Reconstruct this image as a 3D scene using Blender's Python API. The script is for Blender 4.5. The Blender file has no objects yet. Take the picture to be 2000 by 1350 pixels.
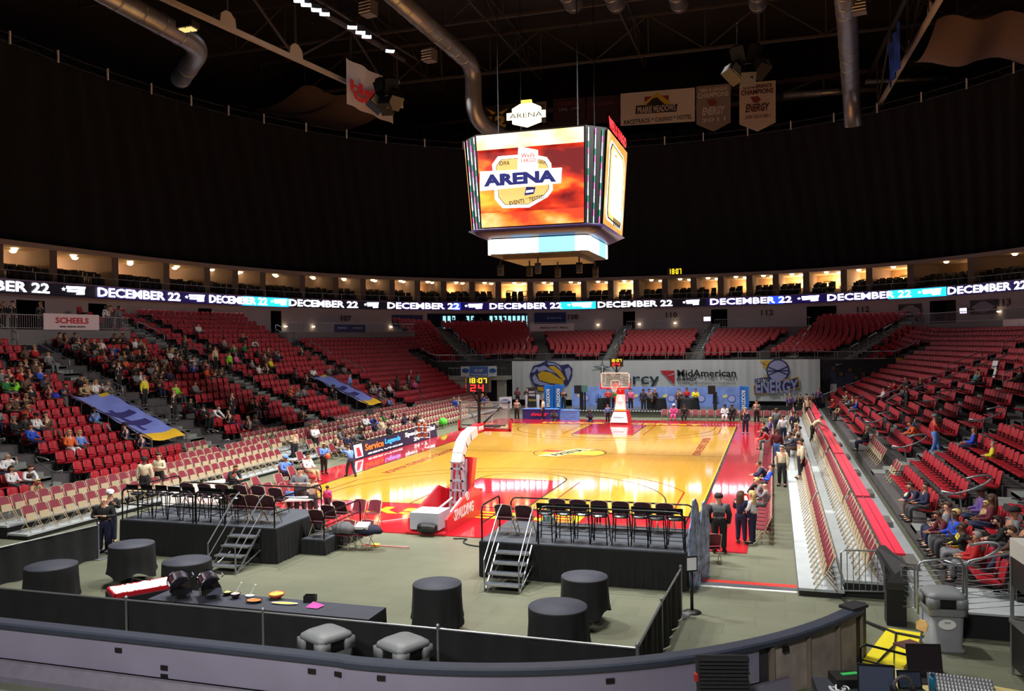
import bpy, math, random
import numpy as np
from mathutils import Vector, Matrix
R_ = random.Random(7)
PI = math.pi
ZS = 0.886          # heights measured off the photograph
scene = bpy.context.scene
COL = scene.collection

# ------------------------------------------------------------------ camera
CAM = np.array([9.9537, -41.8281, 5.7205]); YAW, PIT, ROL, FPX = -0.299936, -0.00496, -0.0138773, 1654.739
def cam_axes():
    cy, sy, cp, sp, cr, sr = math.cos(YAW), math.sin(YAW), math.cos(PIT), math.sin(PIT), math.cos(ROL), math.sin(ROL)
    f = np.array([sy*cp, cy*cp, sp]); r = np.array([cy, -sy, 0.0]); u = np.cross(r, f)
    return r*cr+u*sr, -r*sr+u*cr, f
AX = cam_axes()
cam_data = bpy.data.cameras.new('camera'); cam = bpy.data.objects.new('camera', cam_data); COL.objects.link(cam)
m = Matrix.Identity(4)
for i in range(3):
    m[i][0], m[i][1], m[i][2], m[i][3] = AX[0][i], AX[1][i], -AX[2][i], CAM[i]
cam.matrix_world = m
cam_data.sensor_width = 36.0; cam_data.lens = FPX/2000*36; cam_data.clip_end = 400
scene.camera = cam
def ray(x, y): return AX[0]*((x-1000)/FPX) + AX[1]*((675-y)/FPX) + AX[2]
def atz(x, y, z=0.0): d = ray(x, y); return CAM + d*((z-CAM[2])/d[2])       # point of the photo on a level plane
def aty(x, y, Y): d = ray(x, y); return CAM + d*((Y-CAM[1])/d[1])

# ------------------------------------------------------------------ light and exposure
scene.view_settings.view_transform = 'Standard'; scene.view_settings.look = 'None'
scene.view_settings.exposure = 0.0; scene.view_settings.gamma = 1.0; scene.view_settings.use_curve_mapping = False
W = bpy.data.worlds.new('world'); scene.world = W; W.use_nodes = True
W.node_tree.nodes['Background'].inputs[0].default_value = (0.62, 0.55, 0.75, 1)
W.node_tree.nodes['Background'].inputs[1].default_value = 0.012
def spot(name, loc, target, power, angle, blend=0.6, color=(1, .96, .9), size=0.6):
    l = bpy.data.lights.new(name, 'SPOT'); l.energy = power; l.spot_size = angle; l.spot_blend = blend; l.color = color; l.shadow_soft_size = size
    o = bpy.data.objects.new(name, l); COL.objects.link(o); o.location = loc
    o.rotation_euler = (Vector(target)-Vector(loc)).to_track_quat('-Z', 'Y').to_euler(); return o
LP = 19000
for (x, y) in ((-9, -15), (-9, -5), (-9, 5), (-9, 15), (8.5, -15), (8.5, -5), (8.5, 5), (8.5, 15)):
    spot('court_spot_light', (x, y, 23.0), (x*.2, y*.9, 0), LP, math.radians(80), .8)
for (x, y, t, p) in ((-4, -21, -24, .55), (5, -21, -25, .55), (0, 21, 27, .5)):
    spot('court_spot_light', (x, y, 23.0), (x*1.1, t, 0), LP*p, math.radians(84), .8)
for s in (-1, 1):      # lights across the court wash the stands
    for y, p in ((-16, 1.05), (-5, 1.0), (6, .8), (16, .5)): spot('stand_spot_light', (12*s, y, 23.5), (-16.5*s, y-1, 0), LP*p, math.radians(52), 1.0)
for x in (-3, 8): spot('concourse_spot_light', (x, -46, 15), (x, -30, 0), LP*.42, math.radians(75), .9, size=1.0)
for x in (-8, 8): spot('stand_spot_light', (x, 5, 23.5), (x*.9, 31, 2), LP*.13, math.radians(60), 1.0)

# ------------------------------------------------------------------ materials
def s2l(c):
    c = [v/255.0 for v in c[:3]]
    return tuple(v/12.92 if v <= .04045 else ((v+.055)/1.055)**2.4 for v in c)
MATS = {}
def mat(name, rgb, rough=.6, metal=0.0, emit=0.0, noise=0.0, scale=6.0, bump=0.0, alpha=1.0, trans=0.0, coat=0.0):
    if name in MATS: return MATS[name]
    M = bpy.data.materials.new(name); M.use_nodes = True; N = M.node_tree; B = N.nodes['Principled BSDF']
    c = s2l(rgb)
    B.inputs['Base Color'].default_value = (*c, 1); B.inputs['Roughness'].default_value = rough; B.inputs['Metallic'].default_value = metal
    if emit:
        B.inputs['Emission Color'].default_value = (*c, 1); B.inputs['Emission Strength'].default_value = emit
        B.inputs['Base Color'].default_value = (c[0]*.3, c[1]*.3, c[2]*.3, 1)
    if trans: B.inputs['Transmission Weight'].default_value = trans; B.inputs['IOR'].default_value = 1.05
    if coat: B.inputs['Coat Weight'].default_value = coat; B.inputs['Coat Roughness'].default_value = .05
    if alpha < 1: B.inputs['Alpha'].default_value = alpha
    if noise or bump:
        tc = N.nodes.new('ShaderNodeTexCoord'); n = N.nodes.new('ShaderNodeTexNoise'); n.inputs['Scale'].default_value = scale; n.inputs['Detail'].default_value = 5
        N.links.new(tc.outputs['Object'], n.inputs['Vector'])
        if noise and not emit:
            r = N.nodes.new('ShaderNodeValToRGB'); r.color_ramp.elements[0].position = .3; r.color_ramp.elements[1].position = .7
            r.color_ramp.elements[0].color = (*[v*(1-noise) for v in c], 1); r.color_ramp.elements[1].color = (*[min(1, v*(1+noise)) for v in c], 1)
            N.links.new(n.outputs['Fac'], r.inputs['Fac']); N.links.new(r.outputs['Color'], B.inputs['Base Color'])
        if bump:
            b = N.nodes.new('ShaderNodeBump'); b.inputs['Strength'].default_value = bump; b.inputs['Distance'].default_value = .03
            N.links.new(n.outputs['Fac'], b.inputs['Height']); N.links.new(b.outputs['Normal'], B.inputs['Normal'])
    MATS[name] = M; return M
black = mat('black_paint', (16, 16, 18), .5); dark = mat('charcoal', (34, 34, 38), .6); steel = mat('brushed_steel', (176, 178, 180), .35, .85)
white = mat('white_paint', (228, 230, 232), .5); cloth_black = mat('black_cloth', (19, 20, 24), .85, noise=.3, scale=3, bump=.3)
lit_top_cloth = mat('black_table_cloth', (56, 60, 74), .7, noise=.12, scale=5)  # paler copy of the black cloth: light on table tops put into the colour
seat_red = mat('red_seat_plastic', (158, 20, 36), .5, noise=.06, scale=1.5); maroon = mat('maroon_vinyl', (112, 26, 44), .55, noise=.08, scale=4)
maroon_dark = mat('dark_maroon_vinyl', (62, 22, 32), .5); tan = mat('tan_enamel', (176, 160, 132), .45, .1)
pole_grey = mat('grey_rail_metal', (150, 152, 156), .35, .7); rail_black = mat('black_rail_metal', (22, 22, 25), .35, .5)
riser_white = mat('pale_riser_deck', (172, 180, 184), .5, noise=.08, scale=2)
glass = mat('clear_glass', (225, 235, 235), .05, alpha=.16)
red_pad = mat('red_vinyl_pad', (214, 26, 42), .35, coat=.3); white_pad = mat('white_vinyl_pad', (235, 235, 235), .4)

# ------------------------------------------------------------------ mesh building
class MB:
    def __init__(s, T=None): s.v = []; s.f = []; s.m = []; s.k = 0; s.T = T
    def mat(s, k): s.k = k; return s
    def add(s, vs, fs):
        o = len(s.v)
        if s.T is not None: vs = [tuple(s.T @ Vector(v)) for v in vs]
        s.v += [tuple(v) for v in vs]; s.f += [tuple(i+o for i in f) for f in fs]; s.m += [s.k]*len(fs); return s
    def box(s, x0, x1, y0, y1, z0, z1):
        return s.add([(x0, y0, z0), (x1, y0, z0), (x1, y1, z0), (x0, y1, z0), (x0, y0, z1), (x1, y0, z1), (x1, y1, z1), (x0, y1, z1)],
                     [(0, 3, 2, 1), (4, 5, 6, 7), (0, 1, 5, 4), (1, 2, 6, 5), (2, 3, 7, 6), (3, 0, 4, 7)])
    def bx(s, c, d, rot=None):
        vs = [Vector((sx*d[0]/2, sy*d[1]/2, sz*d[2]/2)) for sz in (-1, 1) for sx, sy in ((-1, -1), (1, -1), (1, 1), (-1, 1))]
        if rot is not None:
            Mr = rot if isinstance(rot, Matrix) else (Matrix.Rotation(rot[2], 3, 'Z') @ Matrix.Rotation(rot[1], 3, 'Y') @ Matrix.Rotation(rot[0], 3, 'X'))
            vs = [Mr @ v for v in vs]
        return s.add([tuple(v+Vector(c)) for v in vs], [(0, 3, 2, 1), (4, 5, 6, 7), (0, 1, 5, 4), (1, 2, 6, 5), (2, 3, 7, 6), (3, 0, 4, 7)])
    def tube(s, pts, r, n=6, cap=True):
        P = [Vector(p) for p in pts]; rs = r if isinstance(r, (list, tuple)) else [r]*len(P); vs = []; up = None
        for i, p in enumerate(P):
            t = ((P[i+1]-p) if i == 0 else (p-P[i-1]) if i == len(P)-1 else (P[i+1]-P[i-1]))
            t = t.normalized() if t.length > 1e-9 else Vector((0, 0, 1))
            if up is None: up = Vector((0, 0, 1)) if abs(t.z) < .9 else Vector((1, 0, 0))
            a = t.cross(up)
            if a.length < 1e-4: a = t.cross(Vector((0, 1, 0)))
            a.normalize(); b = a.cross(t).normalized(); up = b
            for k in range(n):
                th = 2*PI*k/n+PI/n; vs.append(tuple(p+a*math.cos(th)*rs[i]+b*math.sin(th)*rs[i]))
        fs = [(i*n+k, i*n+(k+1) % n, (i+1)*n+(k+1) % n, (i+1)*n+k) for i in range(len(P)-1) for k in range(n)]
        if cap: fs += [tuple(range(n))[::-1], tuple(range((len(P)-1)*n, len(P)*n))]
        return s.add(vs, fs)
    def lathe(s, prof, n=16, c=(0, 0, 0), sx=1, sy=1):
        vs = [(c[0]+r*math.cos(2*PI*k/n)*sx, c[1]+r*math.sin(2*PI*k/n)*sy, c[2]+z) for r, z in prof for k in range(n)]
        fs = [(i*n+k, i*n+(k+1) % n, (i+1)*n+(k+1) % n, (i+1)*n+k) for i in range(len(prof)-1) for k in range(n)]
        if prof[0][0] > 0: fs.append(tuple(range(n))[::-1])
        if prof[-1][0] > 0: fs.append(tuple(range((len(prof)-1)*n, len(prof)*n)))
        return s.add(vs, fs)
    def prism(s, poly, vec):      # poly: 3d points; extruded along vec
        n = len(poly); v = Vector(vec); a = [tuple(p) for p in poly]; b = [tuple(Vector(p)+v) for p in poly]
        return s.add(a+b, [tuple(range(n))[::-1], tuple(range(n, 2*n))]+[(i, (i+1) % n, n+(i+1) % n, n+i) for i in range(n)])
    def strip(s, A, B):           # quads between two polylines
        n = len(A); return s.add(list(A)+list(B), [(i, i+1, n+i+1, n+i) for i in range(n-1)])
    def ball(s, c, r, n=10, m_=7, sc=(1, 1, 1)):
        prof = [(math.sin(PI*i/m_), -math.cos(PI*i/m_)) for i in range(m_+1)]; vs = []; fs = []
        for a, z in prof:
            for k in range(n): vs.append((c[0]+r*sc[0]*a*math.cos(2*PI*k/n), c[1]+r*sc[1]*a*math.sin(2*PI*k/n), c[2]+r*sc[2]*z))
        fs = [(i*n+k, i*n+(k+1) % n, (i+1)*n+(k+1) % n, (i+1)*n+k) for i in range(m_) for k in range(n)]
        return s.add(vs, fs)
    def mesh(s, name, mats, smooth=False):
        me = bpy.data.meshes.new(name); me.from_pydata(s.v, [], s.f)
        for M in (mats if isinstance(mats, (list, tuple)) else [mats]): me.materials.append(M)
        if any(s.m): me.polygons.foreach_set('material_index', s.m)
        if smooth: me.polygons.foreach_set('use_smooth', [True]*len(me.polygons))
        me.update(); return me
    def obj(s, name, mats, parent=None, smooth=False): return link(name, s.mesh(name, mats, smooth), parent)
def link(name, data, parent=None):
    o = bpy.data.objects.new(name, data); COL.objects.link(o)
    if parent is not None: o.parent = parent
    return o
def tag(o, label, cat, group=None, kind=None):
    o['label'] = label
    if cat: o['category'] = cat
    if group: o['group'] = group
    if kind: o['kind'] = kind
    return o
def thing(name, label, cat, loc=(0, 0, 0), rz=0.0, group=None):
    o = bpy.data.objects.new(name, None); COL.objects.link(o); o.location = loc; o.rotation_euler = (0, 0, rz); o.empty_display_size = .2
    return tag(o, label, cat, group)
def struct(o): o['kind'] = 'structure'; return o
def dup(root, loc, rz, label, group=None, z_scale=None):
    r = root.copy(); COL.objects.link(r); r.location = loc; r.rotation_euler = (0, 0, rz); r['label'] = label
    if group: r['group'] = group
    for ch in root.children:
        c = ch.copy(); COL.objects.link(c); c.parent = r
        for g in ch.children: d = g.copy(); COL.objects.link(d); d.parent = c
    return r
def text_me(body, size, extrude=.01, bold=0.0, shear=0.0, sx=1.0, align='CENTER'):
    cu = bpy.data.curves.new('t', 'FONT'); cu.body = body; cu.size = size; cu.extrude = extrude; cu.offset = bold; cu.shear = shear; cu.align_x = align; cu.align_y = 'CENTER'; cu.resolution_u = 2
    o = bpy.data.objects.new('t', cu); COL.objects.link(o); bpy.context.view_layer.update()
    me = bpy.data.meshes.new_from_object(o.evaluated_get(bpy.context.evaluated_depsgraph_get()))
    if sx != 1: me.transform(Matrix.Diagonal((sx, 1, 1, 1)))
    bpy.data.objects.remove(o); bpy.data.curves.remove(cu); return me
def text(body, size, loc, rot, M, parent=None, name='lettering', bold=0.0, shear=0.0, sx=1.0, align='CENTER', extrude=.006, fit=None):
    """fit=(width,height): scale lettering to that size"""
    me = text_me(body, size, extrude, bold, shear, sx, align); me.materials.clear(); me.materials.append(M)
    if fit:
        co = np.array([v.co for v in me.vertices]); w = co[:, 0].max()-co[:, 0].min(); h = co[:, 1].max()-co[:, 1].min()
        c = (co.max(0)+co.min(0))/2; me.transform(Matrix.Diagonal((fit[0]/w, fit[1]/h, 1, 1)) @ Matrix.Translation((-c[0], -c[1], 0)))
    o = link(name, me, parent); o.location = loc; o.rotation_euler = rot; return o
SEG = {'0': 'abcdef', '1': 'bc', '2': 'abged', '4': 'fgbc', '7': 'abc', '8': 'abcdefg'}
def seven(mb, ch, x, z, w, h, y, t, sgn=1):    # seven segment digit in the local xz plane, lower left corner x, z
    L = {'a': (x, x+w, z+h-t, z+h), 'd': (x, x+w, z, z+t), 'g': (x, x+w, z+h/2-t/2, z+h/2+t/2), 'f': (x, x+t, z+h/2, z+h), 'b': (x+w-t, x+w, z+h/2, z+h),
         'e': (x, x+t, z, z+h/2), 'c': (x+w-t, x+w, z, z+h/2)}
    for s in SEG[ch]: a, b, c, d = L[s]; mb.box(a, b, y-.02, y, c, d)

def nth(n): return '%d%s' % (n, 'th' if 10 <= n % 100 <= 20 else {1: 'st', 2: 'nd', 3: 'rd'}.get(n % 10, 'th'))
# ------------------------------------------------------------------ plan of the bowl
CX, RA, RB, RP = -0.4, 33.3, 46.0, 2.55
def _se(t): c, s = np.cos(t), np.sin(t); return np.stack([CX+RA*np.sign(c)*np.abs(c)**(2/RP), RB*np.sign(s)*np.abs(s)**(2/RP)], 1)
_P = _se(np.linspace(PI, 0, 20001)); _P = np.concatenate([np.stack([np.full(700, CX-RA), np.linspace(-35, -.05, 700)], 1), _P, np.stack([np.full(700, CX+RA), np.linspace(-.05, -35, 700)], 1)]); _L = np.concatenate([[0], np.cumsum(np.linalg.norm(np.diff(_P, axis=0), axis=1))])
_us = np.arange(0, _L[-1], .05); _X = np.interp(_us, _L, _P[:, 0]); _Y = np.interp(_us, _L, _P[:, 1])
_dx = np.gradient(_X); _dy = np.gradient(_Y); _k = np.ones(41)/41
_dx = np.convolve(np.pad(_dx, 20, mode='edge'), _k, 'valid'); _dy = np.convolve(np.pad(_dy, 20, mode='edge'), _k, 'valid'); _n = np.hypot(_dx, _dy)
_NX, _NY = _dy/_n, -_dx/_n          # inward normals (walk goes left side -> far end -> right side)
U0 = _us[np.argmin((_X-CX)**2+(_Y-RB)**2)]; _us = _us-U0
def _inner():      # front edge of the seating: straight sides, tight corners
    sg = np.sign(_X-CX); ax = np.abs(_X-CX); yc, xc = 36.0, 24.7; end = _Y > yc
    iy = np.where(_Y <= 16, _Y, np.where(end, np.maximum(27.1, 31.3-(_Y-36)*.6), 16+(_Y-16)*15.3/20)); ix = np.where(end, 14.4*(ax/xc)**1.0, 14.4)
    ix = np.where(end & (ax < 13), np.minimum(ax*.80, 14.4), np.where(end, 10.4+(ax-13)*4.0/(xc-13), ix)); return CX+sg*ix, iy
_IX, _IY = _inner()
def ring(u, d=0.0):
    x, y, nx, ny, ix, iy = (float(np.interp(u, _us, q)) for q in (_X, _Y, _NX, _NY, _IX, _IY)); f = d/18.9; return x+(ix-x)*f, y+(iy-y)*f, nx, ny
def u_at(x, y):       # nearest position on the outer curve seen along its normal
    v = (x-_X)*_NY-(y-_Y)*_NX; dd = (x-_X)*_NX+(y-_Y)*_NY; ok = (dd > -3) & (dd < 30)
    return float(_us[np.argmin(np.where(ok, np.abs(v)+.0001*dd, 1e9))])
def upix(px, py, z, d=.3):     # arc position on the bowl curve that the photo shows at column px
    Q = np.stack([_X+_NX*d, _Y+_NY*d, np.full_like(_X, z)], 1)-CAM; dep = Q @ AX[2]; x = 1000+FPX*(Q @ AX[0])/np.maximum(dep, .1)
    return float(_us[np.argmin(np.where((dep > 5) & (_Y > -24), np.abs(x-px), 1e9))])
def yside(y, sgn):     # arc position of a side stand at given y
    idx = np.where(_X*sgn > 10)[0]; return float(_us[idx[np.argmin(np.abs(_Y[idx]-y))]])
UL, UR = yside(-25, -1), yside(-23.2, 1)
def wend(u):
    y = float(np.interp(u, _us, _Y)); t = min(1, max(0, (y-31)/9.5)); return t*t*(3-2*t)
def zrow(u, d):
    w = wend(u); return (1-w)*(6.49-(.42 if u < 0 else .402)*(d-3.8))+w*(6.49-.235*(d-3.8))
NROW, PITCH = 22, .84
def drow(j): return 18.9-PITCH*j
def is_open(x, y, d, u=0.0): return d < 19.2 and not (abs(x-CX) < 14.0 and y < 31.2) and not (abs(x-CX) < 21.5 and 29.0 < y < 31.2) and not (y < 31.2 and y > 15 and wend(u) > .12)
# ------------------------------------------------------------------ arena floor
fm = mat('concrete_floor', (112, 115, 98), .38, noise=.13, scale=.35, bump=.05)
_N = fm.node_tree; _B = _N.nodes['Principled BSDF']      # slab panels: faint joints
_tc = _N.nodes.new('ShaderNodeTexCoord'); _br = _N.nodes.new('ShaderNodeTexBrick'); _mx = _N.nodes.new('ShaderNodeMixRGB'); _mx.blend_type = 'MULTIPLY'; _mx.inputs[0].default_value = 1
_br.inputs['Scale'].default_value = .42; _br.inputs['Color1'].default_value = (.93, .94, .93, 1); _br.inputs['Color2'].default_value = (1, 1, 1, 1); _br.inputs['Mortar'].default_value = (.8, .8, .78, 1); _br.inputs['Mortar Size'].default_value = .006
_N.links.new(_tc.outputs['Object'], _br.inputs['Vector']); _src = _B.inputs['Base Color'].links[0].from_socket
_N.links.new(_src, _mx.inputs[1]); _N.links.new(_br.outputs['Color'], _mx.inputs[2]); _N.links.new(_mx.outputs[0], _B.inputs['Base Color'])
struct(MB().box(-45, 45, -48, 60, -.2, 0).obj('floor', fm))
mb = MB(); mb.box(8.05, 10.38, -21.9, -21.78, 0, .006); mb.mat(1); mb.box(8.05, 10.38, -21.72, -21.5, 0, .006); mb.mat(2); mb.box(8.05, 10.38, -21.5, -21.27, 0, .006)
tag(mb.obj('floor_stripe', [mat('white_floor_paint', (200, 205, 205), .5), mat('grey_floor_paint', (84, 88, 96), .5), mat('red_floor_paint', (214, 62, 54), .4)]), 'red, grey and white stripe painted across the concrete behind the near hoop', 'floor marking')

# ------------------------------------------------------------------ seating bowl
terr = mat('dark_terrace_concrete', (74, 70, 72), .8, noise=.12, scale=.7); stairm = mat('aisle_step_concrete', (120, 124, 122), .7, noise=.1, scale=2)
def runs(d, u0, u1, step=.35, ok=None):
    out = []; cur = []
    n = int((u1-u0)/step)+1
    for i in range(n+1):
        u = min(u1, u0+i*step); x, y, nx, ny = ring(u, d)
        if is_open(x, y, d, u) and (ok is None or ok(u)): cur.append(u)
        else:
            if len(cur) > 1: out.append(cur)
            cur = []
    if len(cur) > 1: out.append(cur)
    return out
PLAT = [(UL, yside(1.6, -1)), (upix(465, 640, 7.0), upix(765, 640, 7.0)), (upix(1045, 640, 7.0), upix(1216, 640, 7.0)),
        (upix(1236, 640, 7.0), upix(1386, 640, 7.0)), (upix(1408, 635, 7.0), upix(1600, 635, 7.0)), (upix(1808, 640, 7.0), UR)]
def in_plat(u): return any(a <= u <= b for a, b in PLAT)
PZ = 6.72
bowl = MB()
for j in range(NROW):
    d = drow(j)
    for us in runs(d, UL, UR, ok=(lambda u: not in_plat(u)) if j > 15 else None):
        f = [ring(u, d+.42) for u in us]; b = [ring(u, d-.43) for u in us]; z = [zrow(u, d) for u in us]; z0 = [zrow(u, d+PITCH)-.02 if j else -.02 for u in us]
        bowl.strip([(p[0], p[1], zz) for p, zz in zip(b, z)], [(p[0], p[1], zz) for p, zz in zip(f, z)])
        bowl.strip([(p[0], p[1], zz) for p, zz in zip(f, z)], [(p[0], p[1], zz) for p, zz in zip(f, z0)])
struct(bowl.obj('seating_terrace', terr))
endw = MB()
_DD = np.linspace(0, 18.9, 90)[:, None]; _GX, _GY = _X[None]+(_IX-_X)[None]*_DD/18.9, _Y[None]+(_IY-_Y)[None]*_DD/18.9
def d_at(x, y): k = np.unravel_index(np.argmin(np.hypot(_GX-x, _GY-y)), _GX.shape); return float(_us[k[1]]), float(_DD[k[0], 0])
WE = []
for x in np.arange(-21.4, 20.7, .5):
    u, d = d_at(x, 31.15); WE.append((float(x), 31.1, max(3.9, zrow(u, d)+.02)))
endw.strip(WE, [(x, y, 0) for x, y, z in WE]); endw.strip([(x, y+.1, z) for x, y, z in WE], WE)
for s in (-1, 1):       # walls that close the ends of the side stands
    n = 0
    for j in range(6):
        d = drow(j)
        for u in np.arange(UL, UR, .25):
            x, y, _, _ = ring(u, d)
            if s*(x-CX) > 14 and 28.7 < y < 29.0: endw.box(min(x, x+s*.9), max(x, x+s*.9), y, y+.15, 0, zrow(u, d)+.05); break
struct(endw.obj('wall_end', mat('end_wall_paint', (58, 56, 60), .8)))
# near end platform of the right stand, with its black skirt
pz = .12
endp = MB(); P0 = [atz(1722, 1172, .5), atz(1753, 1195, .5), atz(1985, 1255, .5), ]
# aisles
AIS = [yside(y, -1) for y in (-17, -7, 4.2, 18.8)]+[upix(px, 650, 7.0) for px in (850, 1040, 1226, 1397, 1592, 1790)]+[yside(y, 1) for y in (16.5, 4.2, -6, -16.2)]
AIS_FAR = AIS[4:10]
stm = MB()
for ia, ua in enumerate(AIS):
    for j in range(NROW):
        d = drow(j); x, y, nx, ny = ring(ua, d)
        if not is_open(x, y, d, ua) or (j > 15 and in_plat(ua)): continue
        z = zrow(ua, d); z1 = zrow(ua, d-PITCH); tx, ty = -ny, nx; hw = .5
        for q, (da, db, zz) in enumerate(((.42, 0, z+.015), (0, -.43, (z+z1)/2))):
            A = [ring(ua, d+da), ring(ua, d+db)]
            c = [(A[0][0]-tx*hw, A[0][1]-ty*hw), (A[0][0]+tx*hw, A[0][1]+ty*hw), (A[1][0]+tx*hw, A[1][1]+ty*hw), (A[1][0]-tx*hw, A[1][1]-ty*hw)]
            zb = z-.1
            stm.add([(*p, zb) for p in c]+[(*p, zz) for p in c], [(4, 5, 6, 7), (0, 1, 5, 4), (1, 2, 6, 5), (2, 3, 7, 6), (3, 0, 4, 7)])
struct(stm.obj('aisle_steps', stairm))

# concourse platforms (slab and front edge) and the wall above the seats
concw = mat('concourse_wall_paint', (172, 156, 156), .8, noise=.05, scale=.5); platm = mat('platform_edge_paint', (112, 106, 110), .7)
pl = MB()
for a, b in PLAT:
    us = list(np.arange(a, b, .6))+[b]; F = [ring(u, 5.35) for u in us]; B = [ring(u, .1) for u in us]
    pl.strip([(p[0], p[1], PZ) for p in B], [(p[0], p[1], PZ) for p in F]); pl.strip([(p[0], p[1], PZ) for p in F], [(p[0], p[1], PZ-.85) for p in F])
    for u in (a, b): p, q = ring(u, 5.35), ring(u, .1); pl.add([(p[0], p[1], PZ-.85), (q[0], q[1], PZ-.85), (q[0], q[1], PZ), (p[0], p[1], PZ)], [(0, 1, 2, 3)])
struct(pl.obj('concourse_platform', platm))
PORT = [(38, 94), (178, 214), (392, 418), (533, 553), (836, 1030), (1216, 1240), (1388, 1420), (1574, 1632), (1812, 1862)]
PU = [(upix(a, 600, 8.0), upix(b, 600, 8.0)) for a, b in PORT]
cw = MB(); pd = MB()
def wall_seg(mb, a, b, d, z0, z1, step=.8):
    us = list(np.arange(a, b, step))+[b]; mb.strip([(*ring(u, d)[:2], z1) for u in us], [(*ring(u, d)[:2], z0) for u in us])
cur = UL
for a, b in PU+[(UR, UR)]:
    if a > cur: wall_seg(cw, cur, a, .05, 6.2, 9.0)
    if b > a:
        wall_seg(cw, a, b, .05, 8.65, 9.0)
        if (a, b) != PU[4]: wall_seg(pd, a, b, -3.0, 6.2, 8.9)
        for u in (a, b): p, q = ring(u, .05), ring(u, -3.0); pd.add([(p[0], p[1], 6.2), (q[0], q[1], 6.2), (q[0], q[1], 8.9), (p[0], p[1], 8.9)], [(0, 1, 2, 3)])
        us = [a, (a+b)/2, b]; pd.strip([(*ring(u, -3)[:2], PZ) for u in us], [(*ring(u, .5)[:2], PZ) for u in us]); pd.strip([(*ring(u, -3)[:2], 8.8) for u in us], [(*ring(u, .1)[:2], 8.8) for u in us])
    cur = b
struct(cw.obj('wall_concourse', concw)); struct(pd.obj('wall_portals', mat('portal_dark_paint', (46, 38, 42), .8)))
# daylight windows beyond the far left portal
a, b = PU[4]; dw = MB(); dw2 = MB()
for i in range(26):
    u0 = a+(b-a)*i/26; u1 = a+(b-a)*(i+.62)/26
    if i in (4, 5, 6, 10, 11, 14, 15, 16): continue
    for z0, z1 in ((6.9, 7.75), (7.85, 8.55)): wall_seg(dw, u0, u1, -6, z0, z1, .4)
wall_seg(dw2, a-1, b+1, -6.1, 6.2, 9, .8)
struct(dw.obj('window_1', mat('daylight_pane', (150, 214, 226), emit=1.5))); struct(dw2.obj('wall_foyer', mat('foyer_dark_paint', (40, 44, 50), .6)))

# suite level
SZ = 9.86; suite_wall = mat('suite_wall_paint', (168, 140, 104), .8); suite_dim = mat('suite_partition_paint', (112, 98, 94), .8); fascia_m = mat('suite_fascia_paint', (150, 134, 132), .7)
sb = MB(); us = list(np.arange(UL, UR, .8))+[UR]
def band(mb, d0, z0, d1, z1): mb.strip([(*ring(u, d0)[:2], z0) for u in us], [(*ring(u, d1)[:2], z1) for u in us])
band(sb, .55, 9.0, -.3, 9.0); band(sb, .0, SZ-.02, .62, SZ-.02); band(sb, .62, SZ-.02, .62, SZ-.1); band(sb, .62, SZ-.1, .5, SZ-.1)
struct(sb.obj('suite_ledge', mat('ledge_paint', (126, 104, 140), .6)))
sf = MB(); band(sf, 0, SZ-.02, -3.2, SZ+.55); band(sf, -3.2, SZ+.55, -7, SZ+.55); struct(sf.obj('suite_floor', mat('suite_carpet', (44, 34, 38), .9)))
sc = MB(); band(sc, -.6, 12.0, -7, 12.0); struct(sc.obj('suite_ceiling', mat('suite_ceiling_paint', (186, 164, 136), .8)))
sfa = MB(); band(sfa, -.6, 12.32, -.6, 12.0); band(sfa, -3, 12.32, -.6, 12.32); struct(sfa.obj('suite_fascia', fascia_m))
bw = MB(); band(bw, -7, SZ+.4, -7, 12.0); struct(bw.obj('wall_suites', suite_wall))
spx = [-70, 24, 128, 247, 346, 424, 478, 530, 605, 668, 720, 775, 822, 872, 925, 975, 1035, 1085, 1138, 1190, 1240, 1296, 1352, 1405, 1461, 1512, 1571, 1642, 1690, 1768, 1880, 2010, 2130]
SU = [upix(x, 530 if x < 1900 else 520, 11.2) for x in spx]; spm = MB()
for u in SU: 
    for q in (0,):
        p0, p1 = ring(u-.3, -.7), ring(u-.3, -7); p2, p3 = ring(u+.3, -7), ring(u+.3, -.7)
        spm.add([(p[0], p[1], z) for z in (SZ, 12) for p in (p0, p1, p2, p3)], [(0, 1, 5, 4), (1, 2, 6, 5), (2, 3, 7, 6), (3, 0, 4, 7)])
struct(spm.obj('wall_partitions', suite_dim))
lampm = mat('warm_lamp_glow', (255, 214, 150), emit=14)
lamp0 = None
def warm(u, d, z, p, c=(1, .66, .34)):
    l = bpy.data.lights.new('suite_lamp_light', 'POINT'); l.energy = p; l.color = c; l.shadow_soft_size = .15; x, y, _, _ = ring(u, d)
    o = bpy.data.objects.new('suite_lamp_light', l); COL.objects.link(o); o.location = (x, y, z)
DIM = {5: .5, 7: .35, 8: .2, 9: .25, 10: .3, 11: .35, 12: .15, 13: .25, 14: .2, 18: .35, 20: .12, 21: .15, 22: .3, 23: .4, 16: .5, 17: .35, 24: .4, 29: .25, 30: .3}
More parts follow.
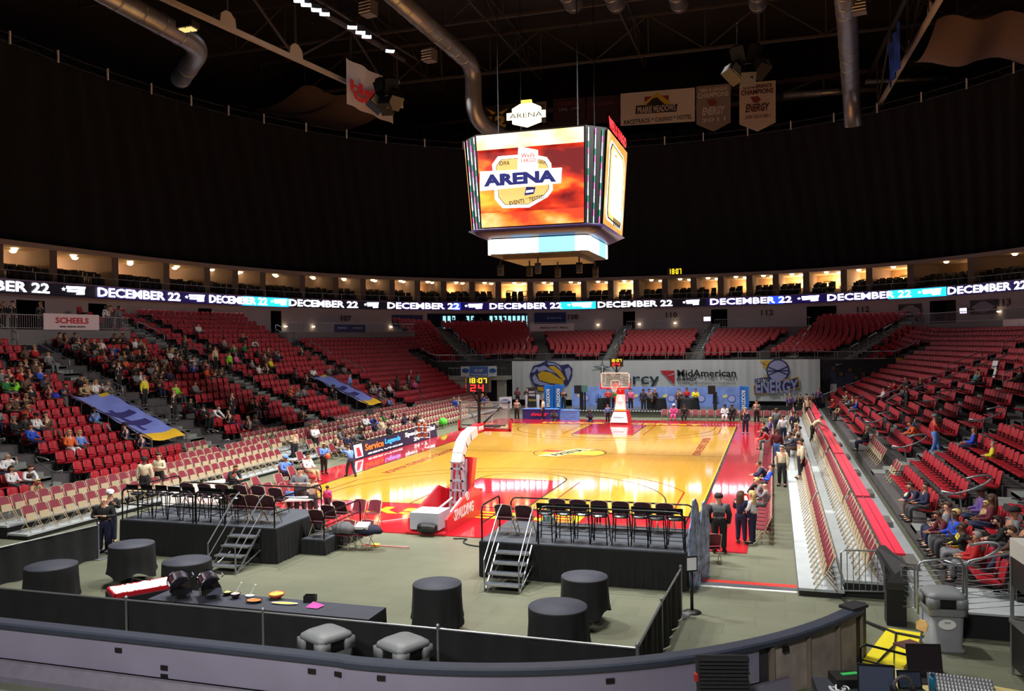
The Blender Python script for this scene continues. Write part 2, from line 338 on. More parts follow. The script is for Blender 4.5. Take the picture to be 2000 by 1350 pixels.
for i in range(len(SU)-1):
    g = DIM.get(i, 1.0); u = (SU[i]+SU[i+1])/2; du = SU[i+1]-SU[i]
    for q, dd in ((.0, -1.7), (.27, -3.0)):
        x, y, _, _ = ring(u+q*du, dd)
        if lamp0 is None:
            lamp0 = MB().lathe([(.0, -.12), (.15, -.08), (.21, 0), (.21, .04)], 10).obj('recessed_lamp', [lampm]); lo = lamp0
            tag(lo, 'glowing round ceiling lamp inside a suite above the video ribbon', 'ceiling lamp', 'ceiling lamps of the suites')
        else: lo = lamp0.copy(); COL.objects.link(lo)
        lo['label'] = 'glowing ceiling lamp in the %s suite from the left, %s one' % (nth(i+1), 'rear' if q else 'front')
        lo.location = (x, y, 11.95)
    warm(u+.1*du, -6.3, 11.3, (300 if i > 5 else 560)*g, (1, .6, .3))
    if g > .5: warm(u-.2*du, -6.5, 10.9, 150*g, (1, .55, .2))
# one framed picture per bright suite
pic0 = None
for i in range(1, len(SU)-1):
    if DIM.get(i, 1) < .5: continue
    for q in (-.15, .2):
        x, y, nx, ny = ring(SU[i]+(SU[i+1]-SU[i])*(.5+q), -6.9)
        if pic0 is None:
            pic0 = thing('framed_picture', 'dark framed picture on the warm back wall of a suite', 'picture', group='framed pictures in the suites')
            MB().bx((0, 0, 0), (.06, .9, .62)).obj('frame', black, pic0); MB().bx((.035, 0, 0), (.01, .74, .46)).obj('print', mat('picture_print', (150, 120, 90), .6, noise=.5, scale=3), pic0); po = pic0
            po.location = (x, y, 11.05); po.rotation_euler = (0, 0, math.atan2(ny, nx))
        else: po = dup(pic0, (x, y, 11.05), math.atan2(ny, nx), '')
        po['label'] = 'dark framed picture in the %s suite from the left, %s one' % (nth(i+1), 'left' if q < 0 else 'right')

# ------------------------------------------------------------------ LED ribbon around the suites
rib = thing('ribbon_board', 'glowing LED ribbon board running round the arena below the suites, reading DECEMBER 22', 'video board')
led_dark = mat('led_navy', (40, 20, 110), emit=.35); led_off = mat('led_off_black', (22, 16, 34), emit=.25); led_blue = mat('led_blue', (34, 70, 240), emit=1.6); led_cyan = mat('led_cyan', (30, 175, 245), emit=2.2)
led_white = mat('led_white', (245, 240, 255), emit=14.0)
led_logo = mat('led_lilac_white', (225, 228, 255), emit=9)
RZ0, RZ1 = 9.02, 9.78
def seg_band(name, px0, px1, M, d=.56):
    a, b = (upix(px0, 580, 9.4) if px0 > -200 else UL), (upix(px1, 580, 9.4) if px1 < 2200 else UR); us2 = list(np.arange(a, b, .7))+[b]; mb = MB()
    for dz, (da, za, db, zb) in enumerate(((d, RZ0, d, RZ1), (d, RZ1, .0, RZ1), (0, RZ0, d, RZ0))):
        mb.strip([(*ring(u, da)[:2], za) for u in us2], [(*ring(u, db)[:2], zb) for u in us2])
    return mb.obj(name, M, rib)
for a, b, M in ((-300, 180, led_off), (180, 470, led_dark), (470, 560, led_cyan), (560, 770, led_off), (770, 885, led_dark), (885, 900, led_blue), (900, 1095, led_dark), (1095, 1165, led_cyan), (1165, 1380, led_off),
                (1380, 1500, led_dark), (1500, 1530, led_blue), (1530, 1735, led_dark), (1735, 1850, led_cyan), (1850, 2300, led_dark)): seg_band('led_panel', a, b, M)
def bend(me, uc, zc, d, w=None, h=None):
    co = np.array([v.co for v in me.vertices]); c = (co.max(0)+co.min(0))/2; s = co.max(0)-co.min(0); co = co-c
    if w: co[:, 0] *= w/s[0]
    if h: co[:, 1] *= h/s[1]
    for v, q in zip(me.vertices, co): x, y, nx, ny = ring(uc+q[0], d+q[2]); v.co = (x, y, zc+q[1])
    me.update()
base_t = {}
def ribbon_text(s, px0, px1, M, h=.6):
    a, b = upix(px0, 580, 9.4), upix(px1, 580, 9.4); me = text_me(s, 1, .01, .012, 0, 1.4)
    me.materials.clear(); me.materials.append(M); bend(me, (a+b)/2, 9.4, .585, b-a, h); link('led_lettering', me, rib)
for s, a, b in (('DECEMBER 22', -160, 90), ('DECEMBER 22', 185, 346), ('DECEMBER 22', 403, 517), ('DECEMBER 22', 561, 696), ('DECEMBER 22', 755, 897), ('DECEMBER 22', 957, 1098),
                ('DECEMBER 22', 1168, 1314), ('DECEMBER 22', 1388, 1546), ('DECEMBER 22', 1616, 1780), ('DECEMBER 22', 1853, 2010)): ribbon_text(s, a, b, led_white)
for a, b in ((120, 158), (360, 392), (528, 555), (712, 736), (912, 942), (1115, 1155), (1338, 1365), (1562, 1598), (1800, 1838)):
    ua, ub = upix(a, 580, 9.4), upix(b, 580, 9.4); mb = MB(); w = ub-ua
    for x0, x1, z0, z1, sh in ((.0, .94, .34, .5, .06), (.04, .9, .14, .28, .06), (.5, .9, .0, .1, .05)): mb.prism([(x0*w, z0, 0), (x1*w, z0+sh*.5, 0), (x1*w+.03*w, z1+sh*.5, 0), (x0*w, z1, 0)], (0, 0, .012))
    star = [(-.14*w+(.11 if k % 2 == 0 else .04)*w*math.cos(k*PI/5+.3)*1.0, .3+(.13 if k % 2 == 0 else .05)*math.sin(k*PI/5+.3), 0) for k in range(10)]
    for k in range(10): mb.add([star[k], star[(k+1) % 10], (-.14*w, .3, 0)], [(0, 1, 2)])
    me = mb.mesh('led_logo', led_logo); bend(me, (ua+ub)/2-.05*w, 9.4, .585); link('led_logo', me, rib)

# ------------------------------------------------------------------ black curtain over the upper bowl, and its truss
def se2(t, a, b, p): c, s = math.cos(t), math.sin(t); return CX+a*math.copysign(abs(c)**(2/p), c), b*math.copysign(abs(s)**(2/p), s)
cu = MB(); TA = [PI*1.12-(PI*1.24)*i/700 for i in range(701)]; A = []; B_ = []
for i, t in enumerate(TA):
    w = 1+.003*math.sin(i*.9)+.002*math.sin(i*.37); x0, y0 = se2(t, 35.2*w, 47.2*w, 2.55); x1, y1 = se2(t, 34.5*w, 40.6*w, 2.2); A.append((x0, y0, 12.25)); B_.append((x1, y1, 24.5))
cu.strip(B_, A); struct(cu.obj('wall_curtain', mat('black_curtain_cloth', (6, 6, 11), .95)))
tr = thing('curtain_truss', 'dark lattice truss carrying the black curtain, with small white brackets', 'truss')
ch = MB(); la = MB(); bk = MB(); pp = [se2(t, 34.3, 40.4, 2.2) for t in TA[::4]]
for dz in (0, .55): ch.tube([(x, y, 24.5+dz) for x, y in pp], .05, 5)
for i in range(len(pp)-1): la.tube([(*pp[i], 24.5+(.55 if i % 2 else 0)), (*pp[i+1], 24.5+(0 if i % 2 else .55))], .022, 4)
acc = 0
for i in range(1, len(pp)):
    acc += math.dist(pp[i], pp[i-1])
    if acc > 3.4: acc = 0; x, y = pp[i]; bk.bx((x*.995, y*.995, 24.75), (.1, .1, .8))
ch.obj('truss_chord', mat('truss_grey', (60, 58, 66), .5, .4), tr); la.obj('truss_lattice', MATS['truss_grey'], tr); bk.obj('bracket', white, tr)
# ------------------------------------------------------------------ red arena seats
seat_black = mat('black_seat_plastic', (17, 17, 19), .5)
def seat_back(mb):
    n = 5; H = .50*ZS; rows = []
    for side in (0, 1):
        for i in range(5):
            z = i/4; 
            for k in range(n+1):
                t = k/n*2-1; w = .225*(1-.10*z) if i < 4 else .17; y = t*w; top = (H*z if i < 4 else H*(1-.05*t*t))
                if i == 3: top = H*.86
                rows.append((-.20-.11*z-.03*(1-t*t)+(.0 if side == 0 else -.035), y, .40*ZS+top))
    m_ = n+1; f = []
    for i in range(4):
        for k in range(n): a = i*m_+k; f.append((a, a+1, a+m_+1, a+m_)); a += 5*m_; f.append((a+1, a, a+m_, a+m_+1))
    o = 5*m_
    rim = [0*m_+k for k in range(m_)]+[i*m_+n for i in range(1, 5)]+[4*m_+k for k in range(n-1, -1, -1)]+[i*m_ for i in range(3, 0, -1)]
    for a, b in zip(rim, rim[1:]+rim[:1]): f.append((b, a, a+o, b+o))
    mb.add(rows, f)
def seat_pan(mb): mb.prism([(-.20, -.225, .405*ZS), (.17, -.215, .47*ZS), (.205, -.19, .455*ZS), (.2, -.19, .43*ZS), (-.19, -.225, .36*ZS)], (0, .44, 0))
def seat_under(mb):
    mb.prism([(-.19, -.2, .355*ZS), (.19, -.18, .425*ZS), (.15, -.18, .37*ZS), (-.16, -.2, .30*ZS)], (0, .39, 0)); mb.prism([(-.235, -.2, .3*ZS), (-.24, -.2, .42*ZS), (-.30, -.2, .72*ZS), (-.33, -.2, .72*ZS), (-.27, -.2, .3*ZS)], (0, .4, 0))
def seat_stand(mb):
    for y in (-.245,): mb.box(-.26, -.14, y-.015, y+.02, 0, .42*ZS); mb.box(-.24, .1, y-.02, y+.025, .575*ZS, .60*ZS); mb.box(-.24, -.19, y-.015, y+.02, .42*ZS, .6*ZS)
def face_rot(nx, ny): return math.atan2(ny, nx)
VOM = [('L', -11.15, -7.95), ('L', 9.75, 12.95)]
def in_vom(x, y, j, s): return (2 <= j <= 7) and any((s < 0) == (k == 'L') and a < y < b for k, a, b in VOM)
SEATS = []
def walk(j, u0, u1, pitch=.53):
    d = drow(j); u = u0; last = None; acc = 0; out = []
    uu = np.arange(u0, u1, .05); P = [ring(v, d) for v in uu]
    for i in range(1, len(uu)):
        acc += math.hypot(P[i][0]-P[i-1][0], P[i][1]-P[i-1][1])
        if acc >= pitch: acc -= pitch; out.append((uu[i], *P[i]))
    return out
AXY = [ring(ua, 0) for ua in AIS]
FOLDROW = []
for j in range(NROW):
    d = drow(j); zz = None
    for u, x, y, nx, ny in walk(j, UL+.5, UR-.3):
        if not is_open(x, y, d, u) or (j > 15 and in_plat(u)): continue
        if any(abs((x-ax)*(-any_)+(y-ay)*anx) < .72 and (x-ax)*anx+(y-ay)*any_ > -1 for ax, ay, anx, any_ in AXY): continue
        s = -1 if x < 0 else 1
        if in_vom(x, y, j, s): continue
        z = zrow(u, d)
        if (s < 0 and j < 2 and y > -9.5 and y < 28) or (s > 0 and j < 1 and -9.5 < y < -.5): FOLDROW.append((x, y, z, math.atan2(ny, nx))); continue
        p = Vector((x, y, z+.4)); c = Vector(CAM); v = p-c; dep = float(v.dot(Vector(AX[2]))); px = 1000+FPX*float(v.dot(Vector(AX[0])))/dep if dep > .1 else -9e9; py = 675-FPX*float(v.dot(Vector(AX[1])))/max(dep, .1)
        vis = dep > 1 and -10 < px < 2010 and py < 1300
        SEATS.append((v.length if vis else v.length+500, x, y, z, math.atan2(ny, nx), j, s))
SEATS.sort()
def mb_of(fn):
    b = MB(); fn(b); return b
proto_seat = thing('arena_chair', 'x', 'seat', group='red arena seats')
mb_of(seat_back).obj('backrest', seat_red, proto_seat, True); mb_of(seat_pan).obj('seat', seat_red, proto_seat); mb_of(seat_under).obj('seat_shell', seat_black, proto_seat); mb_of(seat_stand).obj('armrest', seat_black, proto_seat)
ORD = ['front', 'second', 'third', 'fourth', 'fifth', 'sixth', 'seventh', 'eighth', 'ninth', 'tenth', 'eleventh', 'twelfth', 'thirteenth']+['upper']*12
rank = {}
for q in sorted(SEATS[:300], key=lambda q: q[2]): rank.setdefault((q[5], q[6]), []).append(q)
for i, (dist, x, y, z, a, j, s) in enumerate(SEATS[:300]):
    n = rank[(j, s)].index(SEATS[i])+1; side = 'left' if s < 0 else 'right'
    lab = 'red arena seat in the %s row of the %s stand, %s from near end' % (ORD[j], side, nth(n)); g = 'red arena seats in the near rows of the %s stand' % side
    if i == 0: o = proto_seat; o.location = (x, y, z); o.rotation_euler = (0, 0, a); o['label'] = lab; o['group'] = g
    else: dup(proto_seat, (x, y, z), a, lab, g)
def scatter(name, parts, places, mats):      # parts: list of (MB, material index); places: (x, y, z, angle)
    V = []; F = []; K = []
    uv = np.concatenate([np.array(p.v) for p, _ in parts]); off = 0; uf = []; uk = []
    for p, k in parts: uf += [tuple(i+off for i in f) for f in p.f]; uk += [k]*len(p.f); off += len(p.v)
    n = len(uv); pl_ = np.array(places); c, s = np.cos(pl_[:, 3]), np.sin(pl_[:, 3])
    X = uv[None, :, 0]*c[:, None]-uv[None, :, 1]*s[:, None]+pl_[:, 0][:, None]; Y = uv[None, :, 0]*s[:, None]+uv[None, :, 1]*c[:, None]+pl_[:, 1][:, None]; Z = uv[None, :, 2]+pl_[:, 2][:, None]
    V = np.stack([X, Y, Z], 2).reshape(-1, 3)
    tot = [len(f) for f in uf]; flat = np.array([i for f in uf for i in f]); N = len(pl_)
    loops = (flat[None, :]+(np.arange(N)*n)[:, None]).ravel(); lt = np.tile(tot, N); ls = np.concatenate([[0], np.cumsum(lt)[:-1]])
    me = bpy.data.meshes.new(name); me.vertices.add(len(V)); me.vertices.foreach_set('co', V.ravel().astype(np.float32)); me.loops.add(len(loops)); me.loops.foreach_set('vertex_index', loops.astype(np.int32))
    me.polygons.add(len(lt)); me.polygons.foreach_set('loop_start', ls.astype(np.int32)); me.polygons.foreach_set('loop_total', lt.astype(np.int32))
    for M in mats: me.materials.append(M)
    me.polygons.foreach_set('material_index', np.tile(uk, N).astype(np.int32)); me.update(calc_edges=True); me.validate(); return link(name, me)
rest = [(x, y, z, a) for _, x, y, z, a, j, s in SEATS[300:]]
st = scatter('arena_chair', [(mb_of(seat_back), 0), (mb_of(seat_pan), 0), (mb_of(seat_under), 1), (mb_of(seat_stand), 1)], rest, [seat_red, seat_black])
tag(st, 'thousands of red plastic arena seats filling the farther rows of the bowl', 'seats', kind='stuff')

# ------------------------------------------------------------------ aisle handrails
def rail_loop(mb, x, y, z, ax, ay):        # curled handrail beside an aisle; (ax, ay) points down the aisle
    P = []; h = .82
    for t in np.linspace(0, 1, 17):
        th = PI/2+2*PI*t*.78; P.append((x+ax*(.62*math.cos(th)+.1), y+ay*(.62*math.cos(th)+.1), z+h-.0+.17*math.sin(th)-.36*(.62*math.cos(th))))
    P += [(x+ax*.25, y+ay*.25, z+.55), (x+ax*.22, y+ay*.22, z)]
    mb.tube(P, .03, 6)
def rail_long(mb, p0, p1, posts=True, h=.82, r=.03):
    (x0, y0, z0), (x1, y1, z1) = p0, p1; e = .12
    top = [(x0, y0, z0), (x0, y0, z0+h-.1), (x0+(x1-x0)*.04, y0+(y1-y0)*.04, z0+h+(z1-z0)*.04), (x1-(x1-x0)*.04, y1-(y1-y0)*.04, z1+h-(z1-z0)*.04), (x1, y1, z1+h-.1), (x1, y1, z1)]
    mb.tube(top, r, 6); mb.tube([(x0, y0, z0+h*.5), (x1, y1, z1+h*.5)], r*.75, 5)
NAMES = {0: 'left stand, nearest aisle', 1: 'left stand, second aisle', 2: 'left stand, third aisle', 3: 'left stand, farthest aisle', 10: 'right stand, farthest aisle', 11: 'right stand, third aisle from the near end', 12: 'right stand, second aisle from the near end', 13: 'right stand, nearest aisle'}
for ia, ua in enumerate(AIS):
    if 4 <= ia <= 9:
        o = MB()
        for d0, d1 in ((6.0, 7.6), (8.8, 10.4), (12, 13.6)):
            a, b = ring(ua+.52, d0), ring(ua+.52, d1); rail_long(o, (a[0], a[1], zrow(ua, d0)), (b[0], b[1], zrow(ua, d1)), r=.022)
        tag(o.obj('handrail', pole_grey), 'thin steel handrails in the far end seating, %s stair aisle from the left' % nth(ia-3), 'handrail', 'handrails in the far end aisles'); continue
    for d0, k in ((17.9, 'L'), (15.2, 'L'), (12.4, 'R'), (9.1, 'R'), (5.7, 'R')):
        mb = MB(); x, y, nx, ny = ring(ua, d0)
        if k == 'L': rail_loop(mb, x, y, zrow(ua, d0), nx, ny)
        else:
            q = ring(ua, d0-2.1); rail_long(mb, (x, y, zrow(ua, d0)), (q[0], q[1], zrow(ua, d0-2.1)))
        o = mb.obj('handrail', pole_grey, smooth=True); word = {17.9: 'lowest curled', 15.2: 'second curled', 12.4: 'lower straight', 9.1: 'middle straight', 5.7: 'topmost straight'}[d0]
        tag(o, '%s steel handrail, %s' % (word, NAMES[ia]), 'handrail')

# ------------------------------------------------------------------ platform railings with pickets
def fence(mb, P, h, step=.13, r=.014, rr=.025):
    mb.tube([(x, y, z+h) for x, y, z in P], rr, 5); mb.tube([(x, y, z+.08) for x, y, z in P], rr*.7, 5)
    for (a, b) in zip(P, P[1:]):
        L = math.dist(a, b); n = max(1, int(L/step))
        for i in range(n): t = i/n; x, y, z = (a[q]+(b[q]-a[q])*t for q in range(3)); mb.tube([(x, y, z+.08), (x, y, z+h)], r, 4, False)
PN = ['left concourse platform behind the SCHEELS banner', 'platform below section 106 and 107', 'far end platform left of the far hoop', 'far end platform below the number 110', 'far end platform left of section 112', 'right concourse platform below section 113']
for i, (a, b) in enumerate(PLAT):
    mb = MB(); P = [(*ring(u, 5.28)[:2], PZ) for u in list(np.arange(a, b, 1.0))+[b]]; fence(mb, P, .84*ZS+.05, .14 if i in (0, 5) else .2)
    tag(mb.obj('picket_railing', mat('platform_rail_paint', (150, 142, 150), .5)), 'grey picket railing on the '+PN[i], 'railing')
# front rail of the far end seats
mb = MB(); P = WE
mb.tube([(x, y, z+.62) for x, y, z in P], .035, 5); mb.tube([(x, y, z+.06) for x, y, z in P], .025, 5)
for i in range(0, len(P), 3):
    for dx in (0, .22): mb.tube([(P[i][0]+dx, P[i][1], 3.93), (P[i][0]+dx, P[i][1], 4.55)], .03, 4)
tag(mb.obj('front_rail', pole_grey), 'steel rail along the front of the far end seating, above the white backdrop', 'railing')

# ------------------------------------------------------------------ folding chairs
def fold_parts(up):
    fr, bk, sh, st = MB(), MB(), MB(), MB()
    for y in (-.215, .215):
        fr.tube([(.22, y, 0), (-.02, y, .38*ZS), (-.2, y, .84*ZS)], .013, 5); fr.tube([(-.26, y*.93, 0), (.06, y*.93, .43*ZS)], .012, 5)
    fr.tube([(-.2, -.215, .84*ZS), (-.205, 0, .865*ZS), (-.2, .215, .84*ZS)], .013, 5); fr.tube([(.15, -.215, .12*ZS), (.15, .215, .12*ZS)], .01, 4); fr.tube([(-.2, -.2, .09*ZS), (-.2, .2, .09*ZS)], .01, 4)
    n = 6
    def panel(mb, off, th, z0, z1, w, round_=.06):
        pts = []
        for i in range(n+1): t = i/n*2-1; pts.append((-.02-.18*(z1-.38)/.46+off-.012*(1-t*t), t*w, z1*ZS-round_*t**4))
        for i in range(n, -1, -1): t = i/n*2-1; pts.append((-.02-.18*(z0-.38)/.46+off-.012*(1-t*t), t*w, z0*ZS))
        mb.prism(pts, (th, 0, 0))
    panel(bk, .004, .03, .49, .87, .205); panel(sh, -.016, .018, .5, .868, .2)
    if up: st.prism([(.02, -.18, .38*ZS), (-.01, -.18, .38*ZS), (-.06, -.175, .60*ZS), (-.035, -.175, .62*ZS)], (0, .355, 0)); cu_ = None
    else: st.prism([(.2, -.2, .47*ZS), (.21, -.2, .445*ZS), (-.19, -.19, .42*ZS), (-.19, -.19, .45*ZS)], (0, .39, 0))
    return fr, bk, sh, st
fr, bk, sh, su_ = fold_parts(True); _, _, _, sd_ = fold_parts(False)
def fold_proto(up, lab, frame=tan, pad=maroon, shell=tan, seatm=None):
    t = thing('folding_chair', lab, 'chair'); fr.obj('frame', frame, t, True); bk.obj('backrest', pad, t); sh.obj('back_shell', shell, t); (su_ if up else sd_).obj('seat', seatm or (tan if up else pad), t); return t
NF = 300-102
FC = []      # (x, y, z, angle, label, group)
def frow(x, z, y0, y1, a, lab, grp, step=.5, skip=()):
    y = y0
    while y < y1:
        if not any(p <= y <= q for p, q in skip): FC.append((x, y, z, a, lab, grp))
        y += step
L1 = 'flipped-up folding chair on the left riser'; G1 = 'flipped-up folding chairs on the left riser'
frow(-11.55, .18, -21.7, -8.0, 0, L1, G1); frow(-12.5, .40, -21.7, -7.4, 0, L1, G1)
frow(-13.35, .52, -12.3, -7.0, 0, L1, G1, skip=((-10, -9.6),))
L2 = 'folding chair behind the courtside video board'; G2 = 'folding chairs behind the courtside video board'
frow(-11.2, .0, -3.5, 16, 0, L2, G2); frow(-12.1, .20, -4.5, 24, 0, L2, G2, skip=((-5.6, -4.9),)); frow(-13.0, .40, -6.4, 26, 0, L2, G2, skip=((-5.6, -4.9),)); frow(-13.85, .5, -6.4, 27, 0, L2, G2, skip=((-5.6, -4.9),))
for x, y, z, a in FOLDROW:
    if x < 0: FC.append((x, y, z, a, L2, G2))
    else: FC.append((x, y, z, a, 'folding chair among the red seats', 'folding chairs among the red seats on the right'))
L3 = 'flipped-up folding chair on the white right riser'; G3 = 'flipped-up folding chairs on the right risers'
frow(10.95, .18, -22.0, -14.6, PI, L3, G3, .49); frow(10.95, .18, -13.8, -6.2, PI, L3, G3, .49); frow(11.85, .38, -21.7, -15.3, PI, L3, G3, .49); frow(11.85, .38, -14.4, -4.8, PI, L3, G3, .49); frow(11.85, .38, -3.9, 5, PI, L3, G3, .5); frow(10.95, .18, -4.5, 20, PI, L3, G3, .5); frow(11.85, .38, 6, 22, PI, L3, G3, .5)
FC.sort(key=lambda c: math.dist(c[:3], CAM)); up_proto = fold_proto(True, 'x'); crk = {}
for c in sorted(FC[:NF], key=lambda c: c[1]): crk.setdefault((round(c[0], 0), round(c[2], 1), c[4]), []).append(c)
rown = {}
for L_ in (L1, L2, L3):
    for n, k in enumerate(sorted([k for k in crk if k[2] == L_], key=lambda k: abs(k[0]))): rown[k] = ORD[n]+' row'
for i, (x, y, z, a, lab, g) in enumerate(FC[:NF]):
    k = (round(x, 0), round(z, 1), lab); lab = '%s, %s, %s from near end' % (lab, rown.get(k, 'short row'), nth(crk[k].index(FC[i])+1))
    if i == 0: up_proto.location = (x, y, z); up_proto.rotation_euler = (0, 0, a); up_proto['label'] = lab; up_proto['group'] = g
    else: dup(up_proto, (x, y, z), a, lab, g)
if len(FC) > NF: tag(scatter('folding_chair', [(fr, 0), (bk, 1), (sh, 0), (su_, 0)], [c[:4] for c in FC[NF:]], [tan, maroon]), 'rows of tan and maroon folding chairs farther along both sidelines', 'chairs', kind='stuff')
open_proto = None
def open_chair(x, y, z, a, lab, g=None, darkc=False, cache={}):
    k = darkc
    if k not in cache:
        o = fold_proto(False, lab, shell=maroon_dark if darkc else maroon, pad=maroon_dark if darkc else maroon); o.location = (x, y, z); o.rotation_euler = (0, 0, a); cache[k] = o
        if g: o['group'] = g
        return o
    return dup(cache[k], (x, y, z), a, lab, g or '')
for i in range(44): 
    y = -17.2+i*.56
    open_chair(9.62, y, 0, PI, 'maroon folding chair along the right sideline, %s from the near end' % nth(i+1), 'courtside chairs along the right sideline')
for i in range(18): open_chair(atz(1292, 826)[0]+i*.53, 18.3, 0, -PI/2, 'folding chair in the far baseline row, %s from the left' % nth(i+1), 'chairs behind the far baseline')
for q, (px, py) in enumerate(((530, 985), (505, 972), (486, 985), (550, 965), (575, 948), (560, 985), (590, 915), (604, 930), (548, 912), (628, 905), (652, 897), (668, 890))):
    p = atz(px, py); open_chair(p[0], p[1], 0, -.15+.1*(q % 3), 'maroon folding chair loose between riser and court on the left, %s from the left' % nth(q+1), 'loose chairs left of the court')

# ------------------------------------------------------------------ risers and rink boards
def deck(x0, x1, y0, y1, z, name, lab):
    t = thing(name, lab, 'riser', ((x0+x1)/2, (y0+y1)/2, 0)); w, l = (x1-x0)/2, (y1-y0)/2
    MB().box(-w, w, -l, l, z-.06, z).obj('deck', riser_white, t); MB().box(-w+.02, w-.02, -l+.04, l-.04, .0, z-.06).obj('understructure', black, t); MB().box(-w-.015, -w+.01, -l, l, z-.1, z+.004).obj('edge_trim', steel, t)
deck(10.4, 11.36, -22.1, 26, .18, 'seating_riser', 'pale low riser deck beside the concrete walkway right of the court'); deck(11.36, 12.28, -21.95, 26, .38, 'seating_riser', 'pale upper riser deck in front of the red-topped rink boards on the right')
deck(-12.05, -11.28, -22.1, -7.4, .18, 'seating_riser', 'pale low riser deck along the front of the left stand'); deck(-12.95, -12.05, -22.1, -7.0, .40, 'seating_riser', 'pale second riser deck of the left stand behind the front folding chairs')
deck(-13.75, -12.95, -12.6, -7.0, .52, 'seating_riser', 'pale third riser deck of the left stand below the near blue banner')
deck(-12.55, -11.65, -6.4, 27, .20, 'seating_riser', 'grey lower riser deck behind the courtside video board'); deck(-13.4, -12.55, -6.4, 27, .40, 'seating_riser', 'grey middle riser deck behind the courtside video board'); deck(-14.15, -13.4, -6.4, 27, .50, 'seating_riser', 'grey upper riser deck under the first red seats on the left')
pink = mat('red_board_cap', (228, 50, 78), .4); boardw = mat('rink_board_white', (176, 170, 186), .35, noise=.05, scale=.6, bump=.05)
for i, (y0, y1) in enumerate(((-21.6, -14.9), (-14.5, -5), (-4.6, 4.6), (5, 14), (14.4, 24))):
    t = thing('rink_board', 'rink board with a bright red cap behind the right risers, %s' % ['nearest section', 'second section', 'third section', 'fourth section', 'farthest section'][i], 'rink board', (12.45, (y0+y1)/2, 0)); l = (y1-y0)/2
    MB().box(-.1, .1, -l, l, 0, .9).obj('panel', mat('board_inner_grey', (150, 150, 150), .6), t); MB().box(-.2, -.01, -l, l, .9, .95).box(.01, .2, -l, l, .9, .95).obj('cap', pink, t)
t = thing('rink_board', 'rink board with a red cap between the folding chairs and red seats on the left', 'rink board', (-13.2, -17.4, 0)); MB().box(-.1, .1, -4.5, 4.5, 0, .72).obj('panel', MATS['board_inner_grey'], t); MB().box(-.16, .16, -4.5, 4.5, .72, .78).obj('cap', pink, t)
# right stand: walkway between the boards and the first red row
struct(MB().box(12.7, 13.25, -23.5, 26, 0, .32).box(12.66, 15.4, -24.1, -22.4, .46, .5).box(15.4, 24, -23.9, -22.6, .46, .5).obj('walkway', riser_white)); struct(MB().box(12.7, 24, -24.06, -24.0, 0, .46).obj('wall_near_skirt', cloth_black))
for i in range(7):
    o = MB().box(12.72, 13.1, -20.5+i*4.6, -19.5+i*4.6, .33, .46).obj('step_block', mat('step_block_grey', (118, 116, 112), .6, noise=.1)); tag(o, 'small grey step block behind the red-capped boards on the right, %s from the camera' % nth(i+1), 'step', 'step blocks on the right walkway')
# ------------------------------------------------------------------ basketball court
def wood(name, rgb, grain=.14):
    M = bpy.data.materials.new(name); M.use_nodes = True; N = M.node_tree; B = N.nodes['Principled BSDF']; c = s2l(rgb)
    tc = N.nodes.new('ShaderNodeTexCoord'); mp = N.nodes.new('ShaderNodeMapping'); mp.inputs['Rotation'].default_value = (0, 0, PI/2); br = N.nodes.new('ShaderNodeTexBrick')
    br.inputs['Scale'].default_value = 1.0; br.inputs['Brick Width'].default_value = 1.6; br.inputs['Row Height'].default_value = .13; br.inputs['Mortar Size'].default_value = .003; br.offset = .37
    br.inputs['Color1'].default_value = (*[v*(1-grain) for v in c], 1); br.inputs['Color2'].default_value = (*[min(1, v*(1+grain*.6)) for v in c], 1); br.inputs['Mortar'].default_value = (*[v*.72 for v in c], 1)
    N.links.new(tc.outputs['Object'], mp.inputs['Vector']); N.links.new(mp.outputs['Vector'], br.inputs['Vector']); N.links.new(br.outputs['Color'], B.inputs['Base Color'])
    n = N.nodes.new('ShaderNodeTexNoise'); n.inputs['Scale'].default_value = .9; b = N.nodes.new('ShaderNodeBump'); b.inputs['Strength'].default_value = .05; b.inputs['Distance'].default_value = .008
    N.links.new(tc.outputs['Object'], n.inputs['Vector']); N.links.new(n.outputs['Fac'], b.inputs['Height']); N.links.new(b.outputs['Normal'], B.inputs['Normal'])
    B.inputs['Roughness'].default_value = .3; B.inputs['Coat Weight'].default_value = 1.0; B.inputs['Coat Roughness'].default_value = .06; B.inputs['Coat IOR'].default_value = 1.6
    return M
court_wood = wood('maple_floor', (236, 178, 48), .09); court_red = mat('court_red_paint', (206, 20, 38), .3, noise=.05, scale=.6, coat=1.0); court_black = mat('court_line_black', (34, 26, 20), .25); court_yellow = mat('court_yellow_paint', (240, 190, 40), .22)
court_dred = mat('court_dark_red_paint', (150, 34, 22), .22)
CT = .03
court = thing('basketball_court', 'glossy golden maple basketball court with wide red border filling the arena floor', 'basketball court')
mb = MB(); xo0, xo1, yo0, yo1, hx, hy = -9.55, 9.2, -18.6, 17.9, 7.62, 14.325
for a in ((xo0, -hx, yo0, yo1), (hx, xo1, yo0, yo1), (-hx, hx, yo0, -hy), (-hx, hx, hy, yo1)): mb.box(a[0], a[1], a[2], a[3], 0, CT)
mb.obj('border', court_red, court); MB().box(-hx, hx, -hy, hy, 0, CT).obj('playing_floor', court_wood, court)
def flat(mb, x0, x1, y0, y1, z=CT+.004): mb.add([(x0, y0, z), (x1, y0, z), (x1, y1, z), (x0, y1, z)], [(0, 1, 2, 3)])
def arc(mb, cx, cy, r, a0, a1, w=.05, n=48, z=CT+.005):
    A = [(cx+(r-w/2)*math.cos(t), cy+(r-w/2)*math.sin(t), z) for t in np.linspace(a0, a1, n)]; B = [(cx+(r+w/2)*math.cos(t), cy+(r+w/2)*math.sin(t), z) for t in np.linspace(a0, a1, n)]; mb.strip(A, B)
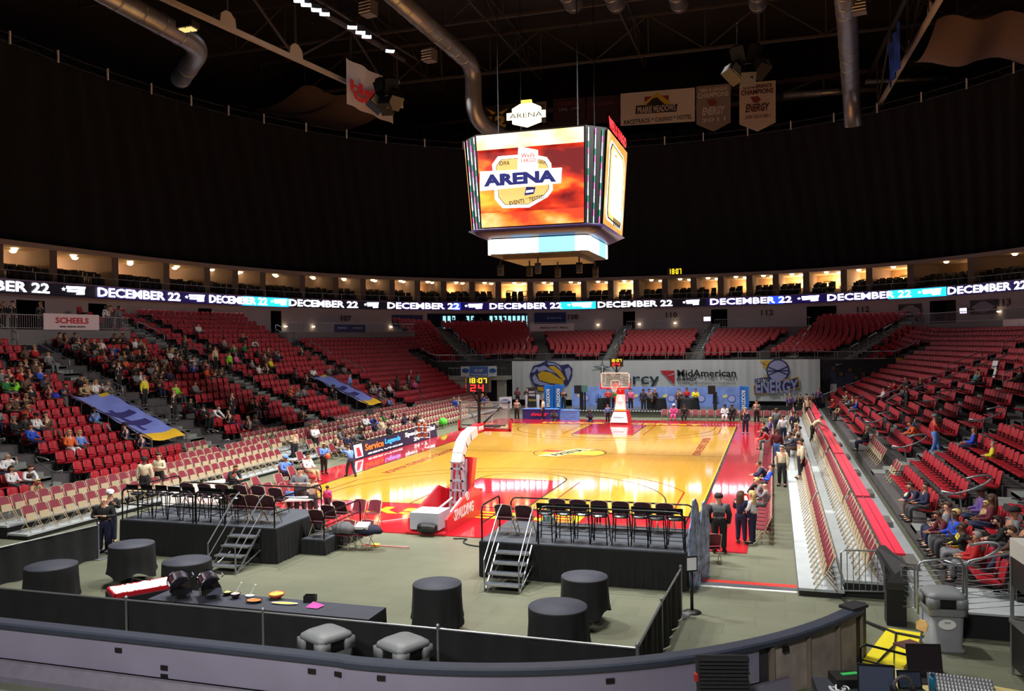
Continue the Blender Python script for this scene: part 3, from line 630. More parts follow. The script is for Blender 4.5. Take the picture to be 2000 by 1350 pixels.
key = MB(); ln = MB(); rl = MB()
for s in (-1, 1):
    y0, y1 = s*hy, s*(hy-5.79); key = MB(); flat(key, -1.83, 1.83, min(y0, y1), max(y0, y1)); key.obj('painted_key', court_red, court)
    for x in (-1.83, 1.83): flat(ln, x-.03, x+.03, min(y0, y1), max(y0, y1), CT+.008)
    flat(ln, -1.83, 1.83, y1-.03, y1+.03, CT+.008); arc(ln, 0, y1, 1.83, 0 if s < 0 else PI, PI if s < 0 else 2*PI)
    for x in (-2.44, 2.44): flat(rl, x-.025, x+.025, min(y0, y1), max(y0, y1), CT+.006)
    cy = s*(hy-1.6); a = 6.32
    arc(ln, 0, cy, a, *((0, PI) if s < 0 else (PI, 2*PI)), n=70)
    for x in (-a, a): flat(ln, x-.025, x+.025, min(y0, cy), max(y0, cy), CT+.005)
    a = 7.24; th = math.acos(6.71/a); arc(rl, 0, cy, a, *((th, PI-th) if s < 0 else (PI+th, 2*PI-th)), n=60)
    for x in (-6.71, 6.71): ye = cy-s*a*math.sin(th); flat(rl, x-.03, x+.03, min(y0, ye), max(y0, ye), CT+.006)
    arc(rl, 0, cy, 1.22, *((0, PI) if s < 0 else (PI, 2*PI)), n=24)
for x in (-hx, hx): flat(ln, x-.05, x+.05, -hy, hy, CT+.008)
for y in (-hy, hy): flat(ln, -hx, hx, y-.03, y+.03, CT+.008)
flat(ln, -hx, hx, -.025, .025, CT+.006); arc(ln, 0, 0, 1.83, 0, 2*PI, .045, 64)
ln.obj('black_lines', court_black, court); rl.obj('red_lines', court_dred, court)
tr_ = MB()
for x in (-hx+.08, hx-.08): flat(tr_, x-.02, x+.02, -hy, hy, CT+.006)
tr_.obj('yellow_trim', court_yellow, court)
cl = MB(); flat(cl, -1.35, 1.5, -.75, .85, CT+.009); cl.add([(1.5, -.75, CT+.009), (1.8, -.1, CT+.009), (1.5, .85, CT+.009)], [(0, 1, 2)]); cl.mat(1); flat(cl, -1.5, -.3, .1, .8, CT+.012); cl.mat(2)
cl.add([(-1.3, -1.5, CT+.015), (-.25, -1.55, CT+.015), (1.0, 1.55, CT+.015), (0, 1.6, CT+.015)], [(0, 1, 2, 3)]); cl.obj('centre_logo', [mat('logo_yellow', (226, 206, 40), .2), mat('logo_red', (200, 50, 36), .2), mat('logo_cream', (226, 214, 140), .2)], court)
text('ARENA', .7, (-.12, .0, CT+.02), (0, 0, math.atan2(3.05, 1.3)), court_black, court, 'centre_lettering', .02, fit=(2.7, .6), extrude=.001)
yl = mat('apron_yellow_letters', (240, 196, 34), .22)
text('ENERGY', 1, (.25, -15.55, CT+.004), (0, 0, PI), yl, court, 'apron_lettering', .03, fit=(7.6, 1.05), extrude=.001); text('IOWA ENERGY', 1, (0, 15.2, CT+.004), (0, 0, 0), yl, court, 'apron_lettering', .03, fit=(11, .8), extrude=.001)
text('IOWA EVENTS CENTER', 1, (6.25, 4.0, CT+.008), (0, 0, PI/2), court_dred, court, 'sideline_lettering', .02, fit=(7.4, .42), extrude=.001)
text('IOWA EVENTS CENTER', 1, (-6.35, -3.9, CT+.008), (0, 0, -PI/2+PI), court_dred, court, 'sideline_lettering', .02, fit=(8.4, .42), extrude=.001)
tag(MB().bx((-1.6, -16.9, CT+.02), (.02, 2.0, .02), (0, 0, -.75)).obj('white_pole', white), 'thin white pole lying on the red apron behind the near hoop', 'pole')

# ------------------------------------------------------------------ basketball hoops
led_red = mat('led_red_digit', (255, 36, 34), emit=3); led_yel = mat('led_yellow_digit', (255, 190, 30), emit=3)
def hoop(y, s, lab, tall_base):
    """s: +1 the hoop faces +y (near end), -1 faces -y. Local frame: +x across, +y towards the court"""
    t = thing('basketball_hoop', lab, 'basketball hoop', (0, y, CT), 0 if s > 0 else PI); Z = ZS
    # distances from the glass plane (local y=0), stand sits behind (negative y)
    b = MB().box(-.915, .915, -.02, .02, 2.9*Z, 3.97*Z).obj('backboard_glass', glass, t)
    f = MB()
    for x0, x1, z0, z1 in ((-.95, -.89, 2.87, 4.0), (.89, .95, 2.87, 4.0), (-.95, .95, 2.87, 2.93), (-.95, .95, 3.94, 4.0)): f.box(x0, x1, -.035, .035, z0*Z, z1*Z)
    f.obj('backboard_frame', white if s < 0 else steel, t)
    q = MB()
    for x0, x1, z0, z1 in ((-.3, -.25, 3.0, 3.45), (.25, .3, 3.0, 3.45), (-.3, .3, 3.4, 3.45), (-.3, .3, 3.0, 3.05)): q.box(x0, x1, .022, .028, z0*Z, z1*Z)
    q.obj('target_square', white, t)
    p = MB().box(-.98, .98, -.05, .06, 2.8*Z, 2.9*Z).box(-1.0, -.93, -.05, .06, 2.8*Z, 3.25*Z).box(.93, 1.0, -.05, .06, 2.8*Z, 3.25*Z); p.obj('board_padding', red_pad, t)
    rim = MB(); P = [(.23*math.cos(a), .38+.23*math.sin(a), 3.05*Z) for a in np.linspace(0, 2*PI, 25)]; rim.tube(P, .012, 6); rim.box(-.1, .1, .02, .16, 2.98*Z, 3.06*Z); rim.obj('rim', mat('orange_rim', (230, 84, 34), .4), t)
    net = MB()
    for k in range(12):
        a = k*PI/6; pts = []
        for i in range(5): r = .23-.035*i; aa = a+(PI/12 if i % 2 else 0); pts.append((r*math.cos(aa), .38+r*math.sin(aa), 3.04*Z-.1*i))
        net.tube(pts, .006, 3, False); net.tube([(x*math.cos(0), y_, z) for x, y_, z in [(.38*0+(r*math.cos(a-(PI/12 if i % 2 else 0))), .38+r*math.sin(a-(PI/12 if i % 2 else 0)), 3.04*Z-.1*i) for i, r in enumerate((.23, .195, .16, .125, .09))]], .006, 3, False)
    net.obj('net', white, t)
    bf = MB()
    for x in (-.6, .6): bf.tube([(x*.2, -.5, 3.2*Z), (x, -.05, 3.75*Z)], .03, 6); bf.tube([(x*.2, -.5, 3.05*Z), (x, -.05, 3.0*Z)], .03, 6)
    bf.tube([(-.7, -.06, 3.75*Z), (.7, -.06, 3.75*Z)], .025, 6); bf.tube([(-.85, -.06, 3.05*Z), (.8, -.06, 3.05*Z)], .025, 6); bf.tube([(.0, -.62, 2.95*Z), (.62, -.06, 3.8*Z)], .02, 6); bf.obj('board_bracket', dark, t)
    # arm: padded boom rising from mast
    arm = [(0, -2.75, 1.95*Z), (0, -2.65, 2.25*Z), (0, -2.35, 2.6*Z), (0, -1.9, 2.82*Z), (0, -1.25, 2.95*Z)]
    def boom(mb, P, w, h):
        for (a, b) in zip(P, P[1:]):
            a, b = Vector(a), Vector(b); mid = (a+b)/2; L = (b-a).length; ang = math.atan2(b.z-a.z, b.y-a.y); mb.bx(mid, (w, L*1.08, h), (ang, 0, 0))
    a1 = MB(); boom(a1, arm, .34, .3); a1.obj('arm_padding', white_pad, t)
    a2 = MB(); boom(a2, [(0, -1.3, 2.95*Z), (0, -.45, 3.06*Z)], .3, .26); a2.obj('arm_end_padding', red_pad, t)
    L = text('SPALDING' if s > 0 else 'A', .2, (.16, -.85, 3.02*Z), (PI/2, 0, PI/2), white, t, 'pad_lettering', .01, fit=(.5, .14))
    # mast: two pairs of grey side rails with cross bars, red padding in front
    ms = MB()
    for x in (-1, 1):
        ms.bx((x*.2, -2.8, 1.2*Z), (.07, .12, 1.75*Z), (0, -x*.07, 0)); ms.bx((x*.17, -2.45, 1.2*Z), (.07, .1, 1.7*Z), (-.12, -x*.05, 0))
    for z in (.5, .95, 1.3, 1.75, 2.0): ms.box(-.24, .24, -2.86, -2.78, z*Z-.03, z*Z+.03)
    ms.tube([(-.14, -2.8, .5*Z), (.05, -2.7, 1.9*Z)], .02, 6); ms.tube([(.05, -2.72, .6*Z), (.0, -2.7, 1.5*Z)], .035, 8)
    ms.obj('mast', mat('light_grey_enamel', (190, 192, 206), .4), t)
    mp_ = MB(); mp_.bx((0.0, -2.28, 1.3*Z), (.62, .14, 1.6*Z), (-.1, 0, 0)); mp_.bx((.36, -2.42, 1.25*Z), (.08, .38, 1.7*Z), (-.1, .08, 0)); mp_.obj('mast_padding', red_pad, t)
    # base
    if s > 0:
        MB().box(-.62, .62, -5.55, -4.9, .0, .06).obj('floor_plate', red_pad, t)
        MB().box(-.5, .42, -5.5, -4.55, .12, .62).obj('counterweight', mat('light_grey_enamel', (190, 192, 206), .4), t)
        MB().lathe([(.0, -.3), (.12, -.28), (.16, -.15), (.16, .15), (.12, .28), (0, .3)], 12).obj('black_bag', black, t)
        bag = [o for o in t.children if o.name.startswith('black_bag')][0]; bag.rotation_euler = (0, PI/2, 0); bag.location = (.1, -5.6, .2)
        lb = MB()
        for x in (-.45, .45): lb.bx((x*.75, -3.6, .3), (.1, 2.6, .12), (-.12, 0, 0))
        lb.tube([(-.3, -4.6, .3), (-.16, -2.9, .6)], .04, 6); lb.tube([(.3, -4.6, .3), (.16, -2.9, .6)], .04, 6); lb.obj('lower_frame', mat('light_grey_enamel', (190, 192, 206), .4), t)
        sp = MB()
        for x in (-.62, .56): sp.prism([(x, -5.3, .0), (x, -2.3, .0), (x, -2.2, .75), (x, -3.0, 1.02), (x, -5.35, .42)], (.07, 0, 0))
        sp.obj('side_padding', red_pad, t); MB().prism([(-.62, -2.35, 0), (.62, -2.35, 0), (.62, -2.2, .8), (-.62, -2.2, .8)], (0, .12, 0)).obj('front_padding', red_pad, t)
        text('SPALDING', .3, (.64, -3.9, .42), (PI/2, 0, PI/2), white, t, 'base_lettering', .012, .15, fit=(1.75, .34)); ci = MB(); P = [(.637, -3.6+.15*math.cos(a), .82+.12*math.sin(a)) for a in np.linspace(0, 2*PI, 17)]; ci.tube(P, .015, 4); ci.tube([(.637, -3.66, .76), (.637, -3.54, .88)], .015, 4); ci.obj('base_emblem', white, t)
    else:
        MB().prism([(-.62, -1.2, 0), (.62, -1.2, 0), (.42, -1.55, .86), (-.42, -1.55, .86)], (0, -1.6, 0)).obj('base_padding', red_pad, t); MB().prism([(-.6, -1.19, .16), (.6, -1.19, .16), (.43, -1.53, .84), (-.43, -1.53, .84)], (0, .02, 0)).obj('base_banner', white_pad, t)
        MB().prism([(-.37, -1.6, .9), (.37, -1.6, .9), (.26, -1.9, 2.0), (-.26, -1.9, 2.0)], (0, -.3, 0)).obj('mast_banner', white_pad, t); MB().prism([(-.27, -1.9, 2.0), (.27, -1.9, 2.0), (.24, -1.95, 2.5), (-.24, -1.95, 2.5)], (0, -.3, 0)).obj('upper_padding', red_pad, t)
        MB().prism([(-.38, -1.59, .9), (.38, -1.59, .9), (.36, -1.62, 1.0), (-.36, -1.62, 1.0)], (0, -.05, 0)).obj('orange_band', mat('orange_band', (236, 150, 60), .4), t)
        text('MidAmerican', .2, (.05, -1.33, .5), (PI/2-.35, 0, PI), mat('navy_print', (40, 40, 110)), t, 'base_lettering', fit=(.7, .12)); text('mercy', .2, (0, -1.7, 1.45), (PI/2-.25, 0, PI), mat('pink_print', (220, 60, 90)), t, 'mast_lettering', fit=(.36, .16))
        text('A', .2, (0, -1.88, 2.25), (PI/2-.1, 0, PI), white, t, 'pad_lettering', fit=(.14, .24))
    # shot clock above the board
    sc_ = MB().box(-.42, .42, -.72, -.45, 4.42*Z, 5.02*Z).obj('shot_clock', black, t); pb = MB()
    pb.tube([(0, -.55, 4.42*Z), (0, -.6, 3.1*Z)], .06, 6); pb.tube([(-.3, -.58, 4.42*Z), (0, -.58, 3.95*Z)], .025, 5); pb.tube([(.3, -.58, 4.42*Z), (0, -.58, 3.95*Z)], .025, 5); pb.obj('clock_post', black, t)
    for face in (1, -1):
        y0 = -.42 if face > 0 else -.73
        T = Matrix.Translation((0, y0+(.0), 0)) @ (Matrix.Identity(4) if face < 0 else Matrix.Rotation(PI, 4, 'Z'))
        dr = MB(T); dr_y = MB(T)
        for k, c in enumerate('24'): seven(dr, c, -.25+k*.29, 4.46*Z, .19, .27*Z, -.0, .035)
        for k, c in enumerate('18'): seven(dr_y, c, -.37+k*.17, 4.79*Z, .12, .19*Z, 0, .022)
        for k, c in enumerate('07'): seven(dr_y, c, .06+k*.17, 4.79*Z, .12, .19*Z, 0, .022)
        dr_y.box(-.005, .02, -.02, 0, 4.83*Z, 4.86*Z); dr_y.box(-.005, .02, -.02, 0, 4.9*Z, 4.93*Z)
        dr.obj('red_digits', led_red, sc_); dr_y.obj('yellow_digits', led_yel, sc_)
    if s > 0:
        T = Matrix.Translation((-.43, -.585, 0)) @ Matrix.Rotation(-PI/2, 4, 'Z'); dr = MB(T); dy = MB(T)
        seven(dr, '2', -.1, 4.46*Z, .18, .27*Z, 0, .035); seven(dy, '8', -.1, 4.79*Z, .16, .19*Z, 0, .022); dr.obj('red_digits', led_red, sc_); dy.obj('yellow_digits', led_yel, sc_)
    return t
hoop(-13.1, 1, 'near basketball hoop with white padded arm, seen from behind beside the red SPALDING pad', False)
hoop(13.1, -1, 'far basketball hoop with red and white padded stand facing the camera', True)
cb = MB(); P = [(1.0+.9*t+.15*math.sin(t*7), -18.9-.5*t+.2*math.sin(t*5), .02) for t in np.linspace(0, 2.2, 24)]; cb.tube(P, .02, 5); tag(cb.obj('cable', black), 'black cable running over the concrete from the near hoop to the right stage', 'cable')

# ------------------------------------------------------------------ spectator stages
deckm = mat('stage_deck_top', (72, 78, 88), .5, noise=.1, scale=2)
def bent_rail(mb, x0, x1, y, z, h=.9, ax='x', r=.022, c=.12):
    P = [(x0, z), (x0, z+h-c), (x0+(x1-x0)*.03, z+h-c*.2), (x0+(x1-x0)*.06, z+h), (x1-(x1-x0)*.06, z+h), (x1-(x1-x0)*.03, z+h-c*.2), (x1, z+h-c), (x1, z)]
    f = (lambda a, b: (a, y, b)) if ax == 'x' else (lambda a, b: (y, a, b)); mb.tube([f(*p) for p in P], r, 6); mb.tube([f(x0, z+h*.5), f(x1, z+h*.5)], r*.7, 5)
def stair(x0, x1, y, z, lab):       # folding stair unit coming down towards the camera (-y)
    t = thing('stage_stairs', lab, 'stairs', ((x0+x1)/2, y, 0)); w = (x1-x0)/2; n = 4; run = 1.1
    for i in range(n):
        zz = z*(n-i)/(n+1)*1.0; yy = -run*(i+.6)/n
        s_ = MB().box(-w, w, yy-.13, yy+.13, zz-.03, zz).obj('step', deckm, t); MB().box(-w, w, yy-.15, yy-.125, zz-.035, zz+.006).obj('nosing', steel, s_)
    fr_ = MB()
    for x in (-w, w):
        fr_ = MB(); fr_.bx((x, -run*.5, z*.45), (.03, math.hypot(run, z), .05), (math.atan2(z, run), 0, 0)); fr_.tube([(x, -run, .02), (x, -run*.0, .35)], .015, 5); fr_.tube([(x, -run+.02, 0), (x, -run+.02, .5*z)], .018, 5); fr_.obj('side_frame', pole_grey, t)
    hr = MB()
    for x in (-w, w):
        hr = MB(); hr.tube([(x, -run, .02), (x, -run, .72), (x, -.02, z+.72), (x, .25, z+.85)], .018, 6); hr.tube([(x, -run, .38), (x, 0, z+.36)], .014, 5); hr.obj('handrail', pole_grey, t)
    return t
def stage(x0, x1, y0, y1, z, lab, drape_mat=cloth_black):
    t = thing('stage', lab, 'stage', ((x0+x1)/2, (y0+y1)/2, 0)); w, l = (x1-x0)/2, (y1-y0)/2
    MB().box(-w, w, -l, l, z-.09, z).obj('deck', deckm, t); dr = MB()
    def dp(a, b, n):
        A = []; B = []
        for i in range(n+1):
            q = i/n; o = .018*math.sin(i*1.7)+.01*math.sin(i*.63); dx, dy = b[0]-a[0], b[1]-a[1]; L = math.hypot(dx, dy); A.append((a[0]+dx*q, a[1]+dy*q, z-.03)); B.append((a[0]+dx*q+dy/L*(o+.02), a[1]+dy*q-dx/L*(o+.02), .015))
        dr.strip(B, A)
    e = .01
    dp((-w-e, -l-e), (w+e, -l-e), int(w*40)); dp((w+e, -l-e), (w+e, l+e), int(l*40)); dp((w+e, l+e), (-w-e, l+e), 12); dp((-w-e, l+e), (-w-e, -l-e), int(l*40))
    dr.obj('skirt', drape_mat, t); lg = MB()
    for x in (-w+.1, 0, w-.1):
        for y in (-l+.1, l-.1): lg.tube([(x, y, 0), (x, y, z-.09)], .03, 6)
    lg.obj('understructure', steel, t); return t
RS = stage(3.05, 8.0, -22.4, -19.95, .88, 'black-draped stage with bar stools behind the near baseline, right of the hoop')
LS = stage(-7.45, -2.5, -22.6, -20.15, .93, 'black-draped stage with bar stools near the bald man, left of the hoop')
LL = stage(-2.42, -1.72, -21.5, -19.3, .42, 'low black landing at the right side of the left stage')
def rails(parent, segs):
    for s in segs: mb = MB(); bent_rail(mb, *s[:4], **s[4]); o = mb.obj('guard_rail', rail_black, parent)
# stage local frames: centre of the deck
rails(RS, [(-2.42, -.06, 1.2, .88, dict(h=.62)), (.02, 2.42, 1.2, .88, dict(h=.62)), (-1.0, 2.45, -1.2, .88, dict(h=.9)), (-1.2, 1.2, 2.45, .88, dict(h=.62, ax='y')), (-1.2, .2, -2.42, .88, dict(h=.85, ax='y'))])
rails(LS, [(-2.42, -.02, 1.2, .93, dict(h=.64)), (.04, 2.42, 1.2, .93, dict(h=.64)), (-2.42, -.1, -1.2, .93, dict(h=.85)), (0, .9, -1.2, .93, dict(h=.85)), (-1.2, 1.2, 2.42, .93, dict(h=.75, ax='y')), (-1.2, 1.2, -2.42, .93, dict(h=.85, ax='y'))])
rails(LL, [(-1.05, 1.05, .32, .42, dict(h=.7, ax='y'))])
stair(3.55, 4.38, -22.42, .88, 'metal-edged stairs leading up to the right stage'); stair(-3.75, -2.95, -22.62, .93, 'metal-edged stairs leading up to the left stage')
seat_gloss = mat('black_gloss_seat', (30, 30, 34), .22, coat=.5)
stool0 = None
def stool(x, y, z, a, lab, g):
    global stool0
    if stool0 is None:
        t = thing('bar_stool', lab, 'bar stool', (x, y, z), a, g); H = .72*ZS; T_ = 1.05*ZS
        for sx in (-1, 1):
            for sy in (-1, 1): MB().tube([(sx*.22, sy*.2, 0), (sx*.16, sy*.16, H)], .014, 5).obj('leg', rail_black, t)
        r = MB()
        for z_ in (.18, .36): r.tube([(-.2, -.18, z_), (.2, -.18, z_), (.2, .18, z_), (-.2, .18, z_), (-.2, -.18, z_)], .01, 4)
        r.obj('footrest', rail_black, t); MB().lathe([(0, 0), (.19, .0), (.2, .03), (.17, .055), (0, .045)], 14, (0, 0, H)).obj('seat', seat_gloss, t)
        b = MB(); 
        for sx in (-1, 1): b.tube([(-.16, sx*.17, H), (-.22, sx*.18, T_)], .014, 5)
        for z_ in (T_, T_-.1, H+.1): b.tube([(-.22, -.18, z_), (-.235, 0, z_), (-.22, .18, z_)], .013, 5)
        b.box(-.235, -.215, -.17, .17, T_-.12, T_); b.obj('backrest', rail_black, t); stool0 = t; return t
    return dup(stool0, (x, y, z), a, lab, g)
for i, x in enumerate((4.62, 5.08, 5.52, 5.95, 6.45, 6.9, 7.3, 7.72)): stool(x, -21.95+.04*(i % 3), .88, PI/2, 'black bar stool at the front of the right stage, %s from the left' % nth(i+1), 'bar stools on the right stage')
for i, x in enumerate((-7.2, -6.75, -6.3, -5.82, -5.36, -4.88, -4.45, -4.0)): stool(x, -22.2+.04*(i % 3), .93, PI/2, 'black bar stool at the front of the left stage, %s from the left' % nth(i+1), 'bar stools on the left stage')
for i, (x, y) in enumerate(((3.42, -21.5), (3.95, -21.5), (4.55, -20.45), (5.1, -20.45), (5.65, -20.45), (6.2, -20.45), (6.75, -20.45), (7.3, -20.45))): open_chair(x, y, .88, PI/2, 'dark maroon folding chair on the right stage, %s from the left' % nth(i+1), 'dark folding chairs on the right stage', True)
for i, (x, y) in enumerate(((-3.95, -22.0), (-3.5, -22.0), (-3.05, -22.0), (-6.6, -20.7), (-6.0, -20.7), (-5.4, -20.7), (-4.8, -20.7), (-4.2, -20.7), (-3.5, -20.9))): open_chair(x, y, .93, PI/2, 'dark maroon folding chair on the left stage, %s from the left in its %s row' % ((nth(i+1), 'front') if i < 3 else (nth(i-2), 'rear')), 'dark folding chairs on the left stage', True)
for i, (x, y) in enumerate(((-2.1, -21.1), (-2.1, -20.45), (-2.1, -19.8))): open_chair(x, y, .42, PI/2, 'dark folding chair on the low landing, %s from the camera' % nth(i+1), 'dark folding chairs on the low landing', True)
for i, px in enumerate((688, 722)): p = atz(px, 1032); open_chair(p[0], -17.9, CT, -PI/2, 'maroon folding chair on the red apron right of the low landing, %s' % ('left one', 'right one')[i], 'folding chairs on the apron')
for i, px in enumerate((675, 712)): p = atz(px, 1072); open_chair(p[0], p[1], 0, -PI/2-.1, 'folding chair heaped with coats behind the near baseline, %s' % ('left one', 'right one')[i], 'chairs piled with coats')
for (px, py), w in (((1390, 1098), 'nearer one'), ((1372, 1062), 'farther one')): p = atz(px, py); open_chair(p[0], p[1], 0, PI/2+.3, 'maroon folding chair beside the security guard, '+w)
# coats, towel, mop on those chairs
def blob(name, c, r, sc, M, lab, cat, seed=1, rz=0):
    rr = random.Random(seed); mb = MB(); n, k = 16, 9; off = [rr.uniform(-.16, .16) for _ in range(8)]
    for i in range(k+1):
        a = PI*i/k
        for j in range(n):
            b = 2*PI*j/n; q = 1+off[0]*math.sin(3*b+off[1]*20)+off[2]*math.sin(5*b+2*a)+off[3]*math.sin(7*b-3*a)*.7; z = -math.cos(a)
            x, y = math.sin(a)*math.cos(b)*sc[0]*q, math.sin(a)*math.sin(b)*sc[1]*q; mb.v.append((r*(x*math.cos(rz)-y*math.sin(rz)), r*(x*math.sin(rz)+y*math.cos(rz)), r*max(z, -.55)*sc[2]*q))
    mb.f = [(i*n+j, i*n+(j+1) % n, (i+1)*n+(j+1) % n, (i+1)*n+j) for i in range(k) for j in range(n)]; mb.m = [0]*len(mb.f)
    o = mb.obj(name, M, None, True); o.location = c; return tag(o, lab, cat)
pA, pB = atz(675, 1072), atz(712, 1072)
blob('coat', (pA[0]-.02, pA[1], .55), .32, (1.1, .75, .6), mat('grey_fabric', (92, 92, 96), .9, noise=.3), 'grey coat heaped on the left of two chairs behind the baseline', 'coat', 3)
blob('coat', (pB[0]+.12, pB[1]+.02, .52), .3, (1.3, .8, .5), mat('navy_fabric', (30, 32, 54), .9, noise=.3), 'navy coat heaped on the right of two chairs behind the baseline', 'coat', 5)
tag(MB().bx((pB[0], pB[1]-.08, .66), (.36, .3, .08), (.3, 0, .1)).obj('towel', mat('towel_white', (215, 215, 215), .9)), 'folded white towel lying on the navy coat', 'towel')
tag(MB().tube([(pB[0]-.2, pB[1]+.2, .05), (pB[0]+1.25, pB[1]+.25, .05)], .018, 6).obj('mop_handle', mat('red_handle', (190, 50, 44), .4)), 'red mop handle lying on the floor under the chairs with coats', 'mop')
tag(MB().bx((atz(734, 1068)[0], atz(734, 1068)[1], .04), (.22, .14, .07)).obj('sponge', mat('yellow_foam', (226, 206, 60), .8)), 'small yellow sponge on the concrete beside the chairs with coats', 'sponge')
# ------------------------------------------------------------------ near rink boards
cx0, cy0, r0 = 3.75, -21.85, 8.5
def dash_path():
    P = [(x, -30.32) for x in np.linspace(-9.5, 3.6, 30)]+[(cx0+r0*math.cos(a), cy0+r0*math.sin(a)) for a in np.linspace(-PI/2, -PI*.152, 34)]; return P
DP = dash_path()
def off_path(P, d):
    out = []
    for i, p in enumerate(P):
        a = P[max(0, i-1)]; b = P[min(len(P)-1, i+1)]; tx, ty = b[0]-a[0], b[1]-a[1]; L = math.hypot(tx, ty); out.append((p[0]+ty/L*d, p[1]-tx/L*d))
    return out      # positive d lies outside the rink
t = thing('rink_board', 'long curved rink board with a dark cap and lavender-grey back in the foreground', 'rink board')
def sweep(P, prof, closed=True):
    mb = MB(); n = len(prof)
    for d, z in prof: mb.v += [(x, y, z) for x, y in off_path(P, d)]
    L = len(P); mb.f = [(q*L+i, q*L+i+1, ((q+1) % n)*L+i+1, ((q+1) % n)*L+i) for q in range(n if closed else n-1) for i in range(L-1)]
    mb.f += [tuple(q*L for q in range(n)), tuple(q*L+L-1 for q in range(n))][:2 if closed else 0]; mb.m = [0]*len(mb.f); return mb
sweep(DP[:54], [(.08, .33), (.08, .88), (.02, .88), (.02, .33)]).obj('back_panel', mat('board_lavender', (140, 134, 158), .5, noise=.09, scale=.9), t)
sweep(DP, [(.02, 0), (.02, .9), (-.1, .9), (-.1, 0)]).obj('panel', mat('board_inner_dark', (60, 60, 66), .5), t)
sweep(DP, [(-.12, .9), (.10, .9), (.13, .86), (.13, .93), (.10, .955), (-.12, .955)]).obj('cap', mat('board_cap_slate', (56, 62, 78), .45, noise=.08), t)
sweep(DP[:56], [(.10, .0), (.10, .32), (.14, .335), (.14, .30), (.28, .1), (.28, 0)]).obj('kick_plate', mat('board_kick_grey', (118, 114, 130), .5, noise=.1), t)
sweep(DP[54:], [(.02, .0), (.05, .0), (.05, .88), (.02, .88)]).obj('bare_plywood', mat('stained_plywood', (168, 156, 150), .7, noise=.22, scale=3), t)
hm = MB()
OP = off_path(DP, .085)
for px_, z in ((210, .7), (305, .5), (600, .72), (648, .72), (758, .74), (1190, .7), (1455, .72), (1545, .74), (308, .36), (1245, .36)):
    best = min(range(len(OP)), key=lambda i: abs((1000+FPX*float(np.dot(np.array([*OP[i], z])-CAM, AX[0]))/float(np.dot(np.array([*OP[i], z])-CAM, AX[2])))-px_)); x, y = OP[best]; q = OP[min(best+1, len(OP)-1)]; a = math.atan2(q[1]-y, q[0]-x)
    MB().bx((x, y, z), (.13, .03, .075), (0, 0, a)).obj('latch_hole', black, t)
post = MB()
for i in (54, 57, 60, 63): x, y = off_path(DP, .06)[i]; post.bx((x, y, .44), (.07, .07, .88), (0, 0, i))
post.obj('bare_frame', mat('frame_beige', (128, 116, 104), .6), t)
x, y = DP[-1]; MB().bx((x, y+.02, .5), (.34, .16, .98), (0, 0, 1.0)).obj('end_post', black, t); MB().bx((x-.06, y-.08, .975), (.46, .28, .05), (.05, 0, .9)).obj('loose_pad', dark, t)
tag(MB().box(-9.5, 1.5, -31.5, -31.2, 0, .14).obj('front_rail', black), 'black kerb along the bottom left corner before the rink boards', 'kerb')
# black padded end post by the right stand
t = thing('padded_post', 'black padded post at the near end of the red-capped boards', 'post', (12.22, -23.4, 0)); MB().box(-.2, .16, -.3, .1, 0, .9).obj('skirt', cloth_black, t); MB().prism([(-.22, -.32, .86), (.18, -.32, .86), (.18, -.2, 1.2), (.02, 1.75, 1.12), (-.2, 1.75, 1.12), (-.22, -.2, 1.2)], (0, 0, -.14)).obj('top_pad', dark, t)

# ------------------------------------------------------------------ pipe and drape
def drape(P, lab, h=.95, name='drape_barrier', posts=None):
    t = thing(name, lab, 'drape barrier', (P[0][0], P[0][1], 0)); o = P[0]; P = [(x-o[0], y-o[1]) for x, y in P]; A = []; B = []; acc = 0
    for a, b in zip(P, P[1:]):
        L = math.dist(a, b); n = max(2, int(L*22)); nx, ny = (b[1]-a[1])/L, -(b[0]-a[0])/L
        for i in range(n+1):
            q = i/n; s_ = (acc+L*q)*9; w = .022*math.sin(s_*1.3)+.014*math.sin(s_*.53+1); A.append((a[0]+(b[0]-a[0])*q+nx*w*.4, a[1]+(b[1]-a[1])*q+ny*w*.4, h)); B.append((a[0]+(b[0]-a[0])*q+nx*w*1.8, a[1]+(b[1]-a[1])*q+ny*w*1.8, .02))
        acc += L
    MB().strip(B, A).obj('drape', cloth_black, t, True); MB().tube([(x, y, h) for x, y in P], .02, 6).obj('crossbar', pole_grey, t)
    for x, y in (posts or P):
        if posts: x, y = x-o[0], y-o[1]
        p = MB().tube([(x, y, 0), (x, y, h+.04)], .024, 8); p.ball((x, y, h+.05), .035, 8, 5); p.obj('post', pole_grey, t); MB().bx((x, y, .01), (.34, .34, .02)).obj('post_base', pole_grey, t)
    return t
NP = [tuple(atz(px, py, .95)[:2]) for px, py in ((-60, 1143), (22, 1152), (250, 1179), (517, 1204), (857, 1236), (1243, 1275))]
drape([(-7.6, -28.78), (-4.9, -28.78), (-1.75, -28.78), (1.2, -28.76), (4.55, -28.76), (7.88, -28.8)], 'long low black drape barrier on grey posts behind the foreground rink boards')
drape([(7.88, -28.74), (7.95, -26.4), (8.05, -24.05)], 'short black drape barrier running away from the camera beside the sign stanchion')
drape([(-9.3, -29.2), (-7.95, -26.3), (-7.5, -23.35)], 'black drape barrier at the left edge behind the leftmost round table', .92)

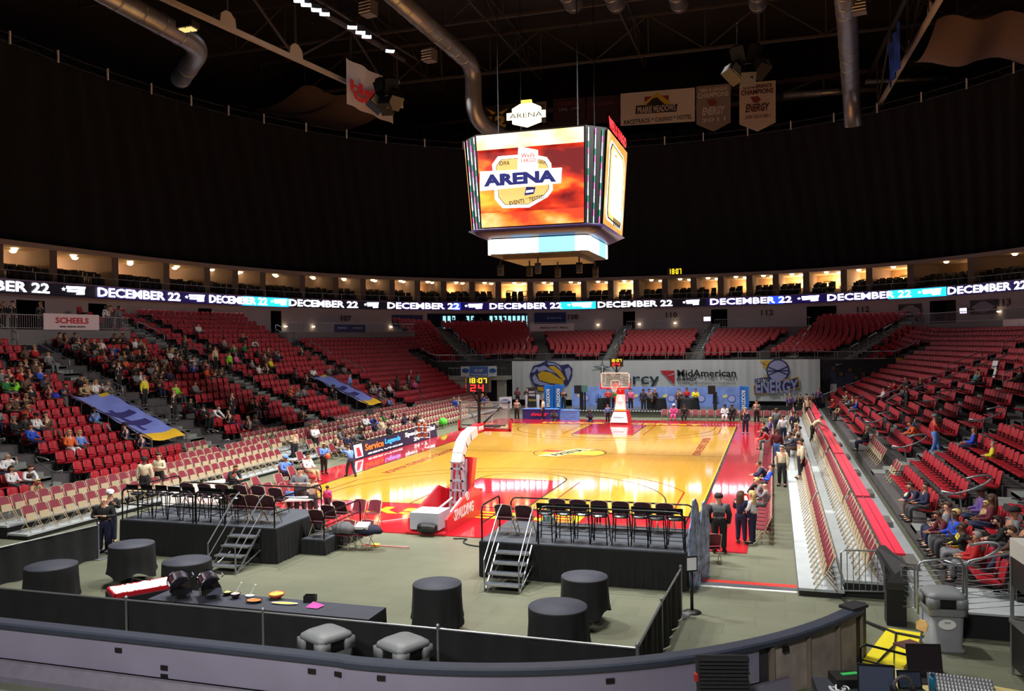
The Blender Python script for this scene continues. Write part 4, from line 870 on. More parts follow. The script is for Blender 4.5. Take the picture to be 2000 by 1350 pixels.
# ------------------------------------------------------------------ high round tables
def htable(x, y, lab, r=.50, h=.93, hem=.12, seed=0, base=True):
    t = thing('cocktail_table', lab, 'table', (x, y, 0)); rr = random.Random(seed); n = 56; mb = MB(); prof = []; ph = rr.uniform(0, 6)
    MB().lathe([(0, h-.02), (r-.005, h-.02), (r-.005, h+.0), (0, h+.0)], 32).obj('tabletop', dark, t); p = MB(); p.tube([(0, 0, 0), (0, 0, h-.02)], .04, 8)
    for k in range(4): a = k*PI/2+.5; p.tube([(0, 0, .1), (.3*math.cos(a), .3*math.sin(a), .02)], [.03, .02], 5)
    p.obj('pedestal', steel, t)
    for (z, k) in ((h+.006, 0), (h+.006, 1), (h-.02, 1.015), (h-.25, 1.02), (h-.55, 1.05), (0, 1.1)):
        for i in range(n):
            a = 2*PI*i/n; hz = hem+.16*(.5-.5*math.cos(4*a+ph)) if z == 0 else z; fold = 1+(.06*math.sin(11*a+ph)+.03*math.sin(5*a+1))*(0 if z > h-.1 else (h-hz)/h)
            prof.append((r*k*fold*math.cos(a), r*k*fold*math.sin(a), hz))
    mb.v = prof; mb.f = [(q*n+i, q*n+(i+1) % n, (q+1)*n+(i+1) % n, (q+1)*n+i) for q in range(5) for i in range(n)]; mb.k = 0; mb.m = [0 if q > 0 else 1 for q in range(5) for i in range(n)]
    mb.obj('tablecloth', [cloth_black, lit_top_cloth], t, True); return t
for (x, y, lab, hem, r, seed) in ((-5.3, -27.05, 'round high table in black cloth, leftmost one beside the left drape barrier', .1, .53, 1), (-5.0, -24.95, 'round high table in black cloth just right of the bald man, its hem lifted', .16, .52, 2),
        (-2.62, -25.95, 'round high table in black cloth behind the chafing dishes, near the left stairs', .1, .52, 3), (3.5, -26.22, 'round high table in black cloth standing alone right of the buffet, pointed cloth hem', .1, .48, 4),
        (6.22, -25.0, 'round high table in black cloth beside the right stage, showing its metal foot', .18, .47, 5), (6.17, -27.02, 'round high table in black cloth nearest the camera, in front of another high table', .1, .53, 6)): htable(x, y, lab, r, .93, hem, seed)

# ------------------------------------------------------------------ buffet
def cloth_table(x0, x1, y0, y1, h, name, lab):
    t = thing(name, lab, 'table', ((x0+x1)/2, (y0+y1)/2, 0)); w, l = (x1-x0)/2, (y1-y0)/2; MB().box(-w+.01, w-.01, -l+.01, l-.01, h-.03, h-.004).obj('tabletop', dark, t); lg = MB()
    for x in (-w+.1, w-.1): 
        for y in (-l+.08, l-.08): lg.tube([(x, y, 0), (x, y, h-.03)], .02, 6)
    lg.obj('leg', steel, t) if False else None
    A = []; B = []; n = 120
    for i in range(n+1):
        q = i/n*4; e = int(q) % 4; f = q-int(q); c = [(-w, -l), (w, -l), (w, l), (-w, l), (-w, -l)]; a, b = c[e], c[e+1]; x, y = a[0]+(b[0]-a[0])*f, a[1]+(b[1]-a[1])*f; s_ = 1+.012*math.sin(i*1.9); A.append((x, y, h)); B.append((x*s_, y*(1+.03*math.sin(i*1.9)), .05))
    mb = MB().strip(B, A); mb.mat(1); mb.box(-w, w, -l, l, h-.002, h+.002); mb.obj('tablecloth', [cloth_black, lit_top_cloth], t); return t
cloth_table(-1.75, 3.0, -28.22, -27.5, .8, 'buffet_table', 'long black-clothed buffet table set with food behind the drape barrier')
ct = cloth_table(-.62, .62, -.36, .36, .78, 'ice_table', 'small black-clothed table under the red tray of ice'); p = atz(282, 1150, .8); ct.location = (p[0]-.05, p[1]+.0, 0); ct.rotation_euler = (0, 0, .95)
tr2 = thing('ice_tray', 'red tray heaped with white ice at the left end of the buffet', 'tray', (p[0]-.05, p[1], .785), .95); mb = MB().box(-.6, .6, -.34, .34, 0, .02)
for a in ((-.6, -.57, -.34, .34), (.57, .6, -.34, .34), (-.6, .6, -.34, -.31), (-.6, .6, .31, .34)): mb.box(*a, .02, .08)
mb.obj('tray', mat('red_tray', (196, 30, 44), .4), tr2); ic = MB(); n = 26; rr = random.Random(5)
ic.v = [(-.56+1.12*i/n, -.3+.6*j/n, .05+rr.uniform(0, .045)) for j in range(n+1) for i in range(n+1)]; ic.f = [(j*(n+1)+i, j*(n+1)+i+1, (j+1)*(n+1)+i+1, (j+1)*(n+1)+i) for j in range(n) for i in range(n)]; ic.m = [0]*len(ic.f); io = ic.obj('ice', mat('crushed_ice', (238, 240, 244), .4), tr2); io['kind'] = 'stuff'
chrome = mat('polished_chrome', (200, 200, 206), .1, 1.0); chafe0 = None
for px, lab in ((352, 'chrome roll-top chafing dish at the left end of the buffet'), (410, 'chrome roll-top chafing dish beside the row of dips')):
    q = atz(px, 1168, .8)
    t = thing('chafing_dish', lab, 'chafing dish', (q[0], q[1], .804), -.8); fr_ = MB()
    for x in (-.24, .24):
        for y in (-.15, .15): fr_.tube([(x, y, 0), (x, y, .16)], .012, 5)
    fr_.box(-.27, .27, -.18, .18, .15, .17); fr_.obj('stand', chrome, t); MB().prism([(-.27, -.18, .12), (.27, -.18, .12), (.29, -.2, .25), (-.29, -.2, .25)], (0, .38, 0)).obj('pan', chrome, t)
    ld = MB(); prof = [(-.29+.0, .21*math.cos(a), .26+.21*math.sin(a)) for a in np.linspace(PI*.25, PI*1.1, 12)]; ld.strip(prof, [(.29, y, z) for _, y, z in prof]); ld.add(prof, [tuple(range(len(prof)))]); ld.add([(.29, y, z) for _, y, z in prof], [tuple(range(len(prof)))])
    ld.obj('roll_lid', mat('dark_chrome', (120, 116, 130), .2, 1.0), t, True); MB().tube([(-.12, .2, .4), (-.12, .24, .43), (.12, .24, .43), (.12, .2, .4)], .01, 5).obj('handle', chrome, t)
    rm = MB(); rm.tube(prof, .012, 5); rm.tube([(.29, y, z) for _, y, z in prof], .012, 5); rm.obj('lid_rim_highlight', chrome, t)  # chrome tubes put in as bright highlights along the lid edges
def dish(px, py, lab, cat, r, col, colf, h=.07, sx=1, sy=1, name='serving_bowl', spoon=False):
    q = atz(px, py, .81); t = thing(name, lab, cat, (q[0], q[1], .803), .1); MB().lathe([(r*.5, 0), (r*.9, h*.6), (r, h), (r*.94, h), (r*.8, h*.6), (0, h*.5)], 16, sx=sx, sy=sy).obj('bowl', col, t, True)
    f = MB(); rr = random.Random(px); n = 16; f.v = [(0, 0, h*1.15)]+[(r*q_*.86*sx*math.cos(2*PI*i/n), r*q_*.86*sy*math.sin(2*PI*i/n), h*(.85+rr.uniform(0, .5)*(1.2-q_))) for q_ in (.5, 1) for i in range(n)]
    f.f = [(0, 1+i, 1+(i+1) % n) for i in range(n)]+[(1+i, 1+n+i, 1+n+(i+1) % n, 1+(i+1) % n) for i in range(n)]; f.m = [0]*len(f.f); f.obj('food', colf, t)
    if spoon: sp = MB().tube([(0, 0, h), (.08, .06, h+.16)], .008, 5); sp.ball((.09, .065, h+.18), .022, 8, 5); sp.obj('spoon', white, t)
    return t
food_or = mat('food_orange', (226, 130, 50), .6, noise=.4, scale=30); food_ye = mat('food_yellow', (232, 206, 90), .6, noise=.3, scale=30); glassy = mat('dark_bowl', (44, 30, 36), .3)
dish(444, 1162, 'bowl of pale green dip, leftmost bowl on the buffet', 'bowl', .09, glassy, mat('green_dip', (206, 216, 130), .6)); dish(460, 1168, 'dark bowl of white dip next to the green dip', 'bowl', .1, glassy, mat('white_dip', (236, 228, 220), .5), .1, spoon=True); dish(488, 1166, 'small white dish with a spoon between the dips and the orange platter', 'bowl', .08, white, white, .04, 1.2, .8, spoon=True)
dish(496, 1176, 'square platter of red and orange vegetables on the buffet', 'platter', .15, glassy, food_or, .05, 1.1, .8, 'serving_platter'); dish(540, 1168, 'orange bowl heaped with chips on the buffet', 'bowl', .16, mat('orange_bowl', (200, 100, 50), .4), food_ye, .1); dish(556, 1180, 'long narrow platter of yellow slices on the buffet', 'platter', .14, white, food_ye, .03, 2.0, .45, 'serving_platter')
q = atz(606, 1172, .83); t = thing('napkin_box', 'small black box on the buffet behind the pink napkins', 'box', (q[0], q[1], .803), .2); bb = MB()
for a in ((-.11, .11, -.08, -.07), (-.11, .11, .07, .08), (-.11, -.1, -.08, .08), (.1, .11, -.08, .08)): bb.box(*a, 0, .12)
bb.box(-.11, .11, -.08, .08, 0, .01); bb.obj('box', black, t)
q = atz(615, 1184, .82); tag(MB().add([(-.14, -.1, .01), (.12, -.12, .015), (.16, .08, .02), (-.1, .12, .06), (.02, .0, .05)], [(0, 1, 4), (1, 2, 4), (2, 3, 4), (3, 0, 4), (3, 2, 1, 0)]).obj('napkins', mat('magenta_paper', (214, 70, 170), .6)), 'magenta paper napkins fanned near the end of the buffet', 'napkins').location = (q[0], q[1], .804)

# ------------------------------------------------------------------ trash bins
bin_g = mat('grey_bin_plastic', (126, 130, 134), .5, noise=.06, scale=5)
def rrect(w, l, r, z, n=6):
    P = []
    for cx_, cy_, a0 in ((w-r, l-r, 0), (-w+r, l-r, PI/2), (-w+r, -l+r, PI), (w-r, -l+r, 1.5*PI)):
        for i in range(n+1): a = a0+PI/2*i/n; P.append((cx_+r*math.cos(a), cy_+r*math.sin(a), z))
    return P
def loft(mb, rings, cap=True):
    n = len(rings[0]); o = len(mb.v)
    for R in rings: mb.v += [tuple(p) for p in R]
    f = [(o+q*n+i, o+q*n+(i+1) % n, o+(q+1)*n+(i+1) % n, o+(q+1)*n+i) for q in range(len(rings)-1) for i in range(n)]
    if cap: f += [tuple(range(o, o+n))[::-1], tuple(range(o+(len(rings)-1)*n, o+len(rings)*n))]
    mb.f += f; mb.m += [mb.k]*len(f); return mb
def trash(x, y, rz, lab, sign=False):
    t = thing('trash_bin', lab, 'trash bin', (x, y, 0), rz)
    loft(MB(), [rrect(.31, .31, .1, 0), rrect(.31, .31, .1, .06), rrect(.27, .27, .1, .1), rrect(.29, .29, .1, .68)]).obj('body', bin_g, t, True)
    hood = MB(); loft(hood, [rrect(.31, .31, .1, .66), rrect(.33, .33, .11, .7), rrect(.33, .33, .11, .8)], False); loft(hood, [rrect(.335, .335, .11, .97), rrect(.32, .32, .12, 1.03), rrect(.25, .25, .12, 1.08), rrect(.1, .1, .09, 1.1)])
    for sx in (-1, 1):
        for sy in (-1, 1): hood.box(min(sx*.14, sx*.33), max(sx*.14, sx*.33), min(sy*.14, sy*.33), max(sy*.14, sy*.33), .79, .98)
    hood.obj('hood', bin_g, t, True); MB().box(-.29, .29, -.29, .29, .74, 1.0).obj('opening', black, t)
    if sign: MB().lathe([(0, 0), (.15, 0), (.15, .006), (0, .006)], 24, sy=.62).obj('round_sticker', white, t); s_ = t.children[-1]; s_.rotation_euler = (PI/2, 0, 0); s_.location = (-.02, -.30, .52); text('WM', .1, (-.02, -.31, .55), (PI/2, 0, 0), mat('sticker_green', (60, 90, 70)), t, 'sticker_lettering', fit=(.1, .04), extrude=.002)
    return t
trash(12.85, -24.72, .12, 'grey trash bin with an oval white sticker, by the railings at the right', True); trash(2.95, -29.62, -.45, 'grey domed trash bin behind the rink boards, left one of the two'); trash(4.33, -29.66, -.45, 'grey domed trash bin behind the rink boards, right one of the two')

# ------------------------------------------------------------------ railings of the near right platform
def panel_rail(x0, x1, y, z0, h, lab, n=8, dx=0):
    mb = MB(); mb.tube([(x0, y, z0-.1), (x0, y, z0+h-.12), (x0+.05, y, z0+h-.03), (x0+.12, y, z0+h), (x1-.12, y, z0+h+dx), (x1-.05, y, z0+h-.03+dx), (x1, y, z0+h-.12+dx), (x1, y, z0-.1)], .022, 8)
    for i in range(n): z = z0+.06+(h-.16)*i/(n-1); mb.tube([(x0, y, z), (x1, y, z+dx*.8)], .008, 5)
    tag(mb.obj('guard_railing', pole_grey, None, True), lab, 'railing')
panel_rail(12.52, 13.3, -24.12, .5, .92, 'steel railing with horizontal bars directly behind the grey trash bin', 9, .1); panel_rail(13.36, 14.6, -24.12, .5, 1.0, 'steel railing with horizontal bars between the trash bin and the pretzel stand', 9, .25)
mb = MB(); mb.tube([(12.3, -23.66, .4), (12.3, -23.66, 1.2), (12.5, -23.9, 1.25), (12.5, -23.9, .45), (12.3, -23.66, .4)], .02, 8)
for i in range(7): z = .52+i*.1; mb.tube([(12.3, -23.66, z), (12.5, -23.9, z)], .007, 4)
tag(mb.obj('gate_railing', pole_grey), 'small steel gate leaf at the corner beside the black padded post', 'railing')
mb = MB(); mb.tube([(11.3, -22.02, .16), (11.3, -22.02, 1.0), (11.36, -22.02, 1.05), (12.1, -22.02, 1.08), (12.16, -22.02, 1.03), (12.16, -22.02, .2), (11.3, -22.02, .16)], .02, 8)
for i in range(1, 7): x = 11.3+.86*i/7; mb.tube([(x, -22.02, .18), (x, -22.02, 1.05)], .009, 5)
tag(mb.obj('riser_gate', pole_grey), 'steel gate with vertical bars at the near end of the upper white riser', 'railing')
mb = MB(); rail_loop(mb, 13.75, -22.9, .5, -.8, .3); tag(mb.obj('handrail', pole_grey, None, True), 'curled steel handrail behind the near platform railings on the right', 'handrail')
# long railing at the far end of the right stand
mb = MB()
for i in range(6):
    x0, x1 = 13.5+i*1.5, 14.9+i*1.5; z0, z1 = .35+.42*(x0-13.5), .35+.42*(x1-13.5); mb.tube([(x0, 29.4, z0), (x0, 29.4, z0+.75), (x1, 29.4, z1+.75), (x1, 29.4, z1)], .03, 5)
    for k in range(5): mb.tube([(x0, 29.4, z0+.12+k*.12), (x1, 29.4, z1+.12+k*.12)], .014, 4)
tag(mb.obj('stepped_railing', mat('pale_rail', (176, 188, 182), .4, .3)), 'pale stepped railing climbing the far end of the right stand', 'railing')

# ------------------------------------------------------------------ ramp, chair, desk and kiosk in the right foreground
tag(MB().prism([(11.38, -25.85, .0), (11.95, -26.25, .0), (12.62, -24.12, 0), (12.0, -23.98, 0)], (0, 0, .045)).obj('cable_ramp', mat('yellow_plastic', (236, 220, 46), .45, noise=.05)), 'bright yellow plate on the floor between the rink boards and the trash bin', 'floor plate')
mb = MB(); mb.tube([(11.3, -22.1, .03), (11.6, -23.6, .03), (12.1, -24.3, .06), (12.6, -24.5, .06)], .03, 5); tag(mb.obj('cable', black), 'thick black cable running from the risers across the yellow plate', 'cable')
mb = MB(); mb.tube([(12.1, -24.35, .07), (12.0, -25.0, .07), (11.75, -25.6, .07), (11.5, -26.2, .03)], .018, 5); tag(mb.obj('cable', black), 'thin black cable curving over the yellow plate towards the desk', 'cable')
t = thing('school_chair', 'chair with a pale wooden back and brown seat beside the yellow plate', 'chair', (12.15, -25.95, 0), 2.3)
MB().bx((0, 0, .40), (.42, .42, .03)).obj('seat', mat('brown_seat', (104, 72, 66), .5), t); MB().prism([(-.1, -.25, .62), (.1, -.25, .62), (.12, -.27, .74), (.05, -.29, .8), (-.05, -.29, .8), (-.12, -.27, .74)], (0, .02, 0)).obj('backrest', mat('pale_wood', (222, 180, 110), .5), t)
for sx in (-1, 1):
    for sy in (-1, 1): MB().tube([(sx*.2, sy*.2, 0), (sx*.19, sy*.19, .39)], .014, 5).obj('leg', steel, t)
MB().tube([(.0, -.2, .4), (0, -.27, .66)], .02, 5).obj('back_post', steel, t)
t = thing('hand_cart', 'low black tubular hand cart frame behind the equipment desk', 'cart', (11.62, -27.0, 0), -.25); mb = MB(); mb.tube([(-.38, 0, .1), (-.38, 0, .62), (-.3, 0, .68), (.34, 0, .62), (.4, 0, .56), (.4, 0, .1)], .02, 8); mb.tube([(-.38, 0, .42), (.4, 0, .36)], .015, 6); mb.obj('handle', rail_black, t); MB().box(-.4, .4, -.5, .05, .08, .12).obj('platform', rail_black, t)
wood_desk = mat('desk_laminate', (206, 190, 130), .5)
def desk(name, x, y, rz, w, l, h, M, lab):
    t = thing(name, lab, 'table', (x, y, 0), rz); MB().bx((0, 0, h), (w, l, .04)).obj('tabletop', M, t)
    for sx in (-1, 1):
        for sy in (-1, 1): MB().tube([(sx*(w/2-.08), sy*(l/2-.06), 0), (sx*(w/2-.08), sy*(l/2-.06), h-.02)], .018, 6).obj('leg', rail_black, t)
    return t
desk('folding_table', 12.25, -28.5, -.28, 2.0, .8, .68, wood_desk, 'pale laminate table with mixing console at the bottom right'); 
tb = thing('equipment_case', 'black equipment case at the bottom, left of the laptop table', 'case', (10.9, -28.85, 0), .1); MB().box(-.42, .42, -.4, .4, .0, .66).obj('body', mat('case_slate', (50, 54, 64), .5), tb); MB().box(-.43, .43, -.41, .41, .62, .65).obj('edge_band', black, tb)
def screen(x, y, z, rz, w, h, lab, on, tilt=.2):
    t = thing('laptop' if on < 2 else 'monitor', lab, 'computer', (x, y, z), rz); MB().bx((0, -.12, .012), (w, .26, .024)).obj('keyboard_base', dark, t)
    MB().prism([(-w/2, .02, .02), (w/2, .02, .02), (w/2, .02+h*math.sin(tilt), h), (-w/2, .02+h*math.sin(tilt), h)], (0, .02, 0)).obj('lid', black, t)
    MB().prism([(-w/2+.02, .015, .04), (w/2-.02, .015, .04), (w/2-.02, .013+h*math.sin(tilt)*.94, h-.03), (-w/2+.02, .013+h*math.sin(tilt)*.94, h-.03)], (0, .002, 0)).obj('display', mat('display_%d' % on, [(46, 52, 66), (34, 28, 30), (60, 66, 84)][on], .2, emit=.5), t); return t
screen(12.03, -28.22, .70, .22, .5, .46, 'open laptop showing a dark editing screen, beside the pale-backed chair', 1); screen(11.28, -28.95, .66, .1, .5, .42, 'dark monitor standing on the black equipment case', 2, .05); screen(11.75, -28.75, .70, .3, .34, .26, 'small open laptop behind the grey headphones', 0)
t = thing('mixing_console', 'grey mixing console with rows of faders on the pale table', 'mixer', (12.42, -28.55, .70), -.1); MB().prism([(-.42, -.28, 0), (.42, -.28, 0), (.42, .28, .07), (-.42, .28, .07)], (0, 0, .03)).obj('body', mat('mixer_grey', (90, 92, 100), .4), t); fk = MB()
for i in range(18):
    for j in range(5): fk.bx((-.38+i*.045, -.22+j*.11, .06+.04*(j/4)), (.018, .05 if j < 2 else .02, .03))
fk.obj('faders', white, t)
t = thing('drink_bottle', 'blue drink bottle standing before the mixing console', 'bottle', (12.02, -28.78, .70)); MB().lathe([(0, 0), (.045, 0), (.045, .2), (.03, .24), (0, .24)], 14).obj('body', mat('bottle_blue', (30, 110, 150), .3), t, True); MB().lathe([(0, .24), (.03, .24), (.03, .28), (0, .28)], 12).obj('cap', mat('bottle_cap', (20, 70, 100), .4), t)
t = thing('headphones', 'grey headphones lying on the pale table', 'headphones', (11.62, -28.95, .70), .4); mb = MB(); mb.tube([(.14*math.cos(a), 0, .12+.14*math.sin(a)) for a in np.linspace(0, PI, 12)], .022, 8); mb.obj('headband', mat('headset_grey', (86, 82, 84), .6), t, True); MB().ball((-.14, 0, .1), .07, 10, 7, (.6, 1, 1)).obj('ear_cup', dark, t, True); MB().ball((.14, 0, .1), .07, 10, 7, (.6, 1, 1)).obj('ear_cup', dark, t, True)
t = thing('paper_stack', 'black binder with a green label lying on the equipment case', 'binder', (10.95, -28.6, .66), .3); MB().bx((0, 0, .06), (.5, .36, .12)).obj('binder', black, t); MB().bx((.02, .05, .123), (.26, .08, .006), (0, 0, .2)).obj('label', mat('green_label', (50, 190, 90), .5), t)
mb = MB(); mb.tube([(10.78+.14*math.cos(a*2.1)*math.cos(a*.3), -28.9+.1*math.sin(a*2.1), .68+.02*math.sin(a*5)) for a in np.linspace(0, 9, 60)], .012, 5); tag(mb.obj('cable_coil', white), 'coil of white cable on the black equipment case', 'cable')
t = thing('foam_case', 'open hard case with ridged black foam, at the bottom before the rink boards', 'case', (9.2, -29.45, 0), .25); q = MB().bx((0, 0, .86), (.74, .1, .66), (-.25, 0, 0)); q.obj('lid', mat('case_foam', (40, 40, 44), .9, bump=.6, scale=14), t); MB().box(-.3, .6, -.6, -.1, 0, .56).obj('body', black, t)
rg = MB(); 
for i in range(12): rg.bx((0, -.13+.012*i, .58+i*.05), (.68, .04, .02), (-.25, 0, 0))
rg.obj('foam_ridges', MATS['case_foam'], t)
for k, sx in enumerate((-.38, .38)): MB().bx((sx, -.02, .9), (.05, .08, .1)).obj('latch', mat('red_latch', (180, 40, 36), .5) if k == 0 else steel, t)
# kiosk
t = thing('pretzel_stand', 'food stand with pretzel signs cut by the right edge of the picture', 'food stand', (14.3, -26.2, 0), .1); m2 = mat('kiosk_enamel', (206, 206, 200), .4); sgn = mat('sign_black', (16, 14, 16), .4); ylw = mat('sign_yellow', (250, 220, 30), emit=.6); redb = mat('sign_red', (226, 30, 36), emit=.35); blub = mat('sign_blue', (40, 110, 220), emit=.35)
MB().box(-.55, .75, -.5, .5, 2.0, 2.3).obj('canopy', m2, t); c2 = MB().box(-.55, .75, -.52, .5, .16, .88); c2.obj('cabinet', sgn, t); MB().box(-.57, .77, -.54, .52, .88, .94).obj('countertop', steel, t); pk = MB()
for x in (-.53, .73):
    for y in (-.48, .48): pk.box(x-.025, x+.025, y-.025, y+.025, 0, 2.0)
pk.obj('frame', steel, t); MB().box(-.54, .74, -.51, .49, 1.5, 2.0).obj('sign_board', sgn, t); MB().box(-.4, -.1, -.3, .1, .94, 1.3).obj('warmer', black, t)
for z, M in ((1.72, redb), (.5, redb)):
    MB().lathe([(0, 0), (.34, 0), (.34, .01), (0, .01)], 24, sy=.62).obj('sign_oval', M, t); s_ = t.children[-1]; s_.rotation_euler = (PI/2, .0, 0); s_.location = (.0, -.53, z-.04); text('SUPER', .2, (-.02, -.555, z+.07), (PI/2, 0, 0), ylw, t, 'sign_lettering', .015, fit=(.8, .16)); text('PRETZEL', .2, (.06, -.555, z-.08), (PI/2, 0, 0), white, t, 'sign_lettering', .01, fit=(.62, .12))
for i, (x, y) in enumerate(((-.45, -.42), (.65, -.42), (-.45, .42), (.65, .42))): MB().lathe([(0, -.025), (.07, -.025), (.07, .025), (0, .025)], 12).obj('caster', black, t); s_ = t.children[-1]; s_.rotation_euler = (PI/2, 0, 0); s_.location = (x, y, .07)

# ------------------------------------------------------------------ stanchion signs, cut-outs, white board
def stanchion(x, y, lab, h=1.05, rz=0.0):
    t = thing('sign_stanchion', lab, 'sign stanchion', (x, y, 0), rz); MB().lathe([(0, 0), (.2, 0), (.19, .02), (.05, .06), (0, .06)], 20).obj('base', black, t, True); MB().tube([(0, 0, .05), (0, 0, h-.22)], .035, 10).obj('post', black, t, True); MB().box(-.13, .13, -.015, .015, h-.22, h+.1).obj('sign_frame', black, t); MB().box(-.105, .105, -.02, -.014, h-.19, h+.07).obj('sign_sheet', white, t)
stanchion(8.25, -23.85, 'black stanchion holding a small white sign beside the right stage', 1.08, .5); stanchion(-7.95, -22.6, 'black stanchion with a white sign left of the bald man', 1.02, -.2)
def cutout(x, y, rz, h, lab, seed):
    t = thing('cutout_display', lab, 'cut-out display', (x, y, 0), rz); P = [(-.2, 0), (.34, 0), (.38, .5), (.36, .9), (.4, 1.2), (.36, 1.55), (.26, 1.85), (.12, 2.0), (-.02, 1.96), (-.08, 1.75), (-.14, 1.5), (-.26, 1.3), (-.3, .9), (-.24, .5)]
    MB().prism([(a, 0, b*h/2) for a, b in P], (0, .03, 0)).obj('panel', mat('frost_print', (136, 160, 200), .5, noise=.8, scale=5), t); MB().prism([(.1, .03, 0), (.1, .35, 0), (.1, .03, .8)], (.02, 0, 0)).obj('strut', white, t)
cutout(8.15, -22.1, 1.25, 2.05, 'tall blue and white cut-out display at the right edge of the stage, front one', 1); cutout(8.3, -21.3, 1.25, 1.85, 'blue and white cut-out display behind the front one, right of the stage', 2)
wb = MB(); wb.prism([(-8.9, -19.2, 0), (-8.05, -17.1, 0), (-8.05, -17.1, 1.15), (-8.9, -19.2, 1.15)], (.06, -.03, 0)); tag(wb.obj('display_board', mat('white_panel', (236, 240, 240), .5)), 'large white panel standing behind the left stage stools', 'panel')
tag(MB().prism([(-7.6, -18.0, .62), (-4.6, -16.9, .62), (-4.4, -17.5, .62), (-7.4, -18.6, .62)], (0, 0, .05)).obj('white_table', mat('white_panel', (236, 240, 240), .5)), 'long white-topped table behind the left stage', 'table')
for i, (a, b) in enumerate(((-7.4, -18.2), (-4.6, -17.2))): pass
# ------------------------------------------------------------------ video cube
JX = -.9
jt = thing('scoreboard_cube', 'huge hanging video cube showing ARENA graphics, above centre court', 'scoreboard', (JX, 0, 0))
orange = mat('screen_orange_glow', (255, 120, 30), emit=1.6); scr_red = mat('screen_red', (214, 30, 26), emit=1.3); scr_white = mat('screen_white', (255, 252, 240), emit=2.4); scr_navy = mat('screen_navy', (36, 44, 120), emit=.9); scr_cream = mat('screen_cream', (255, 206, 120), emit=1.15); scr_black = mat('screen_black', (30, 22, 26), emit=.2); scr_blue = mat('screen_lightblue', (120, 205, 255), emit=2.6)
def fire(name, c0, c1, c2, scale, strength):
    M = bpy.data.materials.new(name); M.use_nodes = True; N = M.node_tree; B = N.nodes['Principled BSDF']; tc = N.nodes.new('ShaderNodeTexCoord'); mp = N.nodes.new('ShaderNodeMapping'); mp.inputs['Scale'].default_value = (1, 1, 1.8)
    n = N.nodes.new('ShaderNodeTexNoise'); n.inputs['Scale'].default_value = scale; n.inputs['Detail'].default_value = 3; r = N.nodes.new('ShaderNodeValToRGB'); e = r.color_ramp.elements
    e[0].position = .43; e[0].color = (*s2l(c0), 1); e[1].position = .74; e[1].color = (*s2l(c2), 1); q = e.new(.56); q.color = (*s2l(c1), 1)
    N.links.new(tc.outputs['Object'], mp.inputs['Vector']); N.links.new(mp.outputs['Vector'], n.inputs['Vector']); N.links.new(n.outputs['Fac'], r.inputs['Fac']); N.links.new(r.outputs['Color'], B.inputs['Emission Color']); B.inputs['Emission Strength'].default_value = strength; B.inputs['Base Color'].default_value = (.02, .02, .02, 1); return M
fire1 = fire('screen_fire', (120, 14, 22), (232, 52, 24), (255, 214, 70), .42, 1.25); fire2 = fire('screen_fire_bands', (224, 60, 30), (255, 130, 40), (255, 226, 150), .5, 1.6); pastel = fire('screen_pastel', (255, 226, 200), (255, 190, 110), (230, 190, 230), .3, 2.2)
ZT, ZB, HT, HB, DT, DB = 15.55, 11.2, 2.62, 2.5, 3.55, 3.25
